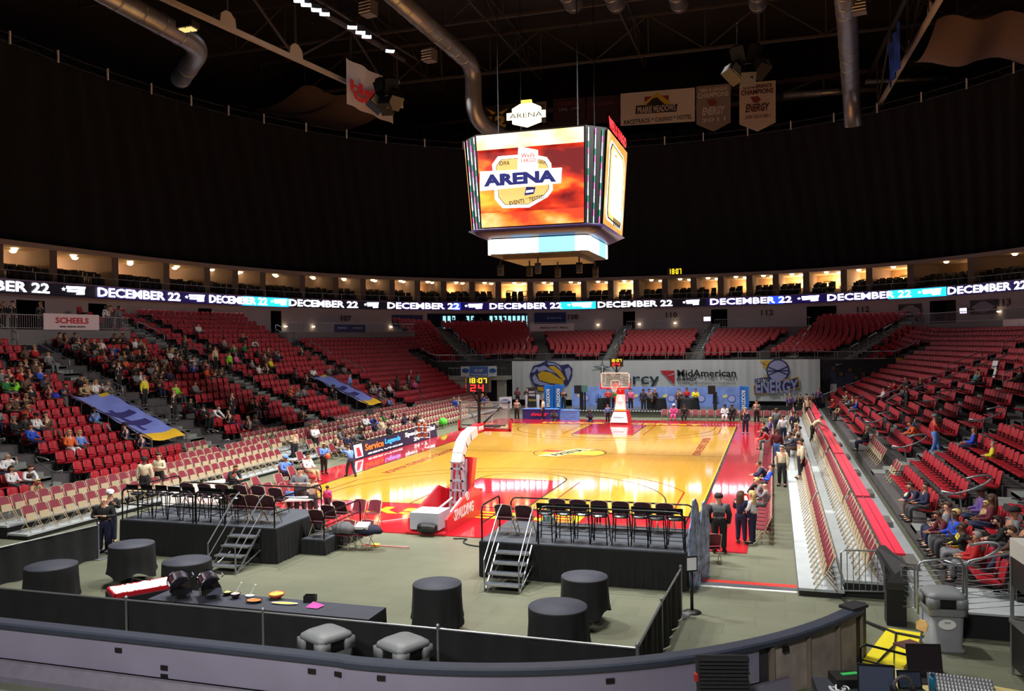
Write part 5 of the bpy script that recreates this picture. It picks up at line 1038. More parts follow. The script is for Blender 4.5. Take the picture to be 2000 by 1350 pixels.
def face(T, front):
    """local frame: x across the screen, z up, screen plane tilted; y is outward distance"""
    def P(u, v, e=0.0):     # u,v in 0..1
        w = HB+(HT-HB)*v; return (-w+2*w*u, -(DB+(DT-DB)*v)-e, ZB+(ZT-ZB)*v)
    def poly(pts, M, e, nm, par=jt):
        mb = MB(T); mb.add([P(u, v, e) for u, v in pts]+[P(u, v, e-.02) for u, v in pts], [tuple(range(len(pts))), tuple(range(len(pts), 2*len(pts)))[::-1]]+[(i, (i+1) % len(pts), len(pts)+(i+1) % len(pts), len(pts)+i) for i in range(len(pts))]); return mb.obj(nm, M, par)
    def rect(a, b, c, d): return [(a, c), (b, c), (b, d), (a, d)]
    def put(s, u, v, w, h, M, par, e=.1, rot=0.0, bold=.02, nm='screen_lettering', shear=0.0):
        me = text_me(s, 1, .002, bold, shear); me.materials.clear(); me.materials.append(M); co = np.array([q.co for q in me.vertices]); c = (co.max(0)+co.min(0))/2; sz = co.max(0)-co.min(0)
        for q in me.vertices:
            x, y = (q.co.x-c[0])/sz[0]*w, (q.co.y-c[1])/sz[1]*h; x, y = x*math.cos(rot)-y*math.sin(rot)*.8, x*math.sin(rot)*1.2+y*math.cos(rot); q.co = T @ Vector(P(u+x, v+y, e+q.co.z*.1))
        return link(nm, me, par)
    S = poly(rect(0, 1, 0, 1), fire1 if front else scr_cream, .03, 'screen')
    poly(rect(-.015, 1.015, -.015, 1.015), black, .0, 'bezel')
    if front:
        poly(rect(0, 1, .84, 1), pastel, .05, 'screen_band', S); poly(rect(0, 1, 0, .155), fire2, .05, 'screen_band', S)
        sh = [(.19, .24), (.15, .30), (.14, .68), (.2, .76), (.5, .76), (.66, .71), (.7, .64), (.71, .36), (.66, .29), (.48, .19), (.22, .2)]
        poly(sh, scr_white, .06, 'badge', S); poly([(.43+(u-.43)*.88, .475+(v-.475)*.88) for u, v in sh], scr_black, .07, 'badge', S); poly([(.43+(u-.43)*.86, .475+(v-.475)*.86) for u, v in sh], scr_cream, .08, 'badge', S)
        poly([(.38, .58), (.4, .85), (.58, .79), (.58, .56)], scr_white, .09, 'badge_sign', S); put('Wells', .485, .745, .13, .05, scr_red, S); put('FARGO', .49, .69, .14, .045, scr_red, S); put('IOWA', .26, .68, .1, .05, scr_black, S); put('EVENTS', .62, .655, .1, .035, scr_black, S, rot=-.25)
        poly([(.01, .40), (.02, .61), (.8, .585), (.79, .425)], scr_white, .10, 'badge_banner', S); put('ARENA', .4, .505, .7, .13, scr_navy, S, .13, bold=.06); put('EVENTS * TESTED', .46, .27, .34, .045, scr_black, S, .1, rot=.12)
        poly([(.44, .32), (.53, .33), (.55, .40), (.46, .41)], scr_navy, .1, 'badge_mark', S); poly([(.455, .345), (.525, .35), (.53, .375), (.46, .37)], scr_white, .11, 'badge_mark', S)
    else:
        poly(rect(0, 1, 0, 1), fire('screen_amber', (255, 150, 40), (255, 180, 100), (255, 235, 215), .35, 1.3), .05, 'screen_glow', S)
        sh = [(.12, .06), (.06, .12), (.08, .84), (.16, .93), (.78, .9), (.9, .8), (.92, .14), (.84, .04)]
        poly(sh, scr_white, .06, 'badge', S); poly([(.5+(u-.5)*.93, .48+(v-.48)*.95) for u, v in sh], scr_black, .07, 'badge', S); poly([(.5+(u-.5)*.85, .48+(v-.48)*.91) for u, v in sh], scr_cream, .08, 'badge', S); poly([(.5+(u-.5)*.72, .52+(v-.52)*.82) for u, v in sh], mat('screen_pale_cream', (255, 240, 205), emit=1.3), .09, 'badge', S)
        for k in range(8): put('lorem event'[:7+k % 3] if False else 'OOOOOO'[:4+k % 3], .5, .72-k*.05, .34, .018, scr_cream, S, .1, bold=.0)
        put('W', .36, .8, .12, .05, scr_red, S); poly([(.8, .12), (.86, .13), (.88, .27), (.8, .26)], scr_blue, .11, 'badge_mark', S)
        for k in range(5): poly([(.42+k*.08, .04), (.46+k*.08, .04), (.44+k*.08, .13), (.41+k*.08, .12)], scr_black, .11, 'badge_mark', S)
for k in range(4): face(Matrix.Rotation(k*PI/2, 4, 'Z'), k in (0, 2))
oct_ = lambda h, d, z: [(x, y, z) for x, y in ((-h, -d), (h, -d), (d, -h), (d, h), (h, d), (-h, d), (-d, h), (-d, -h))]
bd = MB(); loft(bd, [oct_(HB, DB*.985, ZB-.1), oct_(HT, DT*.985, ZT+.1)]); bd.obj('body', black, jt)
# light strips in the four corners
for k in range(4):
    T = Matrix.Rotation(k*PI/2, 4, 'Z')
    for q in range(3):
        tq = .2+.3*q; mb = MB(T); mt_, md = (HT+(DT-HT)*tq, DT-(DT-HT)*tq+.02), (HB+(DB-HB)*tq, DB-(DB-HB)*tq+.02)
        n = 14
        for i in range(n):
            a, b = i/n, (i+1)/n; mb.k = (i*7+q*3+k) % 4; A = (md[0]+(mt_[0]-md[0])*a, -(md[1]+(mt_[1]-md[1])*a), ZB+(ZT-ZB)*a); B2 = (md[0]+(mt_[0]-md[0])*b, -(md[1]+(mt_[1]-md[1])*b), ZB+(ZT-ZB)*b); mb.tube([A, B2], .024, 4)
        mb.obj('light_strip', [mat('strip_white', (235, 240, 255), emit=2.2), mat('strip_green', (30, 150, 120), emit=1.6), mat('strip_pink', (235, 120, 190), emit=1.8), mat('strip_pale', (190, 225, 235), emit=1.8)], jt)
lo_ = MB(); loft(lo_, [rrect(3.25, 3.25, .7, 11.15, 5), rrect(3.4, 3.4, .8, 11.1, 5), rrect(2.7, 2.7, .5, 10.75, 5)]); lo_.obj('lower_collar', mat('collar_violet', (58, 50, 92), .35), jt, True)
rg_ = MB(); loft(rg_, [rrect(2.5, 2.5, .5, 9.95, 5), rrect(2.5, 2.5, .5, 10.72, 5)]); rg_.obj('lower_ring', black, jt)
for k in range(4):
    T = Matrix.Rotation(k*PI/2, 4, 'Z')
    for i, (a, b, M) in enumerate(((-2.1, -1.3, scr_white), (-1.3, -.2, mat('screen_pale_blue', (170, 225, 255), emit=4)), (-.2, .1, scr_white), (.1, 1.9, scr_blue), (1.9, 2.1, scr_white))): MB(T).box(a, b, -2.54, -2.5, 9.98, 10.7).obj('ring_screen', M, jt)
    c_ = MB(T); P = [(2.0+.5*math.sin(a), -2.0-.5*math.cos(a)) for a in np.linspace(0, PI/2, 6)]; c_.strip([(1.035*x, 1.035*y, 9.98) for x, y in P], [(1.035*x, 1.035*y, 10.7) for x, y in P]); c_.obj('ring_screen', scr_white, jt)
MB().box(-1.9, 1.9, -1.9, 1.9, 9.75, 9.95).obj('bottom_plate', mat('plate_grey', (96, 88, 84), .6), jt)
for i, (x, y) in enumerate(((-2.0, -2.0), (.0, -2.3), (1.9, -1.7), (.3, .4), (2.1, 1.2), (-.8, -1.0))):
    mb = MB(); mb.tube([(0, 0, 0), (0, 0, -.3)], .04, 6); mb.bx((0, 0, -.35), (.3, .1, .12)); mb.bx((0, .0, -.6), (.26, .26, .4)); o = mb.obj('moving_light', dark); o.location = (JX+x, y, 9.78); tag(o, 'dark moving spotlight hanging under the video cube, %s' % ['front left corner', 'front middle', 'front right corner', 'centre right', 'rear right', 'centre left'][i], 'spotlight')
lg_ = thing('arena_logo_sign', 'glowing cream ARENA logo sign on top of the video cube', 'sign', (JX-.2, -3.3, 0))
MB().prism([(-.7, 0, 16.05), (0, 0, 15.85), (.7, 0, 16.05), (.7, 0, 16.75), (.3, 0, 16.95), (-.3, 0, 16.95), (-.7, 0, 16.75)], (0, .15, 0)).obj('badge', mat('logo_glow', (255, 246, 200), emit=2.6), lg_); MB().prism([(-.25, 0, 16.95), (.25, 0, 16.95), (.25, 0, 17.12), (-.25, 0, 17.12)], (0, .15, 0)).obj('badge_top', mat('logo_gold', (255, 214, 80), emit=2), lg_)
MB().box(-.95, .95, -.06, .0, 16.22, 16.55).obj('name_plate', mat('logo_glow', (255, 246, 200), emit=2.6), lg_); text('ARENA', .3, (0, -.08, 16.38), (PI/2, 0, 0), scr_black, lg_, 'lettering', fit=(1.6, .22))
sg2 = thing('red_rooftop_sign', 'row of glowing red letters along the top edge of the right screen', 'sign', (JX+3.6, 0, 0)); text('WELLS FARGO', .5, (0, -.1, 15.95), (PI/2, 0, PI/2), mat('letter_red_glow', (235, 40, 50), emit=1.4), sg2, 'lettering', .02, fit=(4.8, .55))
mb = MB()
for x, y in ((-2, -2), (2, -2), (2, 2), (-2, 2)): mb.tube([(JX+x, y, 15.6), (JX+x*1.0, y, 31)], .03, 5)
tag(mb.obj('hoist_cables', dark), 'dark steel cables holding the video cube', 'cables')
# light from the glowing screens is their own emission

# ------------------------------------------------------------------ roof
ceil_m = mat('roof_deck_dark', (40, 37, 36), .9, noise=.3, scale=.3); tr_m = mat('roof_truss_dark', (70, 62, 58), .6); tr_l = mat('roof_truss_beige', (176, 160, 140), .6); duct_m = mat('galvanised_duct', (130, 130, 132), .35, .6, noise=.2, scale=1)
struct(MB().box(-48, 48, -48, 60, 36, 36.3).obj('ceiling', ceil_m))
struct(MB().strip([(*se2(t, 44, 54, 2.4), 36) for t in TA[::10]], [(*se2(t, 44, 54, 2.4), 12) for t in TA[::10]]).obj('wall_outer', ceil_m))
def truss(P0, P1, h, lab, M, step=4.0, r=.16, web=None, name='roof_truss', plate=False):
    P0, P1 = Vector(P0), Vector(P1); L = (P1-P0).length; d = (P1-P0)/L; n = max(1, int(L/step)); t = thing(name, lab, 'truss', tuple(P0)); up = Vector((0, 0, h))
    def beam(mb, a, b, w): mb.tube([tuple(a-P0), tuple(b-P0)], w, 4)
    a = MB(); beam(a, P0, P1, r); a.obj('lower_chord', M, t); b = MB(); beam(b, P0+up, P1+up, r*.9); b.obj('upper_chord', web or M, t); w = MB(); pl_ = MB()
    for i in range(n+1):
        q = P0+d*(L*i/n); beam(w, q, q+up, r*.45)
        if i < n: q2 = P0+d*(L*(i+1)/n); beam(w, (q if i % 2 else q2), (q2 if i % 2 else q)+up, r*.45)
        if plate: s_ = q-P0; pl_.prism([tuple(s_-d*.75+Vector((0, 0, -.1))), tuple(s_+d*.75+Vector((0, 0, -.1))), tuple(s_+d*.6+Vector((0, 0, .7))), tuple(s_+d*.2+Vector((0, 0, 1.0))), tuple(s_-d*.2+Vector((0, 0, 1.0))), tuple(s_-d*.6+Vector((0, 0, .7)))], tuple(Vector((d.y, -d.x, 0))*.1-Vector((0, 0, 0))))
    w.obj('web', web or M, t)
    if plate: pl_.obj('gusset_plate', M, t)
    return t
A1, A2 = atz(330, 2, 25.5), atz(690, 166, 25.5); dA = A2-A1; truss(A1-dA*1.2, A1+dA*1.35, 4.2, 'large roof truss with a pale lower beam above the left stand', tr_l, 6.1, .2, tr_m, plate=True)
A1, A2 = atz(1835, 0, 25.5), atz(1700, 235, 25.5); dA = A2-A1; truss(A1-dA*.9, A1+dA*1.1, 4.2, 'large roof truss with a pale lower beam above the right stand', tr_l, 6.5, .2, tr_m, plate=True)
for i, (Y, z) in enumerate(((-14, 29), (-2, 30), (8, 30.5), (20, 30.5), (31, 30))): truss((-38, Y, z), (38, Y, z), 3.4, 'dark roof truss crossing the arena, %s from the camera' % nth(i+1), tr_m, 4.5, .14)
for i, X in enumerate((-24, -13, -2, 9, 22)): truss((X, -20, 33), (X, 44, 33), 2.2, 'dark lengthwise roof truss, %s from the left' % nth(i+1), tr_m, 4.5, .12)
truss((-36, 43, 27.2), (40, 43, 29.2), 1.6, 'long dark girder behind the hanging banners', tr_m, 5, .3)
bb = MB()
for i in range(28): x = -21+i*1.55; bb.box(x, x+1.2, 45, 45.1, 25.2+.0*i, 26.8)
tag(bb.obj('acoustic_panels', mat('panel_dark_grey', (64, 60, 60), .8)), 'row of dark wall panels above the far curtain truss', 'wall panels')
def duct(P, r, lab, elbow=True, joints=True):
    t = thing('air_duct', lab, 'air duct'); mb = MB(); mb.tube(P, r, 18); mb.obj('pipe', duct_m, t, True); j = MB()
    for a, b in zip(P, P[1:]):
        a, b = Vector(a), Vector(b); L = (b-a).length
        for k in range(1, int(L/1.6)+1): q = a+(b-a)*(k*1.6/L); d = (b-a).normalized()*.05; MB().tube([tuple(q-d), tuple(q+d)], r*1.05, 18).obj('joint_ring', duct_m, t, True)
    return t
def bz(P, n=8):
    P = [Vector(p) for p in P]; out = [tuple(P[0])]
    for a, b, c in zip(P, P[1:], P[2:]):
        s, e = b+(a-b).normalized()*min(1.6, (a-b).length*.5), b+(c-b).normalized()*min(1.6, (c-b).length*.5)
        out += [tuple(s*(1-t)**2+b*2*t*(1-t)+e*t*t) for t in np.linspace(0, 1, n)]
    return out+[tuple(P[-1])]
Zd = 26.0; q0, q1 = atz(770, -10, Zd), atz(925, 128, Zd); q2 = (q1[0]-.2, q1[1]+.3, 22.2)
duct(bz([tuple(q0-(q1-q0)*.6), tuple(q1), q2, (q2[0]+1.5, q2[1]+4.5, 21.4)]), .62, 'big silver air duct running towards the video cube and turning down beside it')
q0, q1 = atz(230, 0, 22), atz(395, 92, 22); duct(bz([tuple(q0-(q1-q0)), tuple(q1), (q1[0]-4, q1[1]+3.2, 21.6)]), .55, 'dark air duct curving at the upper left corner of the roof')
q0, q1 = atz(1650, -30, 25), atz(1662, 150, 25); duct(bz([tuple(q0-(q1-q0)*.4), tuple(q0+(q1-q0)*.35), tuple(q1+np.array([0, 0, -1.2])), (q1[0]+.2, q1[1]+1, 21.6)]), .62, 'silver air duct dropping down at the upper right, right of the conference banner')
for i, (x, l) in enumerate(((-2, 0), (2.5, 0), (7.5, 0), (12.3, 0))): p = atz((1115, 1200, 1325, 1480)[i], 0, 29); duct([(p[0], p[1]-14, 29), (p[0], p[1]+.9, 29)], .62, 'stub of a dark round duct at the top of the picture, %s from the left' % nth(i+1))
duct([tuple(aty(1530, 186, 40)), tuple(aty(1740, 172, 40))], .3, 'thin silver duct low behind the right banners'); duct([tuple(aty(1690, 160, 39)), tuple(aty(1880, 152, 39))], .22, 'thin silver duct at the right behind the hanging blue banner')
# sagging fabric drapes under the roof
def sag(c, lab, M):
    mb = MB(); n = 18; a, b, cc, d = (np.array(p) for p in c)
    mb.v = [tuple((a*(1-u)+b*u)*(1-v)+(d*(1-u)+cc*u)*v+np.array([0, 0, -1.1*math.sin(PI*u)*(1+.4*math.sin(v*9))+.25*math.sin(v*14)])) for v in np.linspace(0, 1, n) for u in np.linspace(0, 1, n)]
    mb.f = [(j*n+i, j*n+i+1, (j+1)*n+i+1, (j+1)*n+i) for j in range(n-1) for i in range(n-1)]; mb.m = [0]*len(mb.f); tag(mb.obj('roof_fabric', M, None, True), lab, 'fabric')
fabm = mat('dusty_brown_fabric', (118, 98, 90), .9)
sag([aty(455, 205, 26), aty(590, 168, 30), aty(770, 205, 34), aty(640, 244, 30)], 'sagging brown fabric stretched under the roof at the upper left', fabm); sag([aty(1770, 120, 24), aty(1830, 38, 20), aty(2080, 20, 22), aty(2080, 118, 26)], 'large sagging brown fabric under the roof at the upper right', fabm)
sag([aty(400, 198, 27), aty(520, 190, 30), aty(650, 240, 33), aty(560, 236, 28)], 'darker sagging fabric strip below the upper left fabric', mat('dark_brown_fabric', (60, 50, 48), .9))
# light fixtures
fx = mat('fixture_glow', (235, 240, 255), emit=9)
for i, (px, py) in enumerate(((598, 12), (618, 22), (634, 30), (688, 56), (704, 66), (716, 74), (762, 102), (584, 4))):
    p = atz(px, py, 27); t = thing('arena_floodlight', 'glowing white floodlight in the strip above the left roof truss, %s from the left' % nth(sorted((598, 618, 634, 688, 704, 716, 762, 584)).index(px)+1), 'floodlight', tuple(p), .5); MB().bx((0, 0, .25), (.5, .5, .3)).obj('housing', dark, t); MB().bx((0, 0, .08), (.62, .42, .08)).obj('lamp', fx, t)
lb = MB(); a, b = atz(575, -6, 27.6), atz(790, 118, 27.6); lb.tube([tuple(a), tuple(b)], .16, 4); lb.tube([tuple(a+np.array([.9, .4, .1])), tuple(b+np.array([.9, .4, .1]))], .08, 4); tag(lb.obj('lighting_catwalk', tr_m), 'narrow catwalk beam carrying the white floodlights', 'catwalk')
for i, (px, py, Y, lab) in enumerate(((1047//3+12, 52, 0, 'yellow lit floodlight beside the upper left duct'),)):
    p = atz(367, 58, 21); t = thing('arena_floodlight', lab, 'floodlight', tuple(p)); MB().bx((0, 0, .2), (.9, .6, .3)).obj('housing', dark, t); MB().bx((-.2, 0, 0), (.3, .45, .06)).obj('lamp', mat('amber_lamp', (240, 210, 130), emit=1.2), t); MB().bx((.2, 0, 0), (.3, .45, .06)).obj('lamp', MATS['amber_lamp'], t)
for i, (px, py, lab) in enumerate(((716, 18, 'slatted grey heater unit beside the big duct at the top'), (836, 110, 'slatted grey heater unit right of the floodlight strip'), (1678, 14, 'slatted grey unit beside the right duct'))):
    p = atz(px, py, 24.5); t = thing('roof_heater', lab, 'heater unit', tuple(p), -.2); MB().bx((0, .2, .1), (.75, .7, .8)).obj('housing', mat('heater_grey', (96, 90, 84), .5), t); s_ = MB()
    for k in range(4): s_.bx((0, -.2, -.2+k*.18), (.76, .1, .07), (.5, 0, 0))
    s_.obj('slats', mat('heater_slats', (190, 182, 166), .4), t)
# speaker clusters
for i, (px, py, Y, lab) in enumerate(((757, 172, 4, 'hanging cluster of black loudspeakers in front of the white banner on the left'), (1458, 108, 4, 'hanging cluster of black loudspeakers above the two champions banners'))):
    p = aty(px, py, Y); t = thing('speaker_cluster', lab, 'loudspeakers', tuple(p)); 
    MB().lathe([(0, .35), (.75, .35), (.75, .45), (0, .45)], 16).obj('rigging_ring', rail_black, t); c = MB(); c.tube([(-.5, 0, .4), (-.3, 0, 8)], .02, 4); c.tube([(.5, 0, .4), (.3, 0, 8)], .02, 4); c.obj('cable', dark, t)
    for k, (a, tilt, dz) in enumerate(((-.4, .3, 0), (.4, .3, 0), (-.8, .9, -.95), (.1, 1.0, -1.15), (.8, .9, -.9))):
        o = MB().bx((0, 0, 0), (.75, .6, .95)).obj('speaker', black, t); o.location = (a*.8, -.1*k, dz); o.rotation_euler = (tilt, .2*a, a)
        if k in (2, 4): g = MB().bx((.39, 0, .05), (.03, .5, .7)).obj('side_plate', mat('plate_mint', (150, 168, 160), .5), o)
# ------------------------------------------------------------------ flat prints laid on a plane y = Y, drawn from the photo's columns and rows
def plane_poly(pts, Y, M, name, parent=None, th=.02, e=0.0):
    P = [tuple(aty(x, y, Y)-np.array([0, e, 0])) for x, y in pts]; o = MB().prism(P, (0, th, 0)).obj(name, M, parent); return o
def plane_text(s, x0, x1, y0, y1, Y, M, parent, rot=0.0, shear=0.0, bold=.01, name='lettering'):
    a, b, c = aty((x0+x1)/2, (y0+y1)/2, Y), aty(x0, (y0+y1)/2, Y), aty(x1, (y0+y1)/2, Y); z0, z1 = aty((x0+x1)/2, y1, Y)[2], aty((x0+x1)/2, y0, Y)[2]
    w, h = c[0]-b[0], z1-z0
    if abs(rot) > .1: w, h = h, w
    return text(s, 1, (a[0], Y, a[2]), (PI/2, rot, 0), M, parent, name, bold, shear, fit=(w, h), extrude=.004)
# far backdrop
BY = 30.1
bk_ = thing('backdrop_banner', 'wide white cloth backdrop with sponsor logos behind the far hoop', 'banner', (0, 0, 0)); bcl = mat('white_backdrop_cloth', (206, 214, 220), .8, noise=.03); navy = mat('print_navy', (46, 50, 104), .7); gold = mat('print_gold', (214, 172, 40), .7); lilac = mat('print_lilac', (160, 166, 214), .7); teal = mat('print_dark_teal', (34, 58, 68), .7); predm = mat('print_red', (196, 40, 56), .7); pgrey = mat('print_grey', (110, 112, 118), .7); pblack = mat('print_black', (26, 26, 30), .7)
mb = MB(); A = []; B = []
for i in range(161): x = -12.35+25.8*i/160; w = .05*math.sin(i*.6)+.03*math.sin(i*1.7); A.append((x, BY+.12+w*.4, 3.95)); B.append((x, BY+.12+w, .55))
mb.strip(B, A); mb.obj('cloth', bcl, bk_, True)
c3 = lambda pts: [(1000+x/4, 690+y/4) for x, y in pts]
for k, (pts, M) in enumerate((([(150, 215), (138, 165), (165, 100), (215, 85), (265, 60), (330, 70), (380, 95), (440, 85), (472, 120), (470, 180), (440, 240), (405, 262), (330, 250), (255, 305), (205, 300), (175, 255)], navy),
        ([(200, 165), (230, 140), (300, 150), (400, 215), (405, 245), (300, 235), (215, 210)], gold), ([(285, 105), (330, 98), (380, 140), (420, 205), (402, 215), (350, 160)], gold), ([(200, 115), (250, 95), (300, 125), (345, 160), (265, 132), (205, 145)], lilac),
        ([(275, 72), (330, 78), (370, 100), (390, 140), (340, 92), (285, 92)], lilac), ([(412, 125), (450, 110), (462, 150), (440, 215), (425, 180)], lilac), ([(158, 190), (180, 165), (212, 218), (300, 243), (225, 252), (172, 232)], lilac), ([(195, 262), (245, 264), (248, 298), (206, 292)], gold), ([(150, 150), (180, 110), (210, 108), (175, 150)], lilac))): plane_poly(c3(pts), BY, M, 'flame_emblem', bk_, e=.004*k)
for k, (pts, M) in enumerate((([(705, 55), (715, 98), (772, 108), (720, 118), (722, 215), (690, 215), (696, 118), (628, 106), (694, 98)], teal), ([(705, 68), (710, 102), (745, 108), (712, 113), (712, 212), (698, 212), (702, 113), (655, 106), (700, 101)], bcl))): plane_poly(c3(pts), BY, M, 'cross_emblem', bk_, e=.004*k+.002)
plane_text('Mercy', 1184, 1287, 728, 758, BY-.02, teal, bk_); plane_poly([(1289, 724), (1317, 724), (1317, 750)], BY, predm, 'triangle_emblem', bk_); plane_poly([(1300, 736), (1317, 729), (1317, 731)], BY-.02, bcl, 'triangle_emblem', bk_)
plane_text('MidAmerican', 1322, 1437, 722, 736, BY-.02, pblack, bk_, bold=.02); plane_text('ENERGY', 1322, 1362, 738, 744, BY-.02, pblack, bk_, bold=.03); plane_text('OBSESSIVELY, RELENTLESSLY AT YOUR SERVICE.', 1323, 1438, 747, 751, BY-.02, pgrey, bk_)
c4 = lambda pts: [(1300+x/2.5, 660+y/2.5) for x, y in pts]
circ = lambda cx_, cy_, r, n=20: [(cx_+r*math.cos(2*PI*i/n), cy_+r*math.sin(2*PI*i/n)) for i in range(n)]
for k, (pts, M) in enumerate((([(455, 112), (500, 135), (470, 130), (520, 190), (480, 180), (500, 200), (600, 150), (590, 118), (540, 110)], gold), (circ(548, 160, 57), navy), (circ(548, 160, 50), lilac), ([(428, 232), (650, 190), (655, 245), (600, 258), (432, 280)], gold), ([(432, 236), (646, 195), (651, 241), (598, 254), (436, 276)], navy), ([(434, 200), (512, 190), (512, 222), (436, 230)], navy))): plane_poly(c4(pts), BY, M, 'ball_emblem', bk_, e=.004*k)
for a in (-.5, .0, .5): plane_poly(c4([(548-48, 160+a*40), (548+48, 160-a*40-3), (548+48, 160-a*40+3), (548-48, 160+a*40+5)]), BY-.03, navy, 'ball_seam', bk_)
plane_text('ENERGY', 1475, 1559, 741, 769, BY-.04, lilac, bk_, rot=.0, bold=.03); plane_text('IOWA', 1476, 1503, 740, 748, BY-.04, white, bk_, bold=.02)
# team photo banner, orange and white banner at right
tb_ = thing('team_photo_banner', 'dark banner printed with players in white shorts, right of the white backdrop', 'banner'); plane_poly([(1600, 704), (1746, 702), (1746, 790), (1600, 790)], 31.0, mat('photo_dark', (22, 20, 34), .7, noise=.5, scale=.6), 'cloth', tb_); rr = random.Random(9)
for i, (x, y, s_) in enumerate(((1628, 716, 1), (1643, 728, 1.2), (1660, 720, 1.4), (1672, 735, 1), (1686, 728, 1.2), (1706, 726, 1.3), (1720, 740, 1), (1735, 730, .8))):
    plane_poly([(x-6*s_, y+8), (x+6*s_, y+8), (x+7*s_, y+34), (x-7*s_, y+34)], 30.95, mat('print_jersey', (44, 44, 72), .7), 'printed_jersey', tb_); plane_poly([(x-6*s_, y+34), (x+6*s_, y+34), (x+7*s_, y+54), (x-7*s_, y+54)], 30.94, mat('print_shorts', (190, 190, 196), .7), 'printed_shorts', tb_); plane_poly(circ(x, y+3, 4), 30.93, mat('print_skin', (96, 62, 48), .7), 'printed_head', tb_)
o_ = thing('club_banner', 'orange banner with a dark blue crest beside the team photo banner', 'banner'); plane_poly([(1750, 699), (1785, 700), (1785, 734), (1750, 732)], 30.6, mat('banner_orange', (206, 146, 56), .7), 'cloth', o_); plane_poly(circ(1768, 715, 9), 30.55, mat('print_teal', (30, 90, 120), .7), 'crest', o_)
o_ = thing('club_banner', 'white banner with a grey mascot-less crest right of the orange banner', 'banner'); o_['label'] = 'white banner with a small grey and red crest, right of the orange banner'; plane_poly([(1786, 700), (1816, 702), (1816, 728), (1786, 732)], 30.6, bcl, 'cloth', o_); plane_poly(circ(1802, 713, 6), 30.55, pgrey, 'crest', o_)
# far stage, its backdrop, columns
fs = thing('stage', 'long black stage in front of the far backdrop', 'stage', (1.4, 22.2, 0)); MB().box(-6.6, 6.6, -1.9, 1.8, .40, .5).obj('deck', deckm, fs); MB().box(-6.55, 6.55, -1.85, 1.75, 0, .4).obj('skirt', mat('olive_skirt', (84, 84, 74), .8), fs)
ed = MB()
for i in range(60): ed.box(-6.5+i*.22, -6.42+i*.22, -1.92, -1.9, .45, .49)
eo = ed.obj('edge_lights', mat('edge_glow', (220, 230, 220), emit=1.2), fs); eo['kind'] = 'stuff'
bl = thing('step_banner', 'pale blue printed banner wall along the back of the far stage', 'banner', (1.4, 24.1, 0)); MB().box(-6.9, 6.6, 0, .03, .3, 2.05).obj('cloth', mat('sky_blue_print', (118, 146, 214), .7, noise=.25, scale=1.2), bl)
for i in range(6):
    x = -5.8+i*2.25; MB().prism([(x+.32*math.cos(a), -.01, 1.15+.30*math.sin(a)) for a in np.linspace(0, 2*PI, 16)[:-1]], (0, .01, 0)).obj('ball_print', mat('print_steel_blue', (76, 96, 176), .7), bl); MB().prism([(x+.25*math.cos(a), -.02, 1.15+.23*math.sin(a)) for a in np.linspace(0, 2*PI, 16)[:-1]], (0, .01, 0)).obj('ball_print', lilac, bl)
    tw = MB(); 
    for k in range(3): tw.box(x+.85+k*.16, x+.95+k*.16, -.015, 0, .8, 1.5-.12*abs(k-1))
    tw.box(x+.8, x+1.35, -.015, 0, .8, .86); tw.obj('tower_print', mat('print_steel_blue', (76, 96, 176), .7), bl); MB().prism([(x-.7, -.01, 1.35), (x-.35, -.01, 1.5), (x-.3, -.01, 1.3), (x-.55, -.01, 1.2)], (0, .008, 0)).obj('flame_print', mat('print_pale_yellow', (220, 206, 120), .7), bl)
for px0, px1, py0, py1, Y, lab, s_ in ((1063, 1080, 753, 796, 21.5, 'tall glossy blue column sign left on the far stage', 'ROCKSTAR'), (1083, 1100, 752, 796, 21.6, 'tall glossy blue column sign next to the left one', 'ROCKSTAR'), (1445, 1462, 755, 800, 21.5, 'tall glossy blue column sign at the right end of the far stage', 'ROCKSTAR')):
    t = thing('column_sign', lab, 'sign'); P = [aty(px0, py1, Y), aty(px1, py0, Y)]; x0, x1, z1 = P[0][0], P[1][0], P[1][2]; MB().box(x0, x1, Y, Y+.45, .0, z1).obj('body', mat('glossy_blue', (30, 110, 205), .3, noise=.3, scale=.8, emit=0), t); text(s_, .3, ((x0+x1)/2-.05, Y-.02, z1*.56), (PI/2, PI/2, 0), white, t, 'lettering', .01, fit=(z1*.62, .28))
def cloth_round(px, py, Y, r, h, lab, z=.5):
    p = aty(px, py, Y); t = thing('cocktail_table', lab, 'table', (p[0], Y, z)); MB().lathe([(0, h-.02), (r*.98, h-.02), (r*.98, h-.005), (0, h-.005)], 20).obj('tabletop', dark, t); MB().lathe([(0, h), (r, h), (r*1.03, h-.1), (r*1.15, .02)], 24).obj('tablecloth', cloth_black, t)
cloth_round(1178, 780, 21.2, .42, .85, 'black-clothed table on the far stage, left of the far hoop'); cloth_round(1284, 780, 21.6, .62, .85, 'black-clothed table on the far stage, right of the far hoop'); cloth_round(1344, 780, 21.4, .75, .85, 'widest black-clothed table on the far stage')
for px, py, Y, lab in ((1129, 762, 20.6, 'black loudspeaker on a pole, left on the far stage'), (1390, 763, 20.6, 'black loudspeaker on a truss post, right on the far stage')):
    p = aty(px, py, Y); t = thing('speaker_stand', lab, 'loudspeaker', (p[0], Y, .5)); MB().box(-.25, .25, -.2, .25, p[2]-.75, p[2]-.15).obj('speaker', black, t); MB().box(.1, .35, .05, .3, 0, p[2]-.6).obj('post', dark, t); MB().box(-.3, .5, -.25, .4, 0, .05).obj('base', black, t)
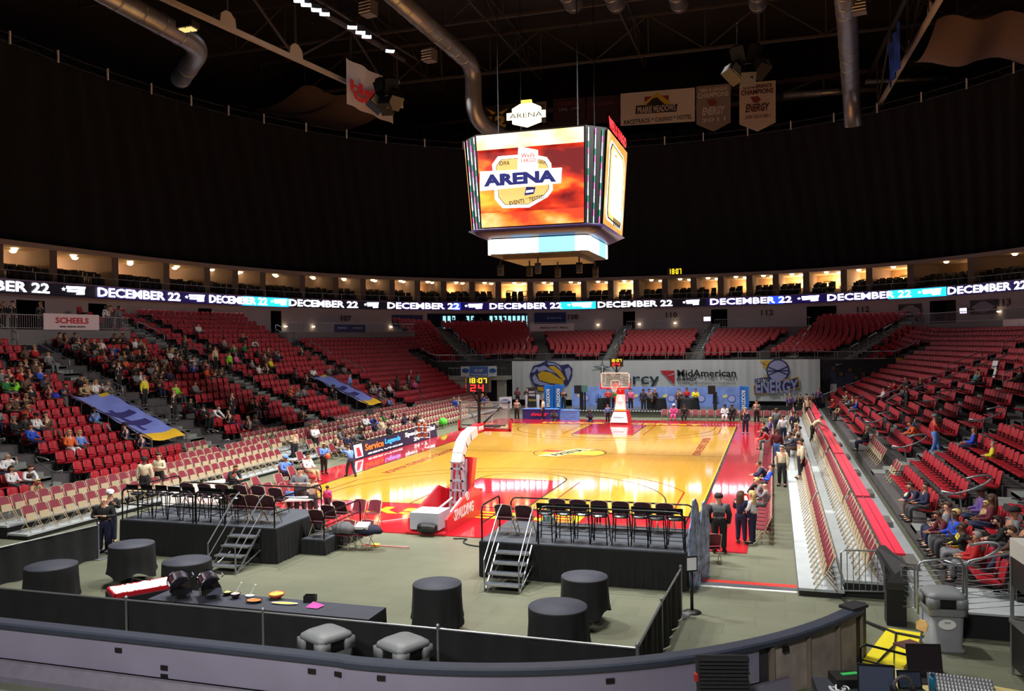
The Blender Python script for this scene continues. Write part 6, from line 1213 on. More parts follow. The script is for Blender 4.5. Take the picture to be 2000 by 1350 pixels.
p = aty(1142, 758, 20.5); t = thing('monitor_stand', 'green-tinted monitor on a black post beside the left loudspeaker', 'monitor', (p[0], 20.5, .5)); MB().box(-.22, .22, -.05, 0, p[2]-.8, p[2]-.3).obj('screen', mat('screen_green', (80, 130, 120), .3, emit=.4), t); MB().box(-.06, .06, 0, .1, 0, p[2]-.5).obj('post', black, t)
# promotion tables left of the far stage
def promo(px0, px1, py, h, col, lab, s_=None, w=.8):
    a, b = atz(px0, py), atz(px1, py); Y = (a[1]+b[1])/2; t = thing('promotion_table', lab, 'table', ((a[0]+b[0])/2, Y, 0)); L = (b[0]-a[0])/2; MB().box(-L, L, 0, w, .0, h).obj('tablecloth', col, t); MB().box(-L-.02, L+.02, -.02, w+.02, h, h+.02).obj('tabletop', mat('table_blue_top', (90, 130, 214), .5, noise=.3, scale=3), t)
    if s_: text(s_, .3, (0, -.03, h*.5), (PI/2, 0, 0), mat('print_hot_red', (226, 50, 90), .5), t, 'lettering', .02, .2, fit=(L*1.0, .22))
promo(1019, 1090, 820, .75, mat('table_navy', (44, 44, 120), .7), 'navy-clothed promotion table with red FAST lettering left of the far stage', 'FAST'); promo(1094, 1128, 822, .72, mat('table_sky', (90, 140, 220), .7, noise=.3), 'pale blue clothed promotion table beside the navy one')
t = thing('bar_sign', 'white and blue oval sign board right of the near backboard', 'sign'); plane_poly([(975, 776), (999, 775), (999, 798), (975, 798)], 19, bcl, 'board', t, .06); plane_poly([(987+10*math.cos(a), 785+5*math.sin(a)) for a in np.linspace(0, 2*PI, 17)[:-1]], 18.98, mat('print_blue', (36, 90, 170), .6), 'oval', t); plane_text('BUD LIGHT', 980, 996, 782, 788, 18.96, white, t)
t = thing('bar_sign', 'dark sign board lettered in white and gold above the promotion table', 'sign'); plane_poly([(1026, 772), (1053, 771), (1053, 800), (1026, 800)], 18.8, bcl, 'board', t, .06); plane_poly([(1031, 757), (1046, 757), (1048, 795), (1030, 795)], 18.7, pblack, 'panel', t); plane_text("DON'T", 1033, 1045, 764, 768, 18.68, white, t); plane_text('MISS', 1033, 1045, 770, 774, 18.68, white, t); plane_text('THE FUN', 1032, 1046, 780, 784, 18.68, mat('print_gold2', (190, 180, 60)), t)
# corner platform at the far left with its banner
cp_ = thing('corner_balcony', 'concrete corner balcony with a blue and white club banner at the far left', 'balcony'); P = [aty(876, 722, 28.6), aty(988, 722, 28.6)]; x0, x1 = P[0][0], P[1][0]
MB().box(x0, x1, 28.6, 31.5, 2.35, 2.65).obj('slab', mat('pale_concrete', (156, 152, 144), .8), cp_); MB().box(x1-.9, x1-.2, 28.8, 29.4, 0, 2.35).obj('column', MATS['pale_concrete'], cp_); MB().prism([(x0+.2, 28.7, 2.35), (x0+2.2, 28.7, .8), (x0+2.9, 28.7, 2.35)], (0, .3, 0)).obj('soffit', MATS['pale_concrete'], cp_); mb = MB(); fence(mb, [(x0, 28.6, 2.65), (x1, 28.6, 2.65)], .75, .4, .012); mb.obj('railing', pole_grey, cp_); MB().box(x0+1.8, x1-1.0, 29.5, 29.6, 0, 2.3).obj('dark_opening', cloth_black, cp_)
b_ = thing('club_banner', 'blue and white courtside club banner on the corner balcony', 'banner'); plane_poly([(900, 716), (970, 715), (970, 735), (900, 736)], 28.5, bcl, 'cloth', b_); plane_poly([(917, 716), (953, 716), (953, 735), (917, 735)], 28.48, mat('print_mid_blue', (70, 110, 180), .7), 'blue_field', b_)
for cx_ in (909, 935, 962): plane_poly([(cx_+7*math.cos(a), 724+4.4*math.sin(a)) for a in np.linspace(0, 2*PI, 17)[:-1]], 28.46, mat('print_blue', (36, 90, 170), .6), 'oval', b_)
plane_text('COURTSIDE CLUB', 919, 951, 730, 734, 28.45, white, b_); plane_text('BUD LIGHT', 927, 943, 721, 727, 28.44, white, b_)
tag(MB().box(8.9, 12.9, 21.3, 21.5, 0, .85).obj('black_barrier', cloth_black), 'black draped barrier right of the far stage', 'barrier')
# ------------------------------------------------------------------ courtside video board and ball rack
vb = thing('courtside_video_board', 'long glowing courtside board reading Service Legends, left of the court', 'video board', (-9.62, .45, 0)); T = Matrix.Rotation(PI/2, 4, 'Z'); L = 5.45
MB(T).prism([(-L, .22, 0), (-L, .0, 0), (-L, .12, .82), (-L, .2, .82)], (2*L, 0, 0)).obj('housing', black, vb); MB(T).prism([(-L+.05, -.02, .04), (L-.05, -.02, .04), (L-.05, .1, .8), (-L+.05, .1, .8)], (0, .01, 0)).obj('display', mat('led_slate', (44, 38, 66), emit=.9), vb)
def vtxt(s_, x, z, w, h, M, sh=.1): return text(s_, .3, tuple(T @ Vector((x, -.045+z*.155, z))), (PI/2-.15, 0, PI/2), M, vb, 'lettering', .004, sh, fit=(w, h))
vtxt('Service', -2.95, .5, 2.1, .34, mat('led_orange', (255, 110, 30), emit=2)); vtxt('Legends', -.75, .5, 1.9, .34, mat('led_sky', (60, 170, 255), emit=2)); vtxt('Special', 1.9, .56, 2.1, .3, scr_white); vtxt('Special', 4.2, .56, 1.9, .3, scr_white); vtxt('24 - 7', 2.9, .24, 2.0, .2, scr_white); vtxt('SERVICE', -1.7, .17, 4.2, .07, scr_white)
MB(T).prism([(-5.1, -.01, .12), (-4.3, -.01, .12), (-4.3, .09, .74), (-5.1, .09, .74)], (0, -.012, 0)).obj('logo_panel', scr_white, vb); MB(T).prism([(-4.95, -.03, .16), (-4.45, -.03, .16), (-4.6, .06, .6), (-4.9, .06, .6)], (0, -.014, 0)).obj('logo_mark', mat('led_logo_red', (230, 40, 60), emit=1.5), vb)
ball_m = mat('ball_orange', (196, 96, 50), .55); p = atz(822, 866); t = thing('ball_rack', 'white rack beside the courtside video board', 'rack', (p[0]+.1, p[1], 0)); mb = MB()
for x in (-.45, .45): mb.tube([(x, 0, 0), (x, 0, 1.15)], .02, 5)
for z in (.35, .65, .95): mb.box(-.45, .45, -.14, .14, z-.02, z)
mb.obj('frame', white, t)
for i in range(6):
    b = MB().ball((0, 0, 0), .12, 14, 10).obj('basketball', ball_m, None, True) if i == 0 else b0.copy()
    if i == 0: b0 = b
    else: COL.objects.link(b)
    b.location = (p[0]+.1-.2+.36*(i % 2), p[1], (.47, .77, 1.07)[i//2]); tag(b, 'orange basketball on the white ball rack, %s shelf, %s' % (('bottom', 'middle', 'top')[i//2], ('left', 'right')[i % 2]), 'basketball', 'basketballs on the rack')

# ------------------------------------------------------------------ concourse lettering and banners
def ring_text(s_, pxc, zc, w, h, d, M, name, lab, cat):
    u = upix(pxc, 600, zc, d); me = text_me(s_, 1, .01, .03); me.materials.clear(); me.materials.append(M); bend(me, u, zc, d, w, h); return tag(link(name, me), lab, cat)
num = mat('number_maroon', (70, 40, 46), .7)
for s_, px, w, lab in (('104', -14, 1.2, 'above the left edge of the left stand'), ('105', 305, 1.25, 'right of the SCHEELS banner'), ('106', 468, 1.2, 'over the middle of the left stand'), ('107', 676, 1.2, 'above the dark blue railing banner'), ('108', 1120, 1.1, 'beside the dark blue wall banner behind the cube'), ('110', 1312, 1.15, 'straight above the far backdrop'), ('112', 1498, 1.2, 'over the ENERGY emblem end of the backdrop'), ('112', 1686, 1.2, 'between the far portal and the brown wall banner'), ('113', 1960, 1.3, 'at the right edge beside a brown wall banner')):
    z = 8.1 if px < 1000 else 8.2; ring_text(s_, px, z, w, .55, .1, num, 'section_number', 'section number %s on the concourse wall %s' % (s_, lab), 'sign')
def ring_banner(px0, px1, z0, z1, d, M, name, lab, texts=(), cat='banner'):
    a, b = upix(px0, 600, (z0+z1)/2, d), upix(px1, 600, (z0+z1)/2, d); t = thing(name, lab, cat); us2 = np.linspace(a, b, 12); mb = MB()
    for e in (0, .03): mb.strip([(*ring(u, d+e)[:2], z0) for u in us2], [(*ring(u, d+e)[:2], z1) for u in us2])
    mb.obj('cloth', M, t)
    for s_, fx0, fx1, zc, h, MM in texts:
        me = text_me(s_, 1, .004, .03); me.materials.clear(); me.materials.append(MM); bend(me, a+(b-a)*(fx0+fx1)/2, zc, d+.045, (b-a)*(fx1-fx0), h); link('lettering', me, t)
    return t
wcl = mat('banner_pinkish_white', (214, 196, 206), .8); dbl = mat('banner_dark_blue', (34, 40, 92), .7)
ring_banner(84, 192, 6.72, 7.62, 5.4, wcl, 'sponsor_banner', 'white SCHEELS banner with red lettering on the left platform railing', (('SCHEELS', .2, .8, 7.25, .34, predm), ('GEAR. PASSION. SPORTS.', .27, .74, 6.9, .1, pblack)))
ring_banner(652, 716, 6.72, 7.4, 5.4, dbl, 'sponsor_banner', 'dark blue banner on the glass railing below number 107', (('SCHOOL', .1, .4, 7.1, .16, lilac), ('IOWA', .6, .9, 7.1, .14, lilac)))
ring_banner(1053, 1130, 6.68, 7.4, 5.4, wcl, 'sponsor_banner', 'white MERLE HAY MALL banner on the far platform railing', (('MERLE HAY MALL', .25, .88, 7.02, .18, pblack),))
ring_banner(765, 826, 7.3, 8.5, .12, dbl, 'wall_banner', 'dark blue banner on the wall left of the daylight windows', (('IOWA EVENTS', .15, .6, 8.0, .16, lilac),)); ring_banner(1044, 1106, 7.4, 8.7, .12, dbl, 'wall_banner', 'dark blue banner on the wall left of number 108', (('EVENTS', .4, .85, 8.1, .16, lilac),))
for px0, px1, w_ in ((1754, 1800, 'left of the right portal'), (1894, 1946, 'left of number 113')):
    ring_banner(px0, px1, 7.35, 8.5, .12, mat('banner_dark_brown', (58, 44, 54), .7), 'wall_banner', 'dark framed wall banner with a pale pointed emblem, '+w_)
    a, b = upix(px0, 600, 8, .15), upix(px1, 600, 8, .15); u = (a+b)/2; mb = MB(); pts = [(-.45*(b-a), 0), (-.1*(b-a), .45), (.1*(b-a), .45), (.45*(b-a), 0), (.1*(b-a), -.45), (-.1*(b-a), -.45)]; mb.v = [(*ring(u+x, .18)[:2], 7.93+z) for x, z in pts]; mb.f = [(0, 1, 2, 3, 4, 5)]; mb.m = [0]; tag(mb.obj('emblem', mat('emblem_grey', (140, 124, 132), .7)), 'pale pointed emblem on the dark wall banner, '+w_, 'emblem')
ring_banner(1948, 2060, 6.0, 6.75, 5.45, wcl, 'sponsor_banner', 'white banner with blue marks on the right platform edge', (('POWERED', .3, .7, 6.4, .14, lilac),))
for px, z, lab in ((1318, 7.35, 'above the MidAmerican lettering'), (1168, 7.3, 'right of the MERLE HAY MALL banner'), (560, 7.3, 'over the farthest left aisle'), (614, 7.3, 'beside the SCHOOL banner'), (766, 7.3, 'below the dark blue wall banner'), (1946, 7.5, 'at the right edge of the arena'), (822, 7.3, 'left of the daylight windows'), (1248, 7.3, 'above the shot clock of the far hoop')):
    x, y, nx, ny = ring(upix(px, 620, z, .4), .25); o = MB().lathe([(0, -.05), (.13, -.04), (.15, 0), (.13, .04), (0, .05)], 10).obj('wall_lamp', mat('lamp_pale_glow', (255, 236, 190), emit=7)); o.location = (x, y, z); tag(o, 'small glowing wall lamp on the concourse, '+lab, 'lamp')
for px, z, lab in ((1381, 7.7, 'above the right part of the far backdrop'), (1877, 7.7, 'right of the right portal')):
    x, y, nx, ny = ring(upix(px, 620, z, .6), .4); t = thing('television', 'small glowing television on the concourse '+lab, 'television', (x, y, z), math.atan2(ny, nx)); MB().bx((0, 0, 0), (.08, .75, .5)).obj('casing', black, t); MB().bx((.05, 0, 0), (.02, .68, .43)).obj('screen', mat('tv_glow', (225, 205, 255), emit=2.2), t)
# yellow game clock on the curtain
x, y, nx, ny = ring(upix(1319, 536, 12.6), 0); t = thing('game_clock', 'small yellow 18:07 clock above the far suites', 'clock', (x, y-.3, 12.35), .03); mb = MB()
for k, c in enumerate('18'): seven(mb, c, -.62+k*.3-(.06 if k == 0 else 0), 0, .22, .52, -.1, .06)
for k, c in enumerate('07'): seven(mb, c, .08+k*.3, 0, .22, .52, -.1, .06)
mb.box(-.03, .03, -.12, -.1, .14, .2); mb.box(-.03, .03, -.12, -.1, .34, .4); mb.obj('digits', led_yel, t); MB().box(-.8, .75, -.1, .05, -.1, .65).obj('housing', black, t)

# ------------------------------------------------------------------ banners under the roof
HY = 38.0
def hang(pts, M, lab, name='hanging_banner', Y=HY):
    t = thing(name, lab, 'banner'); plane_poly(pts, Y, M, 'cloth', t); return t
dk = mat('banner_charcoal', (30, 26, 28), .8); mr = mat('banner_dark_maroon', (44, 20, 32), .8); gry = mat('banner_grey', (126, 116, 116), .8); crm = mat('banner_cream', (186, 172, 164), .8); wht2 = mat('banner_white', (190, 182, 176), .8); gd = mat('banner_gold', (190, 160, 50), .7)
t = hang([(943, 208), (1067, 197), (1067, 240), (943, 245)], dk, 'black retired number 12 banner half hidden by the video cube'); plane_text('12', 953, 988, 226, 250, HY-.05, gd, t, bold=.05); plane_poly([(950, 212), (968, 220), (962, 224)], HY-.03, gd, 'wing', t); plane_poly([(993, 211), (974, 220), (980, 224)], HY-.03, gd, 'wing', t); plane_poly([(1045, 200), (1067, 198), (1067, 240), (1045, 240)], HY-.02, mat('banner_dim_white', (120, 112, 106), .8), 'white_field', t); plane_text('GAME', 1049, 1064, 204, 210, HY-.05, pblack, t)
t = hang([(1080, 193), (1143, 190), (1143, 240), (1080, 240)], mr, 'dark maroon banner with faint years, left of a similar one'); plane_text('CHAMPIONS', 1090, 1136, 198, 206, HY-.03, mat('print_dim_red', (96, 40, 50), .8), t); plane_text('1996  1997', 1092, 1132, 210, 216, HY-.03, gry, t)
t = hang([(1146, 189), (1209, 186), (1209, 240), (1146, 240)], mr, 'dark maroon banner with faint script, beside the white casino banner'); plane_text('Barnstormers', 1155, 1200, 196, 206, HY-.03, mat('print_dim_red', (96, 40, 50), .8), t)
t = hang([(1212, 183), (1357, 171), (1357, 237), (1212, 246)], wht2, 'white PRAIRIE MEADOWS banner under the roof'); plane_poly([(1283, 180), (1310, 200), (1283, 224), (1257, 202)], HY-.04, gd, 'diamond', t); plane_poly([(1259, 189), (1306, 186), (1306, 206), (1259, 208)], HY-.03, mat('print_brick', (120, 50, 44), .7), 'red_field', t); plane_poly([(1262, 205), (1275, 192), (1284, 190), (1292, 198), (1300, 205)], HY-.05, pblack, 'horse_shape', t); plane_poly([(1242, 207), (1323, 203), (1321, 218), (1241, 223)], HY-.06, pblack, 'name_field', t); plane_text('PRAIRIE MEADOWS', 1245, 1319, 206, 219, HY-.09, wht2, t, bold=.02); plane_text('RACETRACK * CASINO * HOTEL', 1218, 1351, 229, 238, HY-.05, pblack, t)
def pennant(x0, x1, y0, y1, tip, M, lab, l1, l2, l3, ml, shy):
    t = hang([(x0, y0+3), (x1, y0-3), (x1, y1-4), ((x0+x1)/2, tip), (x0, y1)], M, lab); w = x1-x0; plane_text(l1, x0+w*.1, x1-w*.1, y0+5, y0+12, HY-.03, ml, t, bold=.03); plane_text(l2, x0+w*.04, x1-w*.06, y0+14, y0+24, HY-.03, ml, t, bold=.03)
    plane_poly([(x0+w*.3, y0+30), (x0+w*.5, y0+27), (x0+w*.6, y0+34), (x0+w*.5, y0+41), (x0+w*.38, y0+40)], HY-.03, mat('print_brick', (120, 50, 44), .7), 'flaming_ball', t); o = plane_text('ENERGY', x0+w*.16, x1-w*.16, y0+42, y0+58, HY-.06, ml, t, bold=.03, shear=.3); plane_text(l3, x0+w*.15, x1-w*.15, y0+64, y0+71, HY-.03, ml, t)
pennant(1360, 1427, 166, 243, 257, gry, 'grey D-LEAGUE CHAMPIONS pennant banner with ENERGY logo', 'NBA D-LEAGUE', 'CHAMPIONS', '2011', mat('banner_pale_text', (190, 184, 184), .8), 0); pennant(1444, 1515, 160, 243, 257, crm, 'cream CONFERENCE CHAMPIONS pennant banner, right of the grey one', 'CONFERENCE', 'CHAMPIONS', '2009 2010 2011', mat('print_dark_red', (78, 26, 30), .8), 0)
def obl(p0, p1, zb, M, lab):
    t = thing('hanging_banner', lab, 'banner'); p0, p1 = np.array(p0), np.array(p1); n = 14; A = []; B = []; dx = np.array([-(p1-p0)[1], (p1-p0)[0], 0]); dx = dx/np.linalg.norm(dx)
    for i in range(n+1): q = p0+(p1-p0)*i/n; w = dx*.12*math.sin(i*1.1); A.append(tuple(q+w)); B.append((q[0]-w[0], q[1]-w[1], zb-.35*math.sin(PI*i/n)*0))
    MB().strip(B, A).obj('cloth', M, t, True); return t, p0, p1
S0, S1 = atz(676, 113, 26.6), atz(766, 160, 26.6); zb = float(aty(680, 203, S0[1])[2]); t, p0, p1 = obl(S0, S1, zb, mat('banner_satin', (205, 200, 200), .5), 'crumpled white banner with red lettering hung below the left roof truss'); ang = math.atan2(p1[1]-p0[1], p1[0]-p0[0])
for s_, f, z, h in (('Hello', .42, .42, .8), ('Getter', .48, .24, .8)): q = p0+(p1-p0)*f; text(s_, 1, (q[0]+.35*math.sin(ang), q[1]-.35*math.cos(ang), zb+(26.6-zb)*z), (PI/2, 0, ang), mat('print_bright_red', (210, 50, 50), .6), t, 'lettering', .04, fit=(5.4, h))
S0, S1 = atz(1757, 40, 26), atz(1736, 92, 26); zb = float(aty(1757, 128, S0[1])[2]); obl(S0, S1, zb, mat('banner_royal_blue', (44, 80, 190), .6, noise=.7, scale=1.2), 'blue and white banner seen almost edge-on under the right roof truss')
# blue banners draped over the stair openings in the left stand
for i, (y0, y1) in enumerate(((-10.7, -8.4), (10.2, 12.5))):
    t = thing('draped_banner', 'blue and yellow banner draped over a stair opening in the left stand, %s one' % ('nearer', 'farther')[i], 'banner', (-18.7, (y0+y1)/2, 0)); mb = MB(); n = 20; h = (y1-y0)/2; T0 = [(-2.3, 3.55), (2.2, 1.55)]
    for a in range(n+1):
        for b in range(9): u, v = a/n, b/8*2-1; mb.v.append((T0[0][0]+(T0[1][0]-T0[0][0])*u, v*h, T0[0][1]+(T0[1][1]-T0[0][1])*u-.22*(1-v*v)*(.5+.5*math.sin(u*3+.5))+.03*math.sin(u*25+v*4)))
    for a in range(n):
        for b in range(8): mb.f.append((a*9+b, a*9+b+1, (a+1)*9+b+1, (a+1)*9+b)); mb.m.append(2 if a >= n-3 else (1 if (a in (0,) and b > 5) else (3 if (a in (7, 8, 11, 12) and b in (1, 2, 3, 4, 5, 6)) or b == 3 and 5 < a < 15 else 0)))
    mb.obj('cloth', [mat('banner_periwinkle', (118, 130, 206), .7, noise=.08, scale=2), gd, mat('banner_bright_yellow', (228, 180, 40), .7), mat('banner_violet', (52, 46, 110), .7)], t, True)
    r_ = MB()
    for s_ in (-1, 1):
        r_.tube([(-2.3, s_*(h+.05), 3.6), (2.3, s_*(h+.05), 1.62), (2.3, s_*(h+.05), .6)], .03, 6)
        for k in range(7): u = k/6; x = -2.3+4.5*u; z = 3.58-1.95*u; r_.tube([(x, s_*(h+.05), z), (x, s_*(h+.05), z-.8)], .02, 4)
    r_.obj('railing', pole_grey, t); w_ = MB()
    for s_ in (-1, 1): w_.prism([(-2.3, s_*(h+.1), 0), (2.3, s_*(h+.1), 0), (2.3, s_*(h+.1), .8), (-2.3, s_*(h+.1), 2.75)], (0, .08, 0))
    struct(w_.obj('wall_stairwell', platm)).location = (-18.7, (y0+y1)/2, 0)
t = thing('stairwell_rail', 'long double handrail running up the right stand beside a stair opening', 'handrail'); mb = MB()
for y in (9.9, 12.7): rail_long(mb, (16.0, y, zrow(UR-1, 18.9-(16-13.6))), (22.5, y, zrow(UR-1, 18.9-(22.5-13.6)))); 
mb.obj('rail', pole_grey, t)
# suite furniture: dark chairs along the balcony
ch_ = MB(); ch_.box(-.2, .2, -.24, .24, .0, .42); ch_.box(-.28, -.14, -.24, .24, .0, .78); pls = []
for d, z in ((-.55, SZ+.12), (-1.5, SZ+.3), (-2.5, SZ+.45)):
    u = UL
    while u < UR:
        if R_.random() < .84 and min(abs(u-q) for q in SU) > .5: x, y, nx, ny = ring(u, d); pls.append((x, y, z, math.atan2(ny, nx)))
        u += .62
tag(scatter('suite_chair', [(ch_, 0)], pls, [mat('suite_chair_dark', (26, 22, 26), .8)]), 'rows of dark chairs on the suite balconies all round the arena', 'chairs', kind='stuff')
mb = MB(); P = [(*ring(u, .45)[:2], SZ) for u in np.arange(UL, UR, 1.1)]; mb.tube([(x, y, z+.5) for x, y, z in P], .02, 4)
for x, y, z in P[::2]: mb.tube([(x, y, z), (x, y, z+.5)], .02, 4)
tag(mb.obj('balcony_rail', pole_grey), 'thin rail along the front edge of the suite balconies', 'railing')
# ------------------------------------------------------------------ people
COLS = {'k': ('black', (24, 24, 28)), 'w': ('white', (214, 214, 218)), 'g': ('grey', (112, 114, 120)), 'r': ('red', (176, 28, 34)), 'm': ('maroon', (92, 26, 40)), 'n': ('navy', (30, 34, 66)), 'b': ('blue', (36, 76, 190)), 'l': ('light blue', (92, 132, 206)),
        't': ('tan', (170, 146, 112)), 'o': ('orange', (214, 96, 44)), 'y': ('yellow', (214, 206, 36)), 'v': ('lime green', (126, 220, 40)), 'e': ('dark green', (36, 110, 56)), 'p': ('pink', (214, 84, 150)), 'u': ('purple', (96, 70, 140)), 'c': ('cream', (204, 194, 166)),
        'h': ('brown', (88, 64, 52)), 'a': ('teal', (60, 140, 156)), 'd': ('dark grey', (58, 58, 64)), 's': ('charcoal', (40, 40, 46))}
def cm(c): return mat('fabric_'+COLS[c][0].replace(' ', '_'), COLS[c][1], .85, noise=.1, scale=9)
skins = [mat('skin_fair', (206, 158, 132), .55), mat('skin_tan', (176, 124, 96), .55), mat('skin_deep', (96, 66, 50), .55)]
hairs = [mat('hair_dark', (34, 26, 22), .8), mat('hair_brown', (78, 54, 38), .8), mat('hair_blond', (206, 176, 112), .7), mat('hair_grey', (140, 138, 134), .8), mat('hair_auburn', (110, 60, 34), .8)]
eye = mat('eye_dark', (20, 18, 18), .3)
def skinned(pts, edges, rad, root=0, sub=1):
    me = bpy.data.meshes.new('s'); me.from_pydata(pts, edges, []); o = bpy.data.objects.new('s', me); COL.objects.link(o); md = o.modifiers.new('k', 'SKIN'); md.use_smooth_shade = True
    sv = me.skin_vertices[0].data if me.skin_vertices else None
    if sv is None: bpy.context.view_layer.objects.active = o; me.attributes.new('skin_vertex', 'FLOAT', 'POINT')
    for i, r in enumerate(rad): sv[i].radius = (r, r) if not isinstance(r, tuple) else r; sv[i].use_root = (i == root)
    s_ = o.modifiers.new('s', 'SUBSURF'); s_.levels = sub; s_.render_levels = sub
    dg = bpy.context.evaluated_depsgraph_get(); m2 = bpy.data.meshes.new_from_object(o.evaluated_get(dg)); v = [tuple(q.co) for q in m2.vertices]; f = [tuple(p.vertices) for p in m2.polygons]
    bpy.data.objects.remove(o); bpy.data.meshes.remove(me); bpy.data.meshes.remove(m2); return v, f
def has_skin_layer():
    return True
POSE = {}
def pose(name, sit=False, lean=0.0, arms=None, legs=None, turn=0.0):
    """joints in metres, facing +x"""
    H = .46 if sit else .92; J = {}; J['pel'] = (-.02 if sit else 0, 0, H+.04)
    c, s_ = math.cos(lean), math.sin(lean); up = lambda h, x=0: (J['pel'][0]+h*s_+x*c, 0, J['pel'][2]+h*c-x*s_)
    J['wai'] = up(.16); J['che'] = up(.36, .01); J['nek'] = up(.53); J['hd0'] = up(.62, .015); J['hd1'] = up(.70, .02); J['hd2'] = up(.745, .015)
    A = arms or ((0, .0), (0, .0))
    for k, sy in ((0, 1), (1, -1)):
        sh = up(.46); J['sh%d' % k] = (sh[0], sy*.17, sh[2]); a = A[k]      # a: (elbow x, elbow z drop, wrist dx, wrist dz, wrist inward)
        ex, ez, wx, wz, wi = a; J['el%d' % k] = (sh[0]+ex, sy*.24, sh[2]+ez); J['wr%d' % k] = (sh[0]+ex+wx, sy*(.24-wi), sh[2]+ez+wz); J['ha%d' % k] = (sh[0]+ex+wx*1.28, sy*(.24-wi*1.25), sh[2]+ez+wz*1.28)
        J['hi%d' % k] = (J['pel'][0], sy*.09, H-.02)
        if sit: fx, kx, kz = (legs or ((.42, .44, .5), (.42, .44, .5)))[k]; J['kn%d' % k] = (kx, sy*.12, kz); J['an%d' % k] = (fx, sy*.12, .09); J['to%d' % k] = (fx+.15, sy*.14, .04)
        else: fx, kx, kz = (legs or ((0, .01, .5), (0, .01, .5)))[k]; J['kn%d' % k] = (kx, sy*.1, kz); J['an%d' % k] = (fx, sy*.11, .09); J['to%d' % k] = (fx+.15, sy*.13, .04)
    def build(names, edges, rad, root, sub=1, grow=0.0):
        ix = {n: i for i, n in enumerate(names)}; v, f = skinned([J[n] for n in names], [(ix[a], ix[b]) for a, b in edges], [rad[n]+grow for n in names], ix[root], sub); return v, f
    R1 = dict(pel=.125, wai=.115, che=.13, nek=.055, hd0=.07, hd1=.095, hd2=.062, sh0=.065, sh1=.065, el0=.045, el1=.045, wr0=.03, wr1=.03, ha0=.036, ha1=.036, hi0=.095, hi1=.095, kn0=.062, kn1=.062, an0=.04, an1=.04, to0=.035, to1=.035)
    E1 = [('pel', 'wai'), ('wai', 'che'), ('che', 'nek'), ('nek', 'hd0'), ('hd0', 'hd1'), ('hd1', 'hd2')]+[(a+str(k), b+str(k)) for k in (0, 1) for a, b in (('sh', 'el'), ('el', 'wr'), ('wr', 'ha'), ('hi', 'kn'), ('kn', 'an'), ('an', 'to'))]+[('che', 'sh0'), ('che', 'sh1'), ('pel', 'hi0'), ('pel', 'hi1')]
    v, f = build(list(R1), E1, R1, 'pel', 1); b = MB(); b.add(v, f)
    hx, _, hz = J['hd1']; b.ball((hx+.1, 0, hz-.02), .02, 6, 5); b.ball((hx, .095, hz-.01), .028, 6, 5, (.6, .5, 1)); b.ball((hx, -.095, hz-.01), .028, 6, 5, (.6, .5, 1)); b.ball((hx+.055, 0, hz-.085), .035, 8, 5, (1, 1, .6))
    for k, sy in ((0, 1), (1, -1)):      # five fingers
        w, h = Vector(J['wr%d' % k]), Vector(J['ha%d' % k]); d = (h-w).normalized(); side = Vector((0, 1, 0)) if abs(d.y) < .8 else Vector((1, 0, 0)); side = (side-d*side.dot(d)).normalized(); nrm = d.cross(side)
        for q, (o_, L) in enumerate(((-.028, .055), (-.01, .07), (.009, .066), (.027, .05))): p = h+side*o_+d*.015; b.tube([tuple(p), tuple(p+d*L*.55+nrm*.006), tuple(p+d*L+nrm*.025)], [.009, .0085, .007], 5)
        p = h-side*.03*(-sy)-d*.03; b.tube([tuple(p), tuple(p+d*.04+side*.03*sy), tuple(p+d*.07+side*.035*sy)], [.011, .01, .008], 5)
    b.mat(1); b.ball((hx+.085, .034, hz+.01), .012, 6, 4); b.ball((hx+.085, -.034, hz+.01), .012, 6, 4); b.mat(2); b.bx((hx+.088, 0, hz-.06), (.014, .045, .01))
    tn = ['che', 'wai', 'pel', 'nk2', 'sh0', 'sh1', 'el0', 'el1', 'wr0', 'wr1']; J['nk2'] = tuple(np.array(J['che'])*.25+np.array(J['nek'])*.75); R2 = dict(R1); R2['nk2'] = .05
    Et = [('pel', 'wai'), ('wai', 'che'), ('che', 'nk2'), ('che', 'sh0'), ('che', 'sh1')]+[(a+str(k), c_+str(k)) for k in (0, 1) for a, c_ in (('sh', 'el'), ('el', 'wr'))]
    tv, tf = build(tn, Et, {n: R2[n]+(.026 if n in ('che', 'wai', 'pel') else .02) for n in tn}, 'che')
    ln = ['pel', 'wai', 'hi0', 'hi1', 'kn0', 'kn1', 'an0', 'an1']; El = [('pel', 'wai'), ('pel', 'hi0'), ('pel', 'hi1')]+[(a+str(k), c_+str(k)) for k in (0, 1) for a, c_ in (('hi', 'kn'), ('kn', 'an'))]
    lv, lf = build(ln, El, {n: R2[n]+(.012 if n == 'wai' else .024) for n in ln}, 'pel')
    S = MB()
    for k in (0, 1):
        a, t_ = Vector(J['an%d' % k]), Vector(J['to%d' % k]); S.ball(((a.x+t_.x)/2, t_.y, a.z-.045), .05, 8, 6, (2.5, .95, .85)); S.ball((a.x-.01, a.y, a.z-.02), .052, 8, 6)
    def hair(kind):
        h = MB(); n, m_ = 12, 8; c_ = (hx-.012, 0, hz+.028)
        for i in range(m_+1):
            a = PI*i/m_*(.62 if kind == 'short' else .66); r = .109
            for j in range(n):
                b_ = 2*PI*j/n; front = math.cos(b_); drop = 1.0 if front < .35 else .5; aa = a*drop; h.v.append((c_[0]+r*math.sin(aa)*math.cos(b_)*1.04, r*math.sin(aa)*math.sin(b_)*.98, c_[2]+r*math.cos(aa)*.98))
        h.f = [(i*n+j, i*n+(j+1) % n, (i+1)*n+(j+1) % n, (i+1)*n+j) for i in range(m_) for j in range(n)]; h.m = [0]*len(h.f)
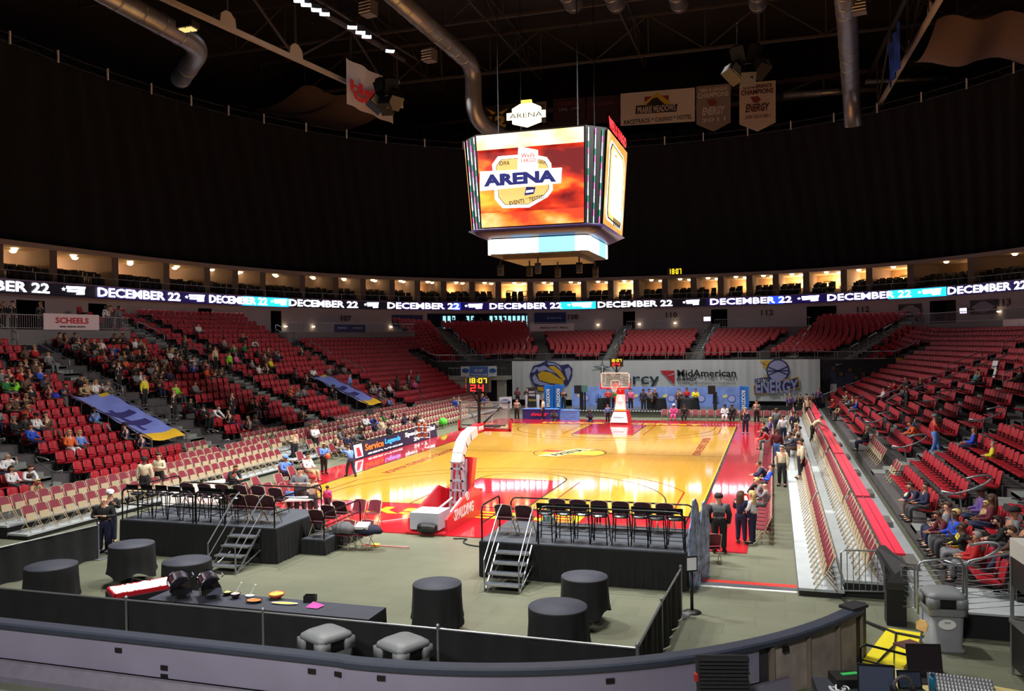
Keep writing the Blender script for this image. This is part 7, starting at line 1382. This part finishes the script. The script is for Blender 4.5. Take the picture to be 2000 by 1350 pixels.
        if kind == 'long':
            loft(h, [[(c_[0]-.03+q*math.cos(t)*.5-.03, q*math.sin(t), z) for t in np.linspace(PI*.5, PI*1.5, 7)]+[(c_[0]-.0-.05, q*math.sin(t)*.95, z) for t in np.linspace(PI*1.5, PI*2.5, 7)] for q, z in ((.10, hz+.06), (.118, hz-.05), (.125, hz-.16), (.12, hz-.30), (.07, hz-.42))])
        if kind == 'cap': h = MB(); h.lathe([(.118, -.01), (.12, .03), (.1, .085), (.05, .115), (0, .12)], 14, (hx-.005, 0, hz+.02)); h.prism([(hx+.08, -.07, hz+.02), (hx+.2, -.05, hz+.01), (hx+.2, .05, hz+.01), (hx+.08, .07, hz+.02)], (0, 0, .012))
        return h
    Zm = Matrix.Diagonal((1, 1, ZS, 1))
    def fin(mbx, nm, n=1): me = mbx.mesh(nm, [skins[0]]*n, True); me.transform(Zm); return me
    mt, mg = MB(), MB(); mt.add(tv, tf); mg.add(lv, lf)
    POSE[name] = dict(body=fin(b, 'body', 3), top=fin(mt, 'top'), legs=fin(mg, 'trousers'), shoes=fin(S, 'shoes'), short=fin(hair('short'), 'hair'), long=fin(hair('long'), 'hair'), cap=fin(hair('cap'), 'cap'), head=hz*ZS, J={k: (v[0], v[1], v[2]*ZS) for k, v in J.items()})
dn = (.0, -.28, .03, -.26, .02)
try:
    pose('stand', arms=(dn, dn)); pose('walk', arms=((-.08, -.27, .12, -.22, .02), (.08, -.27, .2, -.16, .02)), legs=((.22, .16, .5), (-.2, -.02, .5)))
    pose('front', arms=((.06, -.27, .2, .06, .14), (.06, -.27, .2, .06, .14))); pose('phone', arms=((.05, -.27, .2, .16, .16), dn)); pose('bend', lean=.75, arms=((.18, -.24, .2, -.14, .1), (.18, -.24, .2, -.14, .1)), legs=((0, .03, .5), (-.12, -.05, .5)))
    pose('reach', lean=.35, arms=((.3, -.02, .24, .04, .1), (.3, -.05, .24, .0, .1)), legs=((.25, .2, .5), (-.25, -.05, .48))); pose('hips', arms=((-.06, -.27, .12, -.02, .12), (-.06, -.27, .12, -.02, .12)), legs=((0, .02, .5), (.05, .04, .5)))
    kn = ((.44, .44, .5), (.42, .44, .5))
    pose('sit', True, -.05, ((.06, -.27, .24, -.03, .1), (.06, -.27, .24, -.03, .1)), kn); pose('sitlean', True, .5, ((.1, -.24, .22, -.04, .16), (.1, -.24, .22, -.04, .16)), kn); pose('sitback', True, -.22, ((.04, -.27, .22, .03, .14), (-.05, -.27, .16, -.1, .0)), ((.7, .46, .44), (.5, .45, .48)))
    pose('sitarm', True, .05, ((.16, -.18, .12, .2, .1), (.06, -.27, .24, -.03, .1)), kn); pose('ground', True, .2, ((.12, -.22, .2, .1, .12), (.12, -.22, .2, .1, .12)), ((.5, .4, .5), (.52, .42, .48)))
    # the one seated on the floor: bring the hips down
    for nm in ('body', 'top', 'legs', 'shoes', 'short', 'long', 'cap'): pass
except Exception as e:
    import traceback; traceback.print_exc(); print('POSE FAIL', e)
def part_obj(nm, me, mats_, par):
    o = link(nm, me, par)
    for i, M in enumerate(mats_):
        if i < len(o.material_slots): o.material_slots[i].link = 'OBJECT'; o.material_slots[i].material = M
    return o
lipm = mat('lip_tone', (150, 80, 76), .6); NP_ = [0]
def person(x, y, z, a, pz, top, legs='n', hair='short', hc=None, skin=None, s=1.0, lab=None, cat='person', group=None, shoe='k', width=1.0):
    NP_[0] += 1; rr = random.Random(NP_[0]*31+5); P = POSE[pz]; sk = skins[skin if skin is not None else rr.choice([0, 0, 0, 1, 1, 2])]; hm_ = hairs[hc if hc is not None else rr.choice([0, 0, 1, 1, 1, 2, 3])]
    b = part_obj('person', P['body'], [sk, eye, lipm], None); b.location = (x, y, z); b.rotation_euler = (0, 0, a); b.scale = (s*width, s*width, s); tag(b, lab, cat, group)
    part_obj('top', P['top'], [cm(top)], b); part_obj('trousers', P['legs'], [cm(legs)], b); part_obj('shoes', P['shoes'], [cm(shoe)], b)
    if hair == 'cap' or hair.startswith('cap'): part_obj('short_hair' if False else 'cap', P['cap'], [cm(hair[3:] or 'k')], b)
    elif hair != 'bald': part_obj('hair', P[hair], [hm_], b)
    return b
# candidates for seated people: every seat and folding chair
SP = np.array([(q[1], q[2], q[3], q[4], q[5], q[6]) for q in SEATS]+[(c[0], c[1], c[2], c[3], -1, -1 if c[0] < 0 else 1) for c in FC]); taken = set()
HZ = (.46+.04+.55)*ZS
_Q = SP[:, :3]+np.array([0, 0, HZ-.15])-CAM; _dep = _Q @ AX[2]; _sx = 1000+FPX*(_Q @ AX[0])/np.maximum(_dep, .1); _sy = 675-FPX*(_Q @ AX[1])/np.maximum(_dep, .1)
def seat_near(px, py):
    d = (np.hypot(_sx-px, (_sy-py)*1.3)+np.where(_dep < 1, 1e6, 0)+np.where((px > 1640) & (SP[:, 4] < 0), 1e5, 0)); d[list(taken)] = 1e6; i = int(np.argmin(d)); taken.add(i); return i
ROWW = ['front row', 'second row', 'third row', 'fourth row', 'fifth row', 'sixth row', 'seventh row', 'eighth row', 'ninth row', 'tenth row', '11th row', '12th row', '13th row', '14th row', '15th row', '16th row', '17th row', '18th row', '19th row', '20th row', 'rear row', 'rear row']
CR = []
def crowd(s_, ox=0, oy=0, k=4.0):
    for tok in s_.split():
        f = tok.split(','); CR.append((ox+float(f[0])/k, oy+float(f[1])/k, f[2]))
crowd('270,210,r 430,190,h 360,250,g 480,270,g 575,230,k 640,225,h 690,230,g 790,230,w 850,170,k 910,160,k 970,170,d 1040,230,w 1085,215,h 1560,110,w 1300,250,t 1340,250,t 1635,220,k 1770,220,g 1850,250,e 1890,250,e 1900,170,k 1960,215,w 620,290,k 650,290,r 700,290,k 780,320,g 840,310,m 890,280,b 930,320,g 980,330,k 1050,330,d 1095,310,k 1130,310,h 1200,330,g 1260,340,w 1310,310,w 1350,310,w 1440,300,k 1475,310,w 1530,330,g 1860,300,p 110,390,m 185,370,k 250,380,h 310,340,h 290,450,b 165,440,r 80,470,r 60,540,e 150,530,v 210,500,h 380,580,m 455,550,n 270,560,k 610,380,k 770,420,k 860,380,k 935,380,o 1020,540,g 1090,420,k 1060,480,w 1170,390,g 1230,400,h 1280,400,h 1430,400,p 1500,400,b 1560,390,k 1610,400,p 1660,420,h 1640,450,o 1720,410,h 1530,545,g 760,610,w 660,620,t 700,620,t 880,590,g 930,620,l 1240,620,k 1295,630,v 1810,740,k 1980,730,k 1950,840,d 45,700,h 110,720,r 190,700,h 165,770,k 20,780,g 70,830,k 150,870,b 205,870,w 285,830,h 1140,780,n 1180,780,n 1260,770,k 1330,770,k 400,220,h 560,310,n 740,260,k 1000,280,k 1150,260,m 1400,330,h 1210,440,k 1310,430,n 990,380,k 1130,450,h 40,440,g 230,430,k 330,500,d 130,630,h', 0, 620)
crowd('590,990,o*L 665,980,l*L', 0, 620); crowd('20,190,w 85,190,w 110,310,w*L 190,310,w*L 250,330,t', 0, 850)
crowd('330,60,k 400,70,k 460,60,w 270,180,o 320,180,g 390,190,g 25,310,k 5,320,k 370,380,k 20,440,k 640,150,k 910,140,g 965,140,g 990,160,u 1030,150,w 1235,115,p 970,230,g 1020,225,l 640,510,g 690,540,n 740,560,k 820,550,k 810,470,k 850,430,w 880,410,b 920,440,n 970,420,c 1015,400,e 1100,380,k 1040,490,k 1160,390,n 1225,390,k 1250,430,k 1290,400,w 1150,120,t 880,120,k 600,640,h 660,470,g 780,510,g', 500, 720)
crowd('40,740,k 110,750,h 190,790,n 0,860,g 30,880,w 90,870,k 130,830,y 580,880,g 640,870,k 690,870,g 70,800,h 150,760,g 350,740,k', 500, 500)
crowd('740,580,k 730,340,b 690,310,t 560,350,r 620,370,t 1110,520,l 1180,530,o 1580,640,b*L 1700,720,y*K 1620,130,a 1650,140,k 1945,150,k 1210,190,k 985,240,r 930,240,w 1100,230,g 650,350,g 590,330,c 270,590,c 250,640,n 285,620,g 230,560,h 1140,200,d', 1500, 700)
crowd('1350,55,n 1400,60,n 1430,190,k*L 1650,110,u*P 1715,140,t*K 1780,160,m*L 1550,240,b 1470,240,m 1510,360,y*K 1640,400,r 1590,430,r*K 1690,300,k 1610,300,g 1850,270,g 1890,290,k*L 1930,310,k 1990,300,h', 1400, 950, 3.3333)
cnt = {}; todo = []
for px, py, c in CR:
    i = seat_near(px, py); x, y, z, a, j, s_ = SP[i]; todo.append((px, py, c, x, y, z, a, int(j), int(s_)))
todo.sort(key=lambda q: q[0])
def zone(j, s_, y):
    if j < 0: return 'folding chairs %s' % ('left of court' if s_ < 0 else 'right of court')
    st_ = 'left' if s_ < 0 else 'right'; blk = 'near block' if y < -8 else 'middle block' if y < 8 else 'far block'; return '%s stand, %s, %s' % (st_, ROWW[j], blk)
for px, py, c, x, y, z, a, j, s_ in todo: cnt.setdefault((c[0], zone(j, s_, y)), []).append((px, py))
for px, py, c, x, y, z, a, j, s_ in todo:
    k = (c[0], zone(j, s_, y)); L = cnt[k]; lab = 'seated person in %s, %s' % (COLS[c[0]][0], zone(j, s_, y))
    if len(L) > 1: lab += ', %s from the left' % nth(L.index((px, py))+1)
    rr = random.Random(int(px*7+py)); kid = 'K' in c; hair = 'long' if 'L' in c else rr.choice(['short', 'short', 'short', 'long', 'capk' if rr.random() < .5 else 'short', 'bald' if rr.random() < .4 else 'short'])
    person(x+.02*math.cos(a), y+.02*math.sin(a), z-.0, a+rr.uniform(-.25, .25), rr.choice(['sit', 'sit', 'sitlean', 'sitback', 'sitarm']) if not kid else 'sit', c[0], rr.choice('nnkdgh') if c != 'o*L' else 'w', hair, s=.78 if kid else rr.uniform(.94, 1.02), lab=lab)
def atsurf(px, py, side):      # foot point on the stand's slope
    d = ray(px, py); best = None
    for t_ in np.arange(20, 90, .1):
        p = CAM+d*t_; s_ = -1 if side == 'L' else 1; off = (p[0]-CX)*s_
        if off > 14: 
            z = .27+(off-14)*(.42 if s_ < 0 else .402)
            if p[2] <= z: best = p; break
    if best is None: return atz(px, py, 0)
    off = (best[0]-CX)*(-1 if side == 'L' else 1); j = min(21, max(0, round((off-14.4)/.84))); best[2] = .22+j*(.353 if side == 'L' else .338) if side == 'L' else .42+j*.338; return best
# standing people: foot column and row in the photo, surface, height in the photo's rows decides nothing but size class
def stand(px, py, where, pz, top, lab, a=None, legs='n', s=1.0, **k):
    if where in 'LR': p = atsurf(px, py, where)
    else: p = atz(px, py, float(where))
    if a is None: a = 0 if where == 'L' else PI if where == 'R' else -PI/2
    return person(float(p[0]), float(p[1]), float(p[2]), a, pz, top, legs, s=s, lab=lab, **k)
for args in (
    (362, 698, 'L', 'stand', 'k', 'person in a black and yellow top standing in the upper left stand'), (232, 760, 'L', 'stand', 'k', 'person in black standing on the steps by the yellow cloth, left stand'),
    (282, 792, 'L', 'stand', 'y', 'person in a bright yellow jacket standing in the left stand'), (344, 740, 'L', 'stand', 'n', 'person in navy standing among seated people, left stand'), (420, 722, 'L', 'stand', 'c', 'person in a cream top standing beside the lime green one'),
    (448, 728, 'L', 'stand', 'v', 'person in a lime green shirt standing in the left stand'), (340, 818, 'L', 'phone', 'k', 'person in black standing above the near blue banner'), (412, 838, 'L', 'bend', 'w', 'person in a white shirt bending over the handrail, left stand'),
    (453, 818, 'L', 'stand', 'k', 'person in a black hoodie standing right of the bending one'), (683, 765, 'L', 'stand', 'l', 'person in a light blue shirt standing at the top of the farther blue banner'),
    (776, 770, 'L', 'stand', 'k', 'person in a dark top standing with a white bag, far left stand'), (798, 768, 'L', 'stand', 'n', 'person in a navy top beside the red one, far left stand'), (802, 752, 'L', 'stand', 'r', 'person in a red and yellow top standing in the far left stand'), (816, 756, 'L', 'stand', 'a', 'person in a teal top standing right of the red one')):
    stand(*args, legs='k')
for args in ((1772, 808, 'R', 'stand', 'k', 'person in a black jacket standing in the middle of the right stand'), (1826, 885, 'R', 'walk', 'r', 'man in a red polo and grey cap climbing the right stand')): stand(*args, a=.2 if 'polo' in args[5] else PI, hair='capg' if 'polo' in args[5] else 'short', legs='l' if 'polo' in args[5] else 'k')
# on the floor and on the court
F = stand
F(205, 1080, '0', 'front', 'k', 'bald man in black holding a phone and papers beside the left round tables', a=-1.15, legs='n', hair='bald', width=1.18, skin=0, shoe='b'); F(216, 1062, '0', 'phone', 'k', 'person in a white cap standing right behind the bald man', a=-.6, hair='capw', skin=0)
F(283, 978, '.2', 'stand', 'c', 'person in a cream jacket seen from behind at the front riser, left', a=2.2, legs='k', hair='short', hc=0); F(312, 968, '.2', 'front', 'c', 'woman in a cream jacket facing the one seen from behind', a=-1.4, legs='k', hair='long', hc=1)
F(575, 902, '0', 'hips', 'c', 'usher in a cream jacket and black trousers standing on the riser left of the court', a=-.4, legs='k', hc=3); F(606, 888, '.1', 'front', 'm', 'person in a maroon jacket standing beside the usher left of the court', a=-.6, legs='k'); F(616, 890, '.1', 'front', 'w', 'person in a white shirt and black vest beside the maroon jacket', a=-.3, legs='k')
F(633, 926, '.03', 'front', 'l', 'ball kid in a blue shirt holding a basketball at the left sideline', a=-.5, legs='k', s=.86, hc=2); F(686, 931, '.03', 'reach', 'l', 'ball kid in a blue shirt leaning and stretching both arms forward', a=2.6, legs='n', s=.86, hc=1)
b_ = MB().ball((0, 0, 0), .12, 14, 10).obj('basketball', ball_m, None, True); p = atz(633, 926, .03); b_.location = (p[0]+.30, p[1]-.18, .86); tag(b_, 'orange basketball in the hands of a ball kid', 'basketball')
for px, py, pz, c, lg, lab, hr in ((557, 945, 'sitarm', 'l', 'n', 'person in a light blue shirt and blue cap sitting left of the court', 'capl'), (603, 940, 'sit', 'w', 't', 'youth in a white and navy jersey sitting beside the ball kid', 'short'), (450, 962, 'sitlean', 'k', 'k', 'person in black sitting behind the left stage rails', 'short'), (592, 990, 'sitlean', 'g', 'd', 'grey-shirted man sitting behind the right end of the left stage', 'short')):
    p = atz(px, py); person(float(p[0]), float(p[1]), 0, -.25, pz, c, lg, hr, lab=lab); 
    if lab.startswith('grey'): pass
    open_chair(float(p[0])-.02, float(p[1]), 0, -.25, 'maroon folding chair under the '+lab.split(' sitting')[0])
F(587, 1004, '0', 'front', 'g', 'large man in a grey shirt standing behind the right end of the left stage', a=-1.3, legs='d', hc=0, width=1.2)
for px, py, c, hr, s_, lab in ((566, 1005, 'l', 'short', .62, 'child whose blond head shows above the left stage chairs'), (612, 1012, 'c', 'capr', .9, 'person in a pale jacket and red cap sitting beyond the left stage'), (640, 1002, 'p', 'short', .6, 'child in pink at the edge of the court')):
    p = atz(px, py, .03); person(float(p[0]), float(p[1]), 0, PI/2, 'stand' if s_ < .8 else 'front', c, 'd', hr, s=s_, lab=lab)
F(1405, 1079, '.03', 'stand', 'g', 'security guard seen from behind, in a grey vest with lettering and black sleeves', a=PI/2+.1, legs='k', hair='short', hc=0, width=1.12, skin=0)
g = bpy.data.objects[[o.name for o in COL.objects if o.get('label', '').startswith('security guard')][0]]; vt = text('C&C', .1, (-.17, 0, 1.22*ZS), (PI/2, 0, -PI/2), pblack, g, 'vest_lettering', .01, fit=(.24, .05)); vt2 = text('EVENT STAFF', .1, (-.17, 0, 1.15*ZS), (PI/2, 0, -PI/2), pblack, g, 'vest_lettering', .01, fit=(.28, .05))
for o in g.children:
    if o.name.startswith('top'): pass
sl = MB(); J = POSE['stand']['J']
for k in (0, 1): sl.tube([J['sh%d' % k], J['el%d' % k], J['wr%d' % k]], [.088, .068, .054], 10)
sl.obj('sleeves', cm('k'), g, True)
F(1448, 1062, '.03', 'phone', 'n', 'long-haired brunette in a navy top standing on the red apron', a=PI/2-.4, legs='n', hair='long', hc=1, s=.93, skin=0, shoe='h'); F(1470, 1062, '.03', 'front', 'w', 'blonde woman in a white top and blue jeans facing the brunette', a=PI-.3, legs='n', hair='long', hc=2, s=.93, skin=0)
# along the right sideline
for i, (y, c, pz, lg, lab) in enumerate(((-9.8, 'b', 'sitback', 'k', 'man in a bright blue jacket slouching on the right sideline chairs'), (-12.6, 'g', 'sitlean', 'd', 'person in a grey jacket leaning forward on the right sideline chairs'), (-13.9, 'g', 'sitarm', 'd', 'bald man in a grey sweater sitting near the blonde woman'), (3.3, 'r', 'sitlean', 'g', 'man in a red shirt sitting farther up the right sideline'), (6.8, 'n', 'sitlean', 'n', 'person in navy sitting near the far end of the right sideline'), (-8.6, 'n', 'sitlean', 'k', 'person in navy sitting beside the bright blue jacket'), (8.8, 'u', 'sit', 'k', 'person in a purple top sitting at the far end of the right sideline'))):
    person(9.66, y, 0, PI, pz, c, lg, 'bald' if 'bald' in lab else 'short', lab=lab, skin=0)
for args, kw in (((1528, 950, '0', 'stand', 'c', 'usher in a cream jacket and black trousers standing on the walkway right of the court'), dict(legs='k', hc=3, a=-1.9)), ((1565, 936, '.2', 'stand', 'c', 'heavier usher in a cream shirt standing on the right riser'), dict(legs='k', a=PI+.2, width=1.2, hc=0)), ((1587, 866, '.3', 'bend', 'c', 'usher in a cream jacket leaning over on the right riser'), dict(legs='k', a=.2)),
    ((1518, 905, '0', 'stand', 'm', 'person in a plaid maroon shirt on the walkway right of the court'), dict(legs='l', a=PI/2)), ((1530, 868, '0', 'stand', 'w', 'person in a white shirt seen from behind on the far walkway'), dict(a=PI/2)), ((1552, 858, '0', 'walk', 'n', 'person in a navy jacket on the far walkway beside the risers'), dict(a=PI/2)), ((1578, 822, '.3', 'stand', 'c', 'usher in a cream jacket standing at the far end of the right risers'), dict(legs='k')),
    ((1517, 850, '0', 'stand', 'g', 'person in a grey top standing left of the white shirt, far walkway'), dict(a=PI/2)), ((1456, 848, '.03', 'stand', 'n', 'man in a navy suit standing on the far right corner of the court'), dict(legs='n', a=-PI/2)), ((1478, 828, '0', 'hips', 'g', 'person in a grey and black jacket standing beyond the suited man'), dict(legs='k')),
    ((1187, 826, '.03', 'stand', 'l', 'boy in a blue shirt standing left of the far hoop stand'), dict(s=.8, hc=4, a=-1.2)), ((1010, 822, '0', 'hips', 'g', 'man in a grey jacket standing left of the navy promotion table'), dict(legs='k')), ((1061, 820, '0', 'stand', 'c', 'person in a pale vest standing before the navy promotion table'), dict(legs='k', a=PI)),
    ((887, 817, '0', 'stand', 'b', 'youth in a blue shirt seen behind the near backboard, left'), dict(legs='k', a=PI/2)), ((896, 815, '0', 'stand', 'c', 'usher in a cream shirt beside the youth in blue'), dict(legs='k')), ((943, 808, '0', 'stand', 'b', 'person in a blue shirt seen through the near backboard'), dict(legs='k')), ((1600, 800, '.4', 'stand', 'u', 'person in a purple top at the far right corner'), dict())): F(*args, **kw)
for px, Y, c, pz, lab in ((1101, 20.5, 'k', 'hips', 'person in a black jacket on the far stage beside the blue column sign'), (1188, 20.6, 'r', 'front', 'person in a red jacket on the far stage left of the hoop'), (1200, 20.8, 'e', 'stand', 'person in an olive coat on the far stage left of the hoop'), (1232, 20.8, 'p', 'stand', 'person in a pink top on the far stage right behind the hoop stand'), (1257, 20.4, 'n', 'stand', 'person in a navy shirt on the far stage'),
    (1268, 20.7, 'g', 'stand', 'person in a grey shirt on the far stage beside the navy shirt'), (1279, 21.0, 'k', 'front', 'person in black behind the middle cloth table on the far stage'), (1327, 20.8, 'h', 'stand', 'person in brown left of the widest table on the far stage'), (1342, 22.4, 'r', 'front', 'person in a red tie and dark jacket behind the widest table'), (1359, 21.2, 'y', 'front', 'person in a yellow top right of the widest table')):
    x = float(aty(px, 800, Y)[0]); person(x, Y, .5, -PI/2, pz, c, 'k', lab=lab)
for px, c, lab in ((1316, 'p', 'woman in a pink dress and white hat on the far baseline chairs'), (1337, 'k', 'person in a black suit sitting on the far baseline chairs'), (1416, 'w', 'person in white trousers sitting on the far baseline chairs'), (1430, 'k', 'person in black sitting at the right end of the far baseline chairs')):
    x = float(aty(px, 820, 18.2)[0]); person(x, 18.25, 0, -PI/2, 'sit', c, 'w' if 'white tr' in lab else c, 'capw' if 'hat' in lab else 'short', lab=lab, skin=2)
for px, py, c, lab in ((1083, 822, 'd', 'person in grey sitting on the floor before the promotion table'), (1153, 824, 'n', 'person in dark blue sitting on the floor left of the far hoop')): p = atz(px, py); person(float(p[0]), float(p[1]), -.33, -PI/2, 'ground', c, c, lab=lab, hc=0)
for px, py, c, lab in ((1011, 785, 'm', 'person in a dark red top behind the sign boards, far left corner'), (1030, 788, 'k', 'person in black beside the sign boards, far left corner')): p = aty(px, py, 22); person(float(p[0]), 22, .5, -PI/2, 'front', c, 'k', lab=lab)
for px, c, lab in ((1543, 'u', 'child in purple at the far right behind the black barrier'), (1562, 'k', 'person in black standing behind the black barrier'), (1575, 'g', 'person in grey standing under the ENERGY backdrop corner'), (1588, 'k', 'dark-haired person in black at the right edge of the backdrop')): x = float(aty(px, 790, 24)[0]); person(x, 24, 0, -PI/2, 'stand', c, 'k', lab=lab)
# three heads seen behind the right stage and people up on the left platform
for px, py, c, s_, lab in ((1072, 1000, 'a', .68, 'child with a dark cap standing behind the right stage rails'), (1012, 998, 't', .62, 'small child behind the leftmost chair of the right stage'), (443, 955, 'h', .9, 'brown-haired person beyond the left stage stools')): p = aty(px, py, -19.3); person(float(p[0]), -19.3, .03, -PI/2, 'stand', c, 'd', 'capk' if 'cap' in lab else 'short', s=s_, lab=lab)
for i, (px, c) in enumerate(((5, 'k'), (25, 'k'), (80, 'k'), (207, 'w'), (216, 'h'), (232, 'g'))):
    x, y, nx, ny = ring(upix(px, 610, 7.4, 4.2), 4.2); person(x, y, PZ, math.atan2(ny, nx), 'stand', c, 'k', lab='person in a %s top on the left concourse platform, %s from the left' % (COLS[c][0], nth(i+1)))
# silhouettes at the daylight windows
for i, px in enumerate((880, 905, 918, 934, 948, 960, 968, 978)):
    u = upix(px, 615, 7.4, -2); x, y, nx, ny = ring(u, -1.8); person(x, y, PZ, math.atan2(-ny, -nx), 'stand', 'k', 'k', lab='silhouetted person in the foyer by the daylight windows, %s from the left' % nth(i+1))
# coats and small things left on seats
blob('coat', (14.0, -13.4, .78), .2, (1.2, .8, .8), mat('coat_cream', (206, 192, 160), .9, noise=.2), 'cream fluffy coat lying over a front seat of the right stand', 'coat', 8); p = atsurf(105, 785, 'L'); blob('coat', (float(p[0]), float(p[1]), float(p[2])+.45), .25, (1.2, .8, .7), mat('coat_blue', (40, 50, 170), .9, noise=.2), 'bright blue coat left over a seat in the left stand', 'coat', 9)
p = atz(863, 838); blob('jacket', (float(p[0])+.1, float(p[1]), .45), .28, (1.0, .8, 1.0), mat('jacket_lime', (90, 220, 60), .8), 'bright lime green jacket on a chair behind the near backboard', 'jacket', 11)
tw = [q for q in SEATS if q[6] > 0 and q[5] in (8, 9)]; tgt = sorted(tw, key=lambda q: abs(1000+FPX*float(np.dot(np.array(q[1:4])-CAM, AX[0]))/float(np.dot(np.array(q[1:4])-CAM, AX[2]))-1935))[:3]
for i, q in enumerate(tgt): o = MB().prism([(-.16, -.2, .42*ZS), (-.11, -.2, .42*ZS), (-.22, -.2, .92*ZS), (-.29, -.2, .92*ZS)], (0, .4, 0)).obj('seat_cover', white); o.location = q[1:4]; o.rotation_euler = (0, 0, q[4]); tag(o, 'white cover over a red seat back in the right stand, %s of three' % nth(i+1), 'seat cover')
